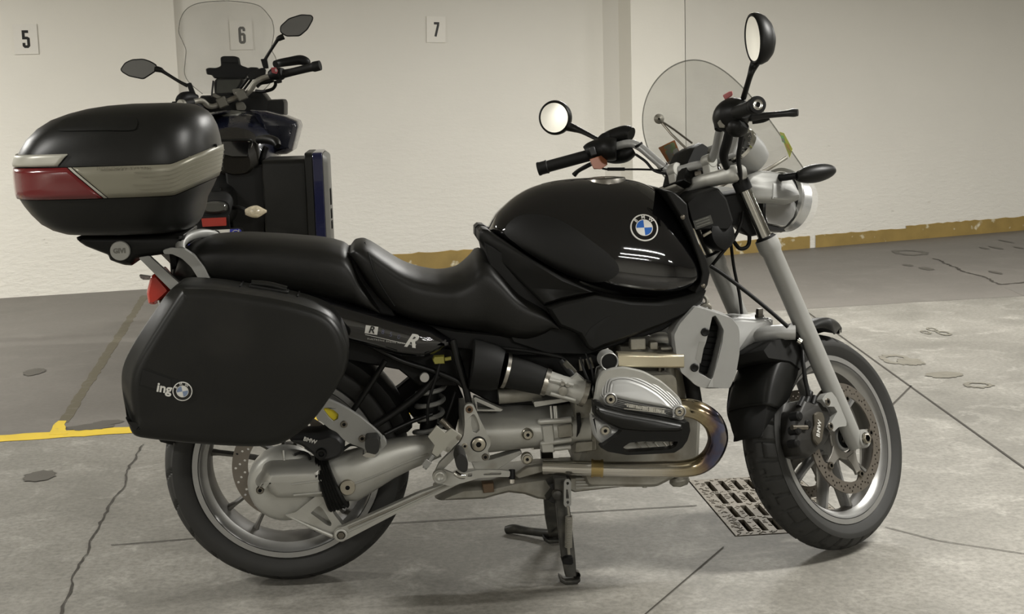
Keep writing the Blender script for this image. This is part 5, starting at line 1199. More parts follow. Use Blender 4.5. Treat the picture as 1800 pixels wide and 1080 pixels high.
# ------------------------------------------------------------------ oil cooler shrouds
co = [(1222, 539), (1238, 543), (1286, 559), (1298, 574), (1300.5, 588), (1300, 622), (1294, 657), (1283, 683), (1243, 683.5), (1227, 680), (1219, 675), (1214, 669), (1198, 656), (1190, 630), (1185, 590), (1195, 570)]
ho = [(1252, 557), (1258, 555), (1265, 566), (1272.5, 581), (1270, 602), (1262, 635), (1253, 665), (1249, 668), (1240, 662), (1228, 656), (1231, 630), (1241, 602), (1248, 575)]
for s in (1, -1):
    f = (lambda g: g if s > 0 else g.mirrored())
    o_ = XZ(co, -.20); g = G(); g.plate(roundpoly(o_, .006, 3), -.20, -.115, [roundpoly(XZ(ho, -.20), .003, 2)])
    CO = f(g).build('oil_cooler_shroud', silver, BIKE, bevel=.007, bseg=3)
    wing = [(1259, 555), (1286, 560), (1299, 576), (1300, 622), (1293, 657), (1282, 682), (1244, 682), (1251, 669), (1256, 662), (1270, 604), (1274, 582)]
    g = G(); w2 = XZ(wing, -.206); tr = G().plate(roundpoly(w2, .003, 2), -.2065, -.19)
    x0_ = min(p[0] for p in w2); x1_ = max(p[0] for p in w2)
    tr.v = [(x, y+(.035*(x-x0_)/(x1_-x0_) if y < -.2 else .035*(x-x0_)/(x1_-x0_)), z) for x, y, z in tr.v]
    f(tr).build('shroud_wing', silver, CO, bevel=.003)
    g = G(); g.puff(XZ([(1222, 552), (1276, 560), (1278, 600), (1256, 672), (1222, 664)], -.15), [(0, -.09), (0, -.135), (.002, -.138)]); f(g).build('oil_cooler_core', blackp, CO)
    for k in range(9):
        g = G(); a, b = (1238-k*.8, 570+k*10.5), (1274-k*2.2, 574+k*10.5); g.tube([P(*a, -.14), P(*b, -.14)], .0012, 4, 0); f(g).build('core_fin', matte, CO)
    for u, v in ((1239, 584), (1220.5, 646.5)):
        g = G(); q = P(u, v, -.2005); g.lathe([(.011, 0), (.011, .003), (.0085, .005), (.004, .003), (0, .003)], q, (0, -1, 0), 16); f(g).build('screw', blackp, CO)
    g = G(); g.puff(XZ([(1228, 600), (1240, 600), (1232, 640), (1222, 632)], -.2), [(0, -.195), (.001, -.2006)]); f(g).build('shroud_step', forkp, CO)
for pts in ([(1237, 520, -.13), (1243, 528, -.14), (1240, 538, -.14), (1226, 541, -.13)], [(1226, 545, -.13), (1240, 535, -.14), (1248, 540, -.14), (1246, 550, -.13)]):
    g = G().tube([P(*p) for p in pts], .005, 8, 6); add_part(g, 'oil_hose', castd)
# ------------------------------------------------------------------ yoke
YT = S(1292, 306, -.1); g = G(); rows = []
for y, dx, hz, hx, dz in ((-.125, .002, .016, .018, 0), (-.118, 0, .022, .026, 0), (-.095, 0, .024, .030, 0), (-.07, -.012, .020, .024, 0), (-.03, -.028, .019, .026, .001), (.03, -.028, .019, .026, .001), (.07, -.012, .020, .024, 0), (.095, 0, .024, .030, 0), (.118, 0, .022, .026, 0), (.125, .002, .016, .018, 0)):
    rows.append([(YT.x+dx+hx*math.copysign(abs(math.cos(a))**.6, math.cos(a)), y, YT.z+dz+hz*math.copysign(abs(math.sin(a))**.6, math.sin(a))) for a in [2*PI*k/20 for k in range(20)]])
g.grid(rows, closed_v=True, cap=True); YK = sp(g, 'top_yoke', cast, sharp=50)
g = G(); q = Vector((YT.x-.028, 0, YT.z+.02)); g.lathe([(0, .012), (.016, .012), (.018, .008), (.018, 0)][::-1], q, (0, 0, 1), 6, sm=False); g.build('steering_nut', bolt_m, YK, SF)
for yy, u, v in ((.045, 1186, 300), (-.035, 1246, 284)):
    q = S(u, v, yy); g = G(); g.tube([Vector((q.x, yy-.014, q.z)), Vector((q.x, yy+.014, q.z))], .020, 20, 0); g.puff([(q.x-.017, YT.z+.01), (q.x+.017, YT.z+.01), (q.x+.016, q.z), (q.x-.016, q.z)], [(0, yy+.013), (0, yy-.013)]); g.build('handlebar_clamp', cast, YK, SF, bevel=.002)
# ------------------------------------------------------------------ handlebar, grips, switches
hb = [S(952, 296, .365), S(1035, 273.5, .255), S(1078, 258.5, .20), S(1106, 252.5, .165), S(1124, 258, .14), S(1147, 277, .105), S(1168, 294, .07), S(1186, 300, .045), S(1215, 293, .005), S(1246, 284, -.035), S(1258, 262, -.075), S(1264, 235, -.115), S(1272, 212, -.16), S(1290, 200, -.21), S(1325, 187, -.35)]
HB = stube('handlebar', hb, .0115, silver, n=18, sm=8)
for a, b in (((1121.5, 253), (1123.5, 257)), ((1166, 291), (1170, 296))):
    g = G(); g.tube([S(*a, .14 if a[0] < 1150 else .07), S(*b, .14 if a[0] < 1150 else .07)], .0125, 14, 0); g.build('cable_tie', blackp, HB, SF)
def grip(a, b, flip=False):
    g = G(); d = (b-a); pts = []; rs = []
    for k in range(61):
        t = k/60; pts.append(a+d*t); rs.append(.0195 if t < .05 or (.16 < t < .19) else (.0185 if t < .16 else .0163+(.0006 if k % 2 else 0)))
    g.tube(pts, rs, 22, 0); return g
sp(grip(S(946, 297.5, .372), S(1036, 273, .252)), 'left_grip', gripm, HB)
rg = grip(S(1331, 184.5, -.375), S(1292, 199, -.235)); sp(rg, 'right_grip', gripm, HB)
e = S(1331, 184.5, -.375); d = (e-S(1292, 199, -.235)).normalized()
g = G(); g.lathe([(.021, -.012), (.0225, 0), (.021, .005), (.013, .006)], e, d, 26); g.lathe([(.013, .006), (.011, .0065), (.006, .006)], e, d, 22, mi=1); g.lathe([(.006, .006), (.005, .003), (0, .003)], e, d, 6, mi=2); sp(g, 'bar_end_weight', [blackp, chrome, blackp], HB)
# left switch cluster
LSW = stube('left_switchgear', [S(1031, 270, .256), S(1040, 266, .245), S(1062, 262, .22), S(1076, 262, .20), S(1084, 262, .19)], [.021, .027, .033, .034, .030], satin, None, 20, 4)
stube('clutch_reservoir', [S(1066, 243, .215), S(1080, 239, .20), S(1100, 234, .175), S(1110, 236, .16)], [.017, .021, .022, .019], satin, HB, 20, 4)
stube('mirror_clamp', [S(1050, 256, .232), S(1064, 246, .215), S(1072, 244, .206)], [.014, .02, .018], blackp, HB, 14, 4)
stube('clutch_lever_mount', [S(1066, 276, .235), S(1080, 274, .22), S(1098, 270, .195), S(1113, 262, .175)], [.016, .023, .025, .018], satin, HB, 14, 4)
def slab(name, px4, Y, th, m, parent, bev=.002):
    g = G(); g.plate(roundpoly(XZ(px4, Y, SF), .002, 2), Y, Y+th); return g.build(name, m, parent, SF, bevel=bev)
g = G(); c = S(1041, 266, .215); d = (S(1062, 262, .22)-S(1040, 266, .245)).normalized(); n_ = (CPOS-(SF.m @ c)).normalized(); n_ = SF.r3 @ n_
def facing_box(name, u, v, Y, w, h, th, m, parent, ang=0.0, fr=SF):
    c = fr.at(u, v, Y); n = (fr.o-c).normalized(); z = Vector((0, 0, 1)); z = (z-n*z.dot(n)).normalized(); x = z.cross(n)
    x, z = x*math.cos(ang)+z*math.sin(ang), z*math.cos(ang)-x*math.sin(ang)
    R3 = Matrix((x, -n, z)).transposed(); g = G(); g.box(c, (w, th, h), R3); return g.build(name, m, parent, fr if fr is not WF else None, bevel=min(w, h, th)*.18)
facing_box('dip_switch', 1042, 266, .223, .017, .024, .02, mat('switch_grey', (.035, .036, .037), .35), LSW, math.radians(8))
g = G(); rows = [[S(u, v, y) for u, v in pl] for pl, y in (([(1038, 283), (1055, 276), (1064, 281), (1066, 289), (1058, 297), (1044, 298)], .235), ([(1036, 280), (1057, 273), (1067, 281), (1068, 290), (1056, 298), (1043, 297)], .212))]
g.grid(rows, closed_v=True, cap=True); g.build('indicator_switch', orange, LSW, SF, bevel=.002)
stube('clutch_lever', [S(1040, 288, .26), S(1030, 293, .28), S(1016, 301, .31), S(1009, 308, .325)], [.006, .0065, .006, .0075], mat('lever_black', (.012, .012, .012), .35), HB, 12, 4)
stube('clutch_cable', [S(1058, 296, .225), S(1070, 298, .21), S(1098, 298, .17), S(1130, 298, .13), S(1165, 300, .09), S(1180, 306, .06)], .0028, blackp, HB, 8, 5)
stube('cable_adjuster', [S(1068, 297.5, .212), S(1098, 297.5, .172)], .0048, blackp, HB, 10, 0)
stube('wire_loom', [S(1118, 272, .15), S(1135, 284, .12), S(1150, 300, .10), S(1172, 306, .07), S(1200, 312, .04)], .004, blackp, HB, 8, 5)
# right switch cluster
RSW = stube('right_switchgear', [S(1268, 210, -.165), S(1278, 206, -.19), S(1290, 201, -.215), S(1300, 197, -.24), S(1308, 194, -.262)], [.028, .041, .044, .036, .021], satin, None, 24, 4)
stube('switch_lower', [S(1292, 222, -.215), S(1300, 222, -.235), S(1308, 216, -.25)], [.028, .027, .018], satin, HB, 18, 4)
stube('brake_reservoir', [S(1262, 200, -.16), S(1265, 216, -.16), S(1264, 228, -.16)], [.014, .016, .012], blackp, HB, 16, 4)
facing_box('kill_switch', 1279, 168, -.205, .022, .014, .02, pinkp, RSW, math.radians(20))
facing_box('starter_button', 1285, 164, -.215, .008, .010, .014, pinkp, RSW)
g = G(); g.lathe([(.0, .006), (.010, .006), (.013, .003), (.013, 0)][::-1], S(1270, 217, -.20), (SF.r3 @ (CPOS-SF.m @ S(1270, 217, -.20))).normalized(), 6, sm=False); g.build('hex_plug', castd, RSW, SF)
stube('brake_lever', [S(1310, 206, -.24), S(1322, 206, -.26), S(1345, 203, -.29), S(1380, 200, -.34), S(1395, 198.5, -.36), S(1403, 198, -.37)], [.010, .011, .0085, .008, .0105, .0085], mat('lever_black', (.012, .012, .012), .35), HB, 14, 5)
stube('lever_adjuster', [S(1322, 214, -.25), S(1340, 211, -.27), S(1352, 207, -.285)], [.007, .0075, .006], blackp, HB, 12, 4)
stube('handlebar_loom', [S(1284, 222, -.19), S(1278, 250, -.16), S(1272, 275, -.12), S(1280, 300, -.09)], [.012, .013, .012, .009], blackp, HB, 14, 5)
stube('brake_hose', [S(1306, 226, -.225), S(1301, 255, -.20), S(1298, 280, -.17), S(1301, 305, -.13), S(1300, 330, -.10)], [.008, .0065, .0065, .0065, .006], blackp, HB, 12, 5)
# mirrors
def mirror_at(u, v, Y, r, yaw, pit, stalk, tilt=0.0):
    c = S(u, v, Y); n = Vector((-math.cos(yaw)*math.cos(pit), -math.sin(yaw)*math.cos(pit), math.sin(pit)))
    z = Vector((0, 0, 1)); z = (z-n*z.dot(n)).normalized(); x = z.cross(n); rx, rz = r
    g = G(); rows = []
    for dr, h in ((.86, .001), (.93, .004), (1.0, .002), (1.04, -.006), (1.03, -.016), (.93, -.030), (.72, -.043), (.42, -.052), (.12, -.055)):
        rows.append([c+n*h+x*rx*dr*math.cos(a)+z*rz*dr*math.sin(a) for a in [2*PI*k/40 for k in range(40)]])
    g.grid(rows, closed_v=True); g.f.append([len(g.v)-40+i for i in range(40)]); g.m.append(0); g.sm.append(True)
    H = sp(g, 'mirror', satin, None, sharp=60)
    return H, c, n, x, z, rx, rz
mirror_list = []
for (u, v, Y, r, yaw, pit, stalk, rs) in (
    (974.5, 207, .36, (.047, .048), math.radians(28), math.radians(-11.5), [S(998, 222, .335), S(1010, 226, .32), S(1025, 232, .29), S(1052, 246, .232)], [.014, .011, .0075, .006]),
    (1324.5, 68, -.36, (.043, .064), math.radians(-22), math.radians(2), [S(1331, 104, -.345), S(1324, 118, -.335), S(1318, 135, -.325), S(1307, 172, -.255)], [.014, .0105, .0075, .0075])):
    H, c, n, x, z, rx, rz = mirror_at(u, v, Y, r, yaw, pit, stalk)
    # a mirror: slightly domed glass as a sub-part sitting in the housing
    g = G(); rows = [[c+n*h+x*rx*dr*math.cos(a)+z*rz*dr*math.sin(a) for a in [2*PI*k/40 for k in range(40)]] for dr, h in ((.90, .0018), (.6, .0024), (.3, .0028), (.03, .0029))]
    g.grid(rows, closed_v=True); g.f.append([len(g.v)-40+i for i in range(40)]); g.m.append(0); g.sm.append(True)
    sp(g, 'mirror_glass', mirror, H); stube('mirror_stem', stalk, rs, satin, H, 14, 5)
# ------------------------------------------------------------------ instruments
DA = Vector((-.80, 0, .60)).normalized()
dash = [(1188, 262), (1240, 240), (1262, 232)]
g = G(); q = S(1255, 262, 0); R3 = Matrix.Rotation(math.atan2(.80, .60)*-1, 3, 'Y')
g.box(q-DA*.02, (.075, .155, .02), Matrix.Rotation(math.radians(-53), 3, 'Y')); DP = sp(g, 'instrument_panel', silver, bevel=.006)
for u, v in ((1250, 250), (1254, 257), (1254, 269), (1281, 241)):
    g = G(); c = S(u, v, .0); c = q+(c-q)-DA*((c-q).dot(DA))-DA*.0095; g.lathe([(.0062, 0), (.0062, .002), (.0045, .003)], c, DA, 14, mi=1); g.lathe([(.0045, .003), (.004, .001), (0, .001)], c, DA, 14); g.build('warning_light', [blackp, chrome], DP, SF)
def gauge(u, v, Y, r, depth, body, ring):
    c = S(u, v, Y); g = G(); g.lathe([(r*.55, -depth), (r*.85, -depth*.9), (r*1.0, -depth*.5), (r*1.03, 0), (r*1.03, .006)], c, DA, 36); B = sp(g, 'gauge_pod', body, DP)
    g = G(); g.lathe([(r*1.035, .0), (r*1.04, .010), (r*.98, .014), (r*.90, .012), (r*.88, .006)], c, DA, 40); sp(g, 'gauge_ring', ring, DP)
    g = G(); g.lathe([(0, .006), (r*.89, .006), (r*.89, .004)], c, DA, 40); X = (Vector((0, -1, 0))); Z = DA.cross(X)*-1
    for k in range(25):
        a = math.radians(-40+k*260/24); d = X*math.cos(a)+Z*math.sin(a); rows = [c+DA*.0066+d*r*.80, c+DA*.0066+d*r*(.66 if k % 4 == 0 else .74)]; g.tube(rows, .0007, 4, 0, mi=1)
    a = math.radians(35); d = X*math.cos(a)+Z*math.sin(a); g.tube([c+DA*.0075-d*r*.1, c+DA*.0075+d*r*.62], .001, 4, 0, mi=1)
    sp(g, 'gauge_face', [dial, white], DP)
gauge(1218, 281, .065, .046, .085, gloss, chrome)
gauge(1301, 259, -.065, .054, .075, silver, chrome)
g = G(); g.puff(roundpoly(XZ([(1188, 322), (1196, 288), (1208, 262), (1224, 252), (1238, 262), (1232, 290), (1222, 322), (1206, 332)], .03, SF), .008, 3), [(.006, .09), (0, .08), (0, .02), (.006, .008)]); sp(g, 'dash_cowl', satin)
g = G(); g.puff(roundpoly(XZ([(1176, 324), (1190, 318), (1205, 322), (1208, 334), (1186, 338), (1176, 332)], .06, SF), .004, 3), [(.003, .12), (0, .11), (0, .04), (.003, .035)]); sp(g, 'ignition_lock', castd)
# ------------------------------------------------------------------ headlamp
HC = S(1381, 356, 0.0); HA = Vector((.985, 0, -.17)).normalized(); HC = HC+Vector((.0, 0, 0))
g = G(); g.lathe([(.0, -.105), (.035, -.10), (.058, -.082), (.074, -.055), (.082, -.035)], HC, HA, 40); HL = sp(g, 'headlamp', satin, sharp=60)
g = G(); g.lathe([(.0, -.085), (.03, -.08), (.055, -.058), (.070, -.03), (.080, .0), (.084, .016)], HC, HA, 40); sp(g, 'lamp_reflector', refl, HL)
g = G(); g.lathe([(.012, -.07), (.016, -.03), (.010, -.012), (0, -.01)], HC, HA, 20); sp(g, 'bulb_shield', chrome, HL)
g = G(); g.lathe([(.083, -.042), (.0935, -.038), (.0945, -.030), (.092, -.026)], HC, HA, 48); sp(g, 'headlamp_ring', refl, HL)
g = G(); g.lathe([(.092, -.028), (.094, .0), (.0925, .022), (.086, .040), (.073, .053), (.05, .062), (.025, .066), (0, .067)], HC, HA, 48); sp(g, 'headlamp_glass', glasscover, HL)
hp = [(1309, 319), (1322, 306), (1338, 299), (1357, 300), (1372, 303), (1392, 312), (1406, 338), (1408, 350), (1394, 356), (1375, 353), (1326, 351), (1318, 338)]
g = G(); g.plate(roundpoly(XZ([(1346, 351), (1398, 354), (1399, 366), (1394, 382), (1380, 398), (1349, 393), (1345, 380)], -.070, SF), .004, 2), -.072, -.062); sp(g, 'side_reflector', refl, HL, bevel=.002)
g = G(); g.plate(roundpoly(XZ([(1345, 396), (1375, 403), (1378, 408), (1350, 404)], -.060, SF), .002, 2), -.066, -.05); sp(g, 'lamp_slot', blackp, HL)
for s in (1, -1):
    f = (lambda g: g if s > 0 else g.mirrored())
    g = G(); g.puff(roundpoly(XZ(hp, -.105, SF), .005, 3), [(0, -.07), (0, -.098), (.004, -.105), (.010, -.109)]); HCV = f(g).build('headlamp_bracket', forkp, HL, SF)
    g = G(); g.puff(roundpoly(XZ([(1358, 322), (1390, 322), (1405, 343), (1404, 351), (1375, 352), (1357, 350)], -.108, SF), .003, 2), [(0, -.10), (0, -.110), (.004, -.113)]); f(g).build('bracket_facet', silver, HL, SF)
    g = G(); g.tube([S(1368, 313, -.10), S(1385, 311, -.14), S(1400, 309, -.165)], [.0105, .010, .0095], 14, 5); f(g).build('indicator_stalk', blackp, HL, SF)
    a, b = S(1400, 311, -.165), S(1466, 299, -.205); g = G(); pts = []; rs = []
    for k in range(15): t = k/14; pts.append(a.lerp(b, t)); rs.append(.0255*max(.02, (math.sin(PI*min(1, t*.92+.04)))**.42)*(1 if t < .6 else 1-.1*(t-.6)))
    g.tube(pts, rs, 22, 3, flat=1.0); IN = f(g).build('indicator_lamp', satin, HL, SF)
    g = G(); g.tube([S(1303, 322, -.10), S(1330, 308, -.09), S(1360, 291, -.08), S(1382, 277, -.085)], [.0075, .0075, .0055, .0055], 12, 4); f(g).build('screen_stay', castd, HL, SF)
# ------------------------------------------------------------------ screen
xc, sl, cv = 1.4104, .828, 2.1367; zt = 1.1262+.2492
def hw(z): return .2176*(max(0, 1-((z-1.1262)/.2492)**2.03)**(1/2.03) if z > 1.1262 else 1.0)
ZS = [1.03+.0962*k/10 for k in range(10)]+[1.1262+.2492*math.sin(PI/2*k/34) for k in range(35)]
def scr(y, z): return Vector((xc-sl*(z-1.05)-cv*y*y, y, z))
g = G(); g.grid([[scr(hw(z)*(-1+2*j/40), z) for j in range(41)] for z in ZS]); SCN = sp(g, 'windscreen', screen_m)
md = SCN.modifiers.new('thick', 'SOLIDIFY'); md.thickness = .003
el = [scr(-hw(z), z) for z in ZS]; er = [Vector((p.x, -p.y, p.z)) for p in el][::-1]
g = G(); g.tube(el+er[1:], .0019, 6, 0); sp(g, 'screen_edge', screen_e, SCN)
def sticker(px4, name, mats, cells, sgn):
    """flat print stuck on the screen: solve each pixel onto the screen's surface"""
    def on(u, v):
        d = SF.ray(u, v); best = None
        lo = None
        for k in range(400):
            t = .0010+k*.0000005*400/400
        # march along the ray and take the crossing nearest to the wanted side
        res = []; prev = None
        for k in range(1201):
            t = (3.4+1.6*k/1200)/d.length; p = SF.o+d*t; f_ = p.x-scr(p.y, p.z).x
            if prev is not None and prev[1]*f_ < 0: res.append(p)
            prev = (p, f_)
        res = [p for p in res if p.y*sgn > -.05] or res
        return res[0] if res else None
    for mi, cell in cells:
        pass
    g = G()
    for mi, (u0, v0, u1, v1, u2, v2, u3, v3) in cells:
        n = 4; rows = []
        ok = True
        for i in range(n+1):
            row = []
            for j in range(n+1):
                a, b = i/n, j/n; u = (u0*(1-b)+u1*b)*(1-a)+(u3*(1-b)+u2*b)*a; v = (v0*(1-b)+v1*b)*(1-a)+(v3*(1-b)+v2*b)*a
                p = on(u, v)
                if p is None: ok = False; break
                row.append(p+Vector((-.0022-.0004*mi, 0, 0)))
            if not ok: break
            rows.append(row)
        if ok: g.grid(rows, mi=mi)
    if g.f: sp(g, name, mats, SCN)
sticker(None, 'orange_sticker', [stk_o, stk_g, champl, white], [
    (0, (1158, 260, 1187, 246, 1199, 276, 1176, 289)), (1, (1168, 258, 1186, 249, 1191, 266, 1172, 272)), (2, (1170, 258, 1179, 254, 1184, 266, 1175, 270)), (2, (1172, 268, 1184, 263, 1188, 278, 1178, 283)), (3, (1184, 264, 1192, 260, 1196, 271, 1187, 275)), (3, (1175, 285, 1195, 274, 1196, 277, 1177, 288))], 1)
sticker(None, 'lime_sticker', [stk_y, stk_l, stk_a, white], [
    (0, (1371, 233, 1378, 233, 1394, 260, 1393, 279, ) if 0 else (1371, 232, 1379, 234, 1394, 262, 1389, 278)), (1, (1373, 238, 1378, 239, 1382, 252, 1376, 250)), (2, (1382, 252, 1388, 254, 1391, 266, 1385, 262)), (3, (1375, 243, 1379, 244, 1381, 250, 1377, 249))], -1)
g = G(); q = S(1158.5, 209, .12); n_ = (SF.r3 @ (CPOS-SF.m @ q)).normalized(); g.lathe([(.003, .02), (.008, .014), (.0135, .006), (.0145, 0), (.0145, -.006), (0, -.006)], q, n_, 20); sp(g, 'screen_knob', castd, SCN)
stube('screen_rod', [S(1161, 213, .12), S(1180, 236, .09), S(1207, 262, .06)], .0035, bolt_m, SCN, 8, 0)
stube('screen_rod', [S(1161, 212, .12), S(1185, 228, .10), S(1217, 252, .07)], .0028, bolt_m, SCN, 8, 0)
# ------------------------------------------------------------------ steering head, hoses, horn
g = G(); g.puff(roundpoly(XZ([(1205, 356), (1222, 342), (1262, 330), (1278, 350), (1290, 390), (1280, 405), (1225, 405), (1214, 390)], -.07), .006, 3), [(.004, .07), (0, .06), (0, -.065), (.005, -.072)]); HD = add_part(g, 'steering_head', matte)
g = G(); rect_on(g, 1236, 391, .050, .024, -.0735, math.radians(17)); add_l = g.build('type_label', mat('label_worn', (.055, .054, .046), .5, var=.3, scale=160), HD)
g = G()
for k in range(3): rect_on(g, 1234+k*1.5, 386+k*4.5, .038, .0022, -.0742, math.radians(17))
g.build('label_lines', mat('label_ink', (.13, .13, .11), .5, var=.5, scale=300), HD)
g = G(); g.lathe([(.0, .03), (.03, .028), (.043, .02), (.046, .0), (.04, -.02), (0, -.03)], P(1262, 412, -.04), (.5, -.8, .2), 30); HO = add_part(g, 'horn', blackp)
g = G(); g.tube([P(1236, 415, -.085), P(1250, 407, -.09)], .004, 8, 0); g.build('horn_bracket', bolt_b, HO)
g = G(); g.puff(roundpoly(XZ([(1250, 345), (1300, 335), (1335, 372), (1338, 410), (1310, 415), (1290, 395), (1268, 400)], .03), .008, 3), [(.005, .09), (0, .08), (0, -.0), (.005, -.008)]); add_part(g, 'cable_bundle', matte)
stube('brake_hose', [S(1306, 372, -.08), S(1302, 395, -.075), S(1288, 422, -.05), S(1265, 450, -.03), S(1249, 470, .0)], .0045, blackp)
bar('brake_hose', [P(1249, 468, -.08), P(1268, 480, -.085), P(1300, 504, -.09), P(1345, 540, -.10), P(1385, 575, -.11)], [.0055]*5, blackp)
stube('brake_hose', [S(1385, 573, -.085), S(1402, 592, -.09), S(1410, 612, -.09), S(1412, 640, -.10), S(1416, 670, -.10), S(1422, 700, -.10)], [.006, .006, .005, .0055, .006, .006], blackp)
stube('brake_hose', [S(1285, 430, .04), S(1290, 470, .05), S(1300, 520, .06), S(1305, 565, .06)], .0045, blackp)
stube('wire_loop', [S(1290, 425, -.02), S(1300, 437, -.03), S(1312, 435, -.04), S(1317, 425, -.045), S(1316, 408, -.05), S(1308, 390, -.06)], .0055, blackp)
for a in ([(1276, 412), (1282, 408), (1288, 414), (1284, 422), (1278, 418)], [(1280, 414), (1290, 411), (1292, 420), (1286, 426)]):
    stube('wire_loop', [S(*p, 0) for p in a], .0022, blackp)
stube('hose_clip', [S(1402, 598, -.105), S(1408, 602, -.11)], .009, chrome)
bar('breather_hose', [P(1296, 622, -.02), P(1290, 650, -.02), P(1283, 690, -.01), P(1280, 720, 0.0), P(1284, 740, .03), P(1298, 765, .06)], .004, blackp)
# ================================================================== top case
def plan_curve(xr, xf, w):
    """half-plan control points, closed loop (x, y) seen from above: rear to the left"""
    L = xf-xr; h = [(xr, 0), (xr+.012*L, -.45*w), (xr+.055*L, -.72*w), (xr+.15*L, -.90*w), (xr+.34*L, -.985*w), (xr+.58*L, -1.0*w), (xr+.76*L, -.97*w), (xr+.87*L, -.84*w), (xr+.95*L, -.60*w), (xr+.99*L, -.30*w), (xf, 0)]
    pts = h+[(x, -y) for x, y in h[1:-1]][::-1]
    c = catmull([(x, y, 0) for x, y in pts], 6, True)
    # even spacing
    c = c+[c[0]]; d = [0]
    for i in range(1, len(c)): d.append(d[-1]+(c[i]-c[i-1]).length)
    out = []; n = 120; j = 0
    for k in range(n):
        s = d[-1]*k/n
        while d[j+1] < s: j += 1
        t = (s-d[j])/(d[j+1]-d[j]); out.append(c[j].lerp(c[j+1], t))
    return out
TCY = -.17
def lev(v, uL, uR, w, z=None):
    zz = P(200, v, -.24).z if z is None else z
    return (lx(uL, v, -.085), lx(uR, v, -.19), w, zz)
XB0, XB1 = lx(305, 300, -.22), lx(381, 280, -.15)
def rise(x): t = max(0, (x-XB0)/(XB1-XB0)); return .038*min(1.2, t)**1.0
def ring(l, lift=1.0, grow=0.0):
    xr, xf, w, z = l; return [Vector((p.x, p.y, z+rise(p.x)*lift)) for p in plan_curve(xr-grow, xf+grow, w+grow)]
WB = .255
base_l = [lev(418, 150, 322, .18), lev(415, 112, 330, .198), lev(408, 92, 338, .212), lev(396, 73, 345, .225), lev(378, 56, 348, .235), lev(362, 44, 359, .243), lev(349, 36, 366, .248)]
lid_l = [lev(291, 28, 375, .252), lev(284, 29, 374, .252), lev(266, 34, 371, .248), lev(244, 46, 366, .240), lev(224, 65, 358, .226), lev(209, 88, 349, .208), lev(198, 118, 338, .186), lev(190, 150, 326, .16), lev(185, 185, 310, .125), lev(182.5, 225, 285, .06)]
TC = thing if 0 else None
g = G(); rows = [ring(l, min(1, i/3)) for i, l in enumerate(base_l)]; g.grid(rows, closed_v=True); n_ = len(rows[0])
g.f.append(list(range(n_))[::-1]); g.m.append(0); g.sm.append(True)
rows2 = [ring(lev(348, 34, 367, .249)), ring(lev(292, 27, 375, .252))]; g.grid(rows2, closed_v=True)
top_case = add_part(g, 'top_case', casep, sharp=45)
g = G(); rows = [ring(l, max(.15, 1-.85*i/8)) for i, l in enumerate(lid_l)]; rows = [rows[0]]+rows
NN = len(rows[0]); g.grid(rows, closed_v=True); k = len(g.v)-NN; g.f.append([k+i for i in range(NN)]); g.m.append(0); g.sm.append(True)
LID = g.build('lid', casep, top_case, sharp=50); lidb = g.bvh()
g = G(); drape(g, lidb, catmull([(100, 222, 0), (118, 209, 0), (150, 204, 0), (225, 205, 0), (241, 212, 0), (240, 224, 0), (230, 230, 0), (180, 230, 0), (125, 231, 0), (104, 230, 0)], 5, True), off=.0025); g.build('lid_panel', casep, top_case, sharp=30)
def strip(l0, l1, s0, s1, n=60, m=6, grow=.006, mi=0):
    """proud band between levels l0 (low) and l1 (high); s0(t), s1(t) are loop fractions"""
    rows = []
    for i in range(m+1):
        t = i/m; l = tuple(a*(1-t)+b*t for a, b in zip(l0, l1)); g_ = grow*(1-(2*t-1)**6*.55)
        c = ring(l, 1.0, g_); N = len(c); row = []
        for j in range(n+1):
            s = s0(t)+(s1(t)-s0(t))*j/n; q = (s % 1.0)*N; a = int(q) % N; f = q-int(q); row.append(c[a].lerp(c[(a+1) % N], f))
        rows.append(row)
    g = G(); g.grid(rows, mi=mi); return g
l0, l1 = lev(347.5, 33, 368, .250), lev(292, 27, 376, .253)
def frac_of(u, v):
    """loop fraction of the near-side point that shows at pixel (u, v)"""
    t = (347.5-v)/(347.5-292); l = tuple(a*(1-t)+b*t for a, b in zip(l0, l1)); c = ring(l, 1, .006); best = min(range(1, 60), key=lambda i: abs(WF.px(c[i])[0]-u)); return best/len(c)
fb, ft = frac_of(184, 347), frac_of(117, 293); gb, gt = frac_of(194, 347), frac_of(128, 293)
g = strip(l0, l1, lambda t: -(fb+(ft-fb)*t), lambda t: fb+(ft-fb)*t); o = g.build('rear_reflector', redr, top_case)
def solid(o, th=.004): md = o.modifiers.new('shell', 'SOLIDIFY'); md.thickness = th; return o
solid(o)
for sg in (1, -1):
    f = (lambda g: g) if sg > 0 else (lambda g: g.mirrored())
    solid(f(strip(l0, l1, lambda t: fb+.002+(ft-fb)*t, lambda t: gb-.002+(gt-gb)*t, n=6)).build('reflector_frame', champl, top_case))
g = strip(l0, l1, lambda t: gb+(gt-gb)*t, lambda t: 1-(gb+(gt-gb)*t), n=110); solid(g.build('silver_band', champ, top_case))
fr_ = frac_of(262, 320)
for k in range(6):
    t = .14+.13*k; l = tuple(a*(1-t)+b*t for a, b in zip(l0, l1)); c = ring(l, 1, .0075); N = len(c); i0 = int((fr_-.012*(k % 3))*N); g = G(); g.tube([c[i] for i in range(i0, N-i0)], .0007, 5, 0); g.build('band_rib', champ, top_case)
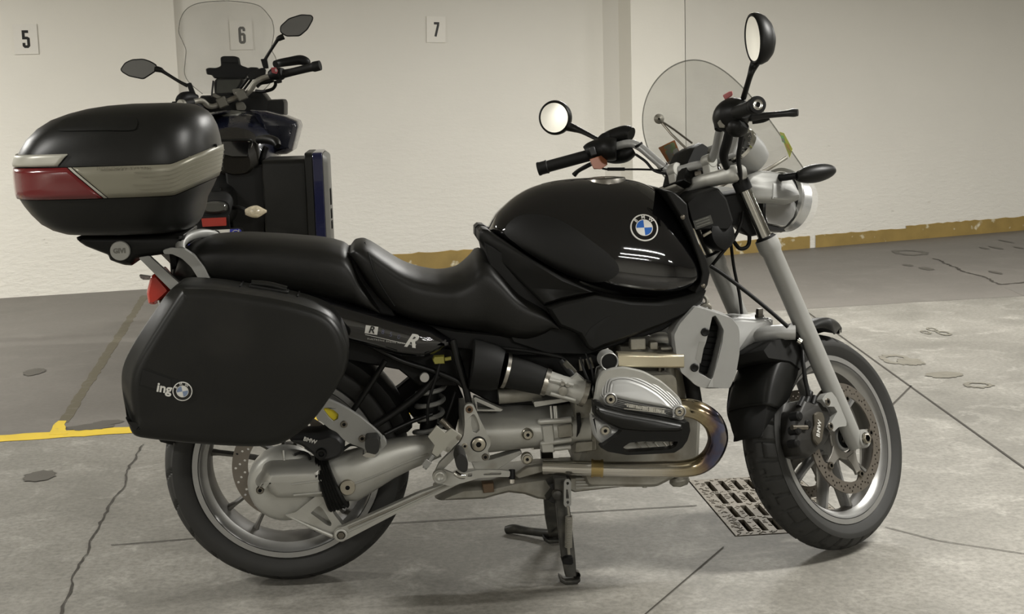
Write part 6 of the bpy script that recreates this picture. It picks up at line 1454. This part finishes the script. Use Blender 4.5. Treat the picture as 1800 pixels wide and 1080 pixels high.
# rear lock cover and hinges
c0_, c1_ = lev(289.5, 26, 376, .2545), lev(268, 31, 372, .252)
hs_, he_ = frac_of(111, 290), frac_of(106, 290)
g = strip(c0_, c1_, lambda t: -(hs_-.012*(1-t)), lambda t: hs_-.012*(1-t), grow=.005); solid(g.build('lock_cover', champl, top_case))
for u, v in ((336, 281), (377, 256)):
    q, n = hit(lidb, u, v)
    if q: g = G(); g.box(q, (.014, .01, .008)); g.build('hinge', blackp, top_case, bevel=.002)
bandb = strip(l0, l1, lambda t: gb+(gt-gb)*t, lambda t: .5, n=60).bvh()
q0, n0 = hit(bandb, 218, 297)
if q0:
    q1, _ = hit(bandb, 268, 297); ex = (q1-q0).normalized(); g = G(); g.text('MONOKEY SYSTEM', .0115, q0+n0*.0012, ex, (0, 0, 1), space=1.35); g.build('band_lettering', mat('print_taupe', (.14, .13, .095), .5), top_case)
# base plate with the round lock
bp_ = [(132, 418), (138, 426), (150, 434), (168, 441), (189, 449), (192, 458), (205, 463), (218, 467), (232, 468), (237, 458), (250, 453), (300, 446), (322, 438), (324, 412), (250, 414), (150, 414)]
g = G(); g.puff(roundpoly(XZ(bp_, -.13), .004, 3), [(0, .13), (0, -.12), (.005, -.131), (.012, -.135)]); BP = add_part(g, 'case_mounting_plate', satin)
g = G(); o_ = P(211.5, 441, -.138); g.lathe([(.0245, -.006), (.0245, .004), (.023, .006), (0, .007)], o_, (0, -1, 0), 36); g.build('lock_disc', mat('lock_grey', (.36, .355, .325), .4, var=.04), BP)
g = G(); g.text('GIVI', .0165, o_+Vector((-.001, -.0073, 0)), (1, 0, 0), (0, 0, 1), bold=.0008); g.build('lock_lettering', mat('lock_engraving', (.15, .145, .125), .5), BP)
# ================================================================== side cases
def round_off(pts, r=.012): return roundpoly(pts, r, 4)
pn = [(303, 507), (316, 504), (375, 507), (415, 514), (470, 522), (520, 532), (558, 544), (582, 557), (598, 578), (609, 605), (613, 630), (609, 650), (597, 676), (575, 708), (550, 743), (523, 766), (500, 780), (478, 787), (425, 787.5), (350, 783), (300, 778), (246, 772), (233, 767), (226, 755), (218, 725), (211, 685), (211, 658), (216, 637), (236, 600), (265, 557), (288, 523)]
for sg in (1, -1):
    f = (lambda g: g) if sg > 0 else (lambda g: g.mirrored())
    o2 = XZ(pn, -.425)
    g = G(); g.puff(dens(o2), [(.012, -.225), (.004, -.235), (0, -.245), (0, -.338), (.004, -.3395)]); pan = f(g).build('pannier', casep, BIKE, sharp=40)
    # lid: flat front face, a wide bevel down its rear edge
    inn = {0: (317, 507), 1: (322, 507), 27: (226, 690), 26: (229, 712), 28: (227, 664), 29: (235, 640), 30: (254, 606), 31: (282, 560), 32: (305, 520), 25: (234, 748)}
    pn2 = [inn.get(i, q) for i, q in enumerate(pn)]
    rA = dens(o2); rB = dens(XZ(pn2, -.450)); ccw = area2(rA) > 0
    if not ccw: rA, rB = rA[::-1], rB[::-1]
    dA, dB = inset_dirs(rA), inset_dirs(rB)
    rows = [[(x, y, z) for x, z in inset(rA, d, dA)] for d, y in ((.004, -.3395), (-.001, -.341), (-.001, -.402), (.0015, -.410))]
    rows += [[(x, y, z) for x, z in inset(rB, d, dB)] for d, y in ((.002, -.4465), (.006, -.4525), (.011, -.4560), (.017, -.458), (.025, -.459))]
    g = G(); g.grid(rows, closed_v=True); k = len(g.v)-len(rA)
    for t in tessellate_polygon([[Vector((q[0], q[2], 0)) for q in rows[-1]]]): g.f.append([k+i for i in t]); g.m.append(0); g.sm.append(True)
    LIDP = f(g).build('pannier_lid', casep, pan, sharp=32); pb_ = g.bvh()
    if sg > 0: panb = pb_
    # carrying handle and hinge gaps along the top of the shell
    top = lambda u, v, y, dz=0.0: Vector((P(u, v, -.425).x, y, P(u, v, -.425).z+dz))
    a, b = top(430, 516, -.292, .002), top(502, 528, -.292, .002); ang = math.atan2((b-a).z, (b-a).x)
    g = G(); g.box((a+b)/2, ((b-a).length, .046, .006), Matrix.Rotation(-ang, 3, 'Y')); f(g).build('handle_recess', matte, pan, bevel=.002)
    g = G(); g.tube([top(434, 516.5, -.296, .007), top(466, 521.5, -.296, .010), top(498, 527.5, -.296, .007)], .0085, 10, 4); f(g).build('carry_handle', casep, pan)
    for u, v in ((415, 514), (519, 532)):
        g = G(); g.box(top(u, v, -.290), (.0035, .086, .006), Matrix.Rotation(math.radians(20), 3, 'Y')); f(g).build('shell_gap', blackp, pan)
# badge recess, lettering and emblem on the near lid
rc = [(250, 648), (258, 648), (302, 664), (324, 671), (336, 679), (338, 692), (330, 702), (316, 704), (300, 697), (244, 678)]
g = G(); drape(g, panb, rc, off=.0008, step=6); BR = g.build('badge_recess', matte, LIDP if 0 else pan)
for ob in list(BIKE.children):
    pass
near_pan = [o for o in BIKE.children if o.name.startswith('pannier')][0]
BR.parent = near_pan
g = G(); drape(g, panb, [(251, 650), (300, 667), (302, 692), (247, 676)], off=.0014, step=6); g.build('badge_insert', mat('badge_black', (.006, .006, .006), .3), near_pan)
q0, n0 = hit(panb, 289, 684)
if q0:
    a = math.radians(-13); ex = Vector((math.cos(a), 0, math.sin(a))); g = G(); g.text('ing', .030, q0+n0*.0022+Vector((0, 0, .001)), ex, (0, 0, 1), bold=.0009); g.build('badge_lettering', white, near_pan)
q0, n0 = hit(panb, 321, 688)
if q0: g = G(); emblem(g, q0+n0*.0012, n0, .0225, tilt=math.radians(-8), letters=True, th=.002); g.build('pannier_emblem', [gloss, white, blueg], near_pan)
# ================================================================== the touring motorcycle behind, seen from its rear
B2c = P(405, 500, 3.4)
B2 = thing('motorcycle', 'dark blue touring motorcycle with tall clear windscreen, parked behind against the wall', 'motorcycle', (B2c.x, 3.4, 0))
def b2(g, name, m, parent=None, **k): return g.build(name, m, parent or B2, **k)
def lofty(st_, n=28, e=2.6):
    """body along y from pixel extents per depth: (Y, uL, uR, vTop, vBottom)"""
    rows = []
    for Y, uL, uR, vT, vB in st_:
        a, b = P(uL, (vT+vB)/2, Y), P(uR, (vT+vB)/2, Y); zt, zb = P((uL+uR)/2, vT, Y).z, P((uL+uR)/2, vB, Y).z
        cx, cz, hx, hz = (a.x+b.x)/2, (zt+zb)/2, (b.x-a.x)/2, (zt-zb)/2
        rows.append([(cx+hx*math.copysign(abs(math.cos(t))**(2/e), math.cos(t)), Y, cz+hz*math.copysign(abs(math.sin(t))**(2/e), math.sin(t))) for t in [2*PI*k/n for k in range(n)]])
    g = G(); g.grid(rows, closed_v=True, cap=True); return g
def platey(px, Y, th, r=.008):
    g = G(); g.plate(roundpoly(XZ(px, Y), r, 3), Y, Y+th); return g
def tub(pts, r, n=12, sm=5): return G().tube([P(*p) for p in pts], r, n, sm)
# wheels
for Y, R, hw, nm in ((2.78, .318, .085, 'rear_wheel'), (4.36, .300, .058, 'front_wheel')):
    c = Vector((P(400, 500, Y).x+(.02 if Y > 4 else 0), Y, R)); g = G()
    g.lathe([(.205, -hw*.75), (R-.05, -hw), (R-.018, -hw*.85), (R-.003, -hw*.4), (R, 0), (R-.003, hw*.4), (R-.018, hw*.85), (R-.05, hw), (.205, hw*.75)], c, (1, 0, 0), 48); w = b2(g, nm, rubber)
    g = G(); g.lathe([(.205, -hw*.75), (.212, -hw*.7), (.19, -hw*.3), (.19, hw*.3), (.212, hw*.7), (.205, hw*.75)], c, (1, 0, 0), 48); g.build('rim', satin, w)
    for k in range(5):
        a = 2*PI*k/5+.3; d = Vector((0, math.cos(a), math.sin(a))); g = G(); g.tube([c+d*.03, c+d*.195], [.022, .016], 8, 0); g.build('spoke', satin, w)
    g = G(); g.disc(c-Vector((hw*.8, 0, 0)), (1, 0, 0), .04, hw*1.6, 20); g.build('hub', satin, w)
# engine, side stand, forks: hidden low mass
cx = P(405, 500, 3.5).x
g = G(); g.box((cx, 3.55, .50), (.36, .75, .48)); b2(g, 'engine', matte, bevel=.04)
g = G(); g.box((cx, 2.95, .60), (.22, .55, .30)); b2(g, 'subframe', matte, bevel=.03)
for s in (-1, 1): g = G(); g.tube([(cx+s*.11, 3.98, .95), (cx+.02+s*.10, 4.36, .30)], .026, 12, 0); b2(g, 'fork_leg', satin)
g = G(); g.tube([(cx-.12, 3.4, .35), (cx-.30, 3.35, .012)], .014, 10, 0); g.box((cx-.30, 3.35, .006), (.07, .05, .012)); b2(g, 'side_stand', matte)
g = G(); g.tube([(cx+.1, 2.85, .33), (cx+.1, 3.3, .40)], .03, 12, 0); b2(g, 'swinging_arm', matte)
g = G(); g.tube([(cx+.17, 2.6, .48), (cx+.17, 3.1, .40)], .055, 18, 0); b2(g, 'silencer', matte)
# tank, flank panels, seat
TK = b2(lofty([(3.26, 372, 446, 252, 320), (3.36, 356, 470, 226, 318), (3.48, 347, 488, 208, 314), (3.62, 343, 496, 199, 308), (3.78, 346, 496, 195, 300), (3.88, 352, 480, 197, 290)], 36, 2.5), 'fuel_tank', blued, sharp=60)
g = G(); q = P(403, 200.5, 3.62); g.lathe([(.062, -.004), (.060, .004), (.050, .006), (0, .006)], q+Vector((0, 0, .004)), (0, -.18, 1), 30); g.build('filler_cap', mat('dull_cap', (.10, .10, .085), .45, metal=.5), TK)
for pts in ([(375, 202), (376, 228), (372, 250)], [(432, 200), (431, 228), (427, 250)]):
    g = G().tube([P(u, v, 3.47+.12*(1-(v-200)/50)) for u, v in pts], .0025, 6, 4); g.build('tank_seam', mat('seam_grey', (.05, .052, .06), .4), TK)
sh = [(437, 193), (462, 195), (500, 204), (522, 213), (525.5, 222), (520, 245), (514, 266), (503, 272), (480, 274), (466, 250), (456, 222), (446, 203)]
for px, nm in ((sh, 'flank_panel'), ([(346, 204), (372, 197), (398, 194), (398, 199), (372, 205), (356, 214), (346, 240), (340, 240)], 'flank_panel')):
    g = G(); g.puff(roundpoly(XZ(px, 3.44), .006, 3), [(0, 3.85), (0, 3.50), (.006, 3.465), (.016, 3.445), (.030, 3.438)]); b2(g, nm, blued)
g = G(); g.puff(roundpoly(XZ([(440, 176), (462, 177), (475, 175), (498, 174), (501, 180), (501, 203), (478, 199), (450, 192)], 3.9), .008, 3), [(0, 4.15), (0, 3.93), (.006, 3.905)]); b2(g, 'side_fairing', satin)
sm2 = mat('brown_black_seat', (.011, .0098, .0073), .65, var=.25, scale=20, bump=.15, bscale=200, spec=.12)
ST2 = b2(lofty([(2.62, 392, 440, 268, 306), (2.70, 386, 452, 258, 309), (2.85, 374, 456, 246, 312), (3.02, 368, 456, 236, 306), (3.18, 368, 455, 226, 298), (3.30, 380, 440, 224, 290)], 32, 2.8), 'seat', sm2, sharp=60)
g = G(); g.puff(roundpoly(XZ([(380, 248), (384, 246), (434, 246), (440, 252), (438, 258), (436, 276), (408, 276), (384, 270)], 2.60), .004, 2), [(0, 2.80), (0, 2.61), (.003, 2.60)]); RK = b2(g, 'rear_rack', gloss)
g = tub([(380, 247, 2.6), (400, 246.5, 2.6), (437, 246, 2.6), (441, 252, 2.62), (438, 262, 2.62)], .006); g.build('rack_rail', satin, RK)
b2(tub([(456, 246, 2.95), (470, 245, 2.85), (484, 249, 2.78), (489, 257, 2.75)], [.02, .022, .021, .014], 14), 'grab_handle', satin)
b2(tub([(468, 258, 2.8), (464, 268, 2.8), (460, 282, 2.8), (455, 290, 2.82)], .014), 'grab_stay', satin)
# tail
TL = b2(lofty([(2.40, 352, 404, 352, 384), (2.46, 347, 408, 348, 386), (2.60, 346, 414, 330, 392), (2.85, 350, 430, 300, 400)], 24, 3), 'tail_unit', matte)
g = lofty([(2.372, 358, 396, 358, 372), (2.385, 355, 400, 354.5, 376), (2.42, 354, 401, 353, 378)], 24, 2.4); g.build('tail_lamp', mat('smoked_lens', (.045, .045, .040), .2, coat=.6), TL)
g = platey([(372, 330), (388, 330), (390, 351), (372, 351)], 2.55, .05); g.build('tail_bracket', satin, TL)
g = platey([(354, 384.5), (397, 382.5), (398, 397), (356, 399)], 2.36, .02, .003); g.build('red_reflector', mat('bright_red_reflector', (.30, .022, .012), .25, coat=.5), TL)
g = platey([(350, 381), (402, 379), (404, 402), (350, 402)], 2.382, .03, .003); g.build('reflector_holder', matte, TL)
plq = [(326, 405), (421, 400), (427, 402), (428, 452), (329, 456)]
g = platey(plq, 2.34, .012, .006); PL = g.build('plate_holder', blackp, TL)
g = platey([(330, 407), (420, 402.5), (424, 405), (424, 450), (331, 453)], 2.335, .006, .004); g.build('licence_plate', white, TL)
for px in ([(404, 403.3), (420, 402.5), (424, 405), (424, 450), (405, 451)], [(330, 407), (346, 406), (347, 452), (331, 453)]): platey(px, 2.332, .003, .002).build('plate_band', plateb, TL)
g = G(); g.text('10', .075, P(373, 418, 2.331), (1, 0, .05), (0, 0, 1), bold=.002); g.build('plate_lettering', blackp, TL)
g = G(); c = P(414.5, 411.5, 2.3305)
g.tube([c+Vector((math.cos(a)*.016, 0, math.sin(a)*.016)) for a in [2*PI*k/20 for k in range(21)]], .0018, 5, 0); g.text('I', .026, P(420, 407, 2.330), (1, 0, 0), (0, 0, 1)); g.build('plate_marks', greyp, TL)
st2 = tub([(402, 367, 2.5), (418, 365, 2.46), (434, 371, 2.42)], .010); IND = b2(st2, 'indicator', matte)
a, b = P(431, 373, 2.40), P(469, 371.5, 2.40); g = G(); pts = []; rs = []
for k in range(17): t = k/16; pts.append(a.lerp(b, t)); rs.append(.0275*max(.03, math.sin(PI*min(1, (t*.80+.10))))**.7*(1 if t < .55 else max(.04, 1-1.7*(t-.55)**1.3)))
g.tube(pts, rs, 20, 2); g.build('indicator_lens', amber, IND)
g = G(); g.puff(roundpoly(XZ([(395, 300), (462, 290), (470, 300), (468, 420), (410, 420), (404, 380)], 2.66), .01), [(0, 3.0), (0, 2.68), (.01, 2.66)]); b2(g, 'tail_side', matte)
# right pannier: black box, blue stripe, dark lid
def slabx(x0, x1, y0, y1, z0, z1, r, taper=0.0):
    pts = roundpoly([(y0, z0), (y1, z0), (y1, z1), (y0, z1)], r, 5); g = G(); n = len(pts); cy, cz = (y0+y1)/2, (z0+z1)/2
    rows = []
    for x, k in ((x0, 1.0), (x1-(x1-x0)*.15, 1.0-taper*.7), (x1, 1.0-taper)): rows.append([(x, cy+(y-cy)*k, cz+(z-cz)*k) for y, z in pts])
    g.grid(rows, closed_v=True, cap=True); return g
zt, zb = P(540, 274, 2.6).z, P(540, 452, 2.6).z
X = lambda u: P(u, 350, 2.62).x
PN = b2(slabx(X(463), X(541), 2.62, 3.08, zb, P(500, 281, 2.6).z, .03), 'pannier', casep, bevel=.008)
slabx(X(539), X(553), 2.60, 3.10, zb-.005, P(545, 269, 2.6).z, .03).build('pannier_lid_rim', casep, PN, bevel=.004)
slabx(X(553), X(570), 2.595, 3.10, zb-.005, P(560, 268.5, 2.6).z, .032).build('blue_stripe', bluem, PN, bevel=.003)
slabx(X(570), X(579), 2.60, 3.09, zb, P(565, 270, 2.6).z, .035, .09).build('pannier_lid', mat('lid_grey', (.10, .098, .088), .5), PN, bevel=.004)
for v0, v1 in ((332, 360), (368, 384), (389, 402)):
    a, b = P(577, v0, 2.74), P(577, v1, 2.74); g = G(); g.box(((X(579)), 2.76, (a.z+b.z)/2), (.012, .07, abs(a.z-b.z))); g.build('latch', blackp, PN, bevel=.002)
slabx(X(340)-.10, X(340)+.04, 2.75, 3.10, zb, zt-.05, .03).build('pannier', casep, B2, bevel=.008)
# handlebar and controls
hb2 = [(322, 184, 3.62), (345, 178, 3.68), (356, 178, 3.72), (366, 186, 3.74), (376, 187, 3.75), (392, 181, 3.76), (420, 170, 3.77), (432, 166, 3.77), (441, 157, 3.76), (449, 145, 3.75), (460, 138.5, 3.75), (475, 134, 3.74), (520, 125, 3.70), (556, 116, 3.66)]
dimalloy = mat('dim_alloy', (.13, .125, .105), .45, metal=.5, var=.15)
H2 = b2(tub(hb2, .0145, 14, 6), 'handlebar', castd)
tub([(493, 131, 3.73), (510, 127.5, 3.71), (535, 121.5, 3.68), (548, 118.5, 3.665), (552, 117.5, 3.66), (563, 115, 3.65)], [.024, .021, .021, .022, .027, .026], 18, 3).build('right_grip', gripm, H2)
tub([(318, 185, 3.60), (338, 180, 3.66)], [.025, .022], 16, 0).build('left_grip', gripm, H2)
for u, v in ((391, 180), (425, 167.5)):
    g = G(); c = P(u, v, 3.75); g.box(c, (.05, .05, .055), Matrix.Rotation(math.radians(-22), 3, 'Y')); g.build('bar_clamp', dimalloy, H2, bevel=.006)
g = G(); c = P(385, 172, 3.78); g.box(c, (.07, .04, .02), Matrix.Rotation(math.radians(30), 3, 'Y')); g.build('clamp_plate', dimalloy, H2, bevel=.004)
platey([(408, 157), (422, 155), (426, 160), (418, 168), (410, 166)], 3.73, .03).build('clamp_plate', dimalloy, H2, bevel=.003)
tub([(476, 133, 3.73), (483, 130, 3.72), (492, 130, 3.72), (498, 128, 3.71)], [.026, .034, .035, .027], 16, 3).build('right_switchgear', blackp, H2)
platey([(476, 119), (484, 118), (488, 124), (486, 130), (478, 128)], 3.66, .03, .003).build('kill_switch', mat('red_switch', (.30, .05, .055), .4), H2)
platey([(483, 121), (486, 121), (487, 126), (484, 126)], 3.655, .01, .001).build('switch_mark', greyp, H2)
platey([(485, 140), (494, 138), (495, 145), (487, 147)], 3.70, .05, .004).build('switch_lower', blackp, H2)
tub([(484, 113, 3.80), (492, 111, 3.82), (510, 108, 3.83), (528, 105.5, 3.83), (538, 109, 3.82), (540, 114, 3.82)], [.02, .022, .024, .026, .024, .016], 14, 4).build('brake_lever', blackp, H2)
platey([(435, 131), (440, 126), (461, 119), (467, 122), (466, 132), (448, 139), (437, 141)], 3.80, .05, .006).build('fluid_reservoir', satin, H2)
tub([(450, 160, 3.85), (462, 161, 3.82), (478, 157, 3.78), (484, 150, 3.76), (484, 144, 3.74)], .009, 10, 5).build('brake_hose', blackp, H2)
tub([(422, 156, 3.85), (430, 146, 3.85), (436, 138, 3.84)], .008).build('cable', blackp, H2); tub([(427, 160, 3.85), (436, 148, 3.85), (442, 140, 3.84)], .006).build('cable', blackp, H2)
tub([(450, 152, 3.78), (458, 145, 3.78), (470, 143, 3.76), (480, 140, 3.75)], .014).build('switch_cable', blackp, H2)
tub([(316, 180, 3.64), (322, 174, 3.66), (334, 173, 3.70), (345, 176, 3.72)], [.026, .034, .036, .028], 16, 3).build('left_switchgear', blackp, H2)
platey([(318, 164), (326, 163), (328, 170), (318, 172)], 3.68, .04, .004).build('switch_block', blackp, H2)
tub([(303, 181, 3.75), (318, 180, 3.74)], .007).build('clutch_lever', blackp, H2)
g = G(); g.lathe([(0, .004), (.02, .004), (.024, 0), (.024, -.02)][::-1], P(317, 183, 3.58), (-.5, -.86, .05), 18); g.build('bar_end', castd, H2)
tub([(340, 185, 3.76), (352, 192, 3.78), (362, 196, 3.8)], .03).build('control_loom', blackp, H2)
# mirrors
mR = [(492, 46), (507, 32), (529, 25), (547, 26), (551, 30), (550, 36), (541, 52), (527, 64), (503, 64.5), (492, 57)]
mL = [(211, 122), (219, 110), (232, 104), (252, 103), (264, 107), (276, 114), (275, 125), (252, 140), (226, 134.5), (214, 127)]
for px, Y, stem, clamp in ((mR, 3.72, [(499, 64, 3.73), (490, 68, 3.73), (486, 73, 3.74), (470, 98, 3.76), (466, 106, 3.76)], [(458, 104), (469, 103), (472, 120), (463, 121)]),
                           (mL, 3.70, [(272, 121, 3.71), (282, 123, 3.71), (290, 128, 3.71), (316, 144, 3.70), (330, 151, 3.70)], [(328, 147), (335, 145), (345, 170), (336, 172)])):
    o_ = roundpoly(XZ(px, Y), .012, 3); g = G(); g.puff(o_, [(.012, Y+.05), (.004, Y+.03), (0, Y+.01), (0, Y+.001), (.003, Y)]); MI = b2(g, 'mirror', satin)
    if area2(o_) < 0: o_ = o_[::-1]
    i_ = inset(o_, .006); g = G(); g.plate(i_, Y-.0012, Y+.002); g.build('mirror_glass', greyg, MI)
    tub(stem, [.016, .014, .009, .0085, .010], 12, 4).build('mirror_stem', satin, MI)
    g = platey(clamp, stem[-1][2]-.01, .03, .004); g.build('mirror_clamp', blackp, MI)
# screen and cockpit
vsL = [(1.5, 395), (2.6, 372), (5, 352), (10, 337), (16, 328), (24, 321.5), (38, 316), (55, 314), (72, 320.5), (90, 327), (108, 325.5), (125, 324), (135, 326), (142, 330), (154, 342), (165, 356)]
vsR = [(1.5, 400), (2.6, 414), (5, 437), (10, 455), (16, 463), (24, 470), (38, 479), (55, 481.5), (72, 479.5), (85, 477), (95, 481), (102, 485), (125, 486), (142, 478), (154, 468), (165, 456)]
fl = lambda T, v: interp([p[0] for p in T], [p[1] for p in T], v)
rows = []; eL = []; eR = []
for k in range(45):
    v = 1.5+163.5*(k/44)**1.5; a, b = fl(vsL, v), fl(vsR, v); row = []
    for j in range(25):
        s = -1+2*j/24; Y = 4.12+.26*(v/165)-.13*s*s; row.append(P((a+b)/2+(b-a)/2*s, v, Y))
    rows.append(row); eL.append(row[0]); eR.append(row[-1])
g = G().grid(rows); SC2 = b2(g, 'windscreen', screen2); md = SC2.modifiers.new('thick', 'SOLIDIFY'); md.thickness = .003
g = G().tube(eL[::-1]+rows[0][1:-1]+eR, .0022, 6, 0); g.build('screen_edge', screen_e, SC2)
mt = [(361, 121), (367, 119), (380, 119.5), (388, 116), (387, 101), (392, 98.5), (412, 98.5), (418.5, 100.5), (421, 114), (436, 119.5), (440, 118), (453, 118.5), (453, 124), (436, 131), (430, 139), (376, 138), (372, 132), (363, 131)]
g = G(); g.puff(roundpoly(XZ(mt, 4.0), .008, 3), [(0, 4.08), (0, 4.01), (.005, 4.0)]); CK = b2(g, 'cockpit_bracket', blackp)
g = platey([(391, 103), (399, 101), (416, 103), (417, 110), (392, 109)], 3.995, .01, .003); g.build('bracket_pad', matte, CK)
g = G(); g.puff(roundpoly(XZ([(379, 139), (384, 137), (426, 137), (429, 141), (424, 152), (414, 164), (400, 170), (377, 170), (375, 146)], 3.94), .006, 3), [(0, 4.05), (0, 3.95), (.006, 3.94)]); DS = b2(g, 'instrument_display', satin)
platey([(382, 141), (424, 140), (418, 152), (408, 163), (380, 164)], 3.938, .003, .004).build('display_glass', mat('display_dark', (.022, .025, .021), .12, coat=.6), DS)
tub([(375, 142, 3.93), (373.5, 155, 3.92), (372, 172, 3.90)], .005, 8, 3).build('display_stalk', satin, DS)
g = G(); g.puff(roundpoly(XZ([(352, 168), (420, 166), (448, 160), (462, 162), (474, 178), (470, 200), (400, 198), (352, 200), (344, 186)], 3.9), .01, 3), [(.01, 4.22), (0, 4.15), (0, 3.92), (.006, 3.9)]); b2(g, 'front_fairing', satin)
g = platey([(414, 180), (427, 179), (432, 188), (430, 194), (416, 194)], 3.82, .05); b2(g, 'steering_block', dimalloy, bevel=.003)

# short labels for parts that stand out from the rest of their machine
for o in BIKE.children:
    for stem_, lab in (('top_case', 'black hard top case with red reflector and silver band'), ('tail_lamp', 'red tail lamp'), ('exhaust_header', 'heat tinted steel exhaust pipe'), ('windscreen', 'small clear windscreen'), ('fuel_tank', 'gloss black fuel tank'), ('yellow_connector', 'olive yellow plastic connector')):
        if o.name == stem_: o['label'] = lab
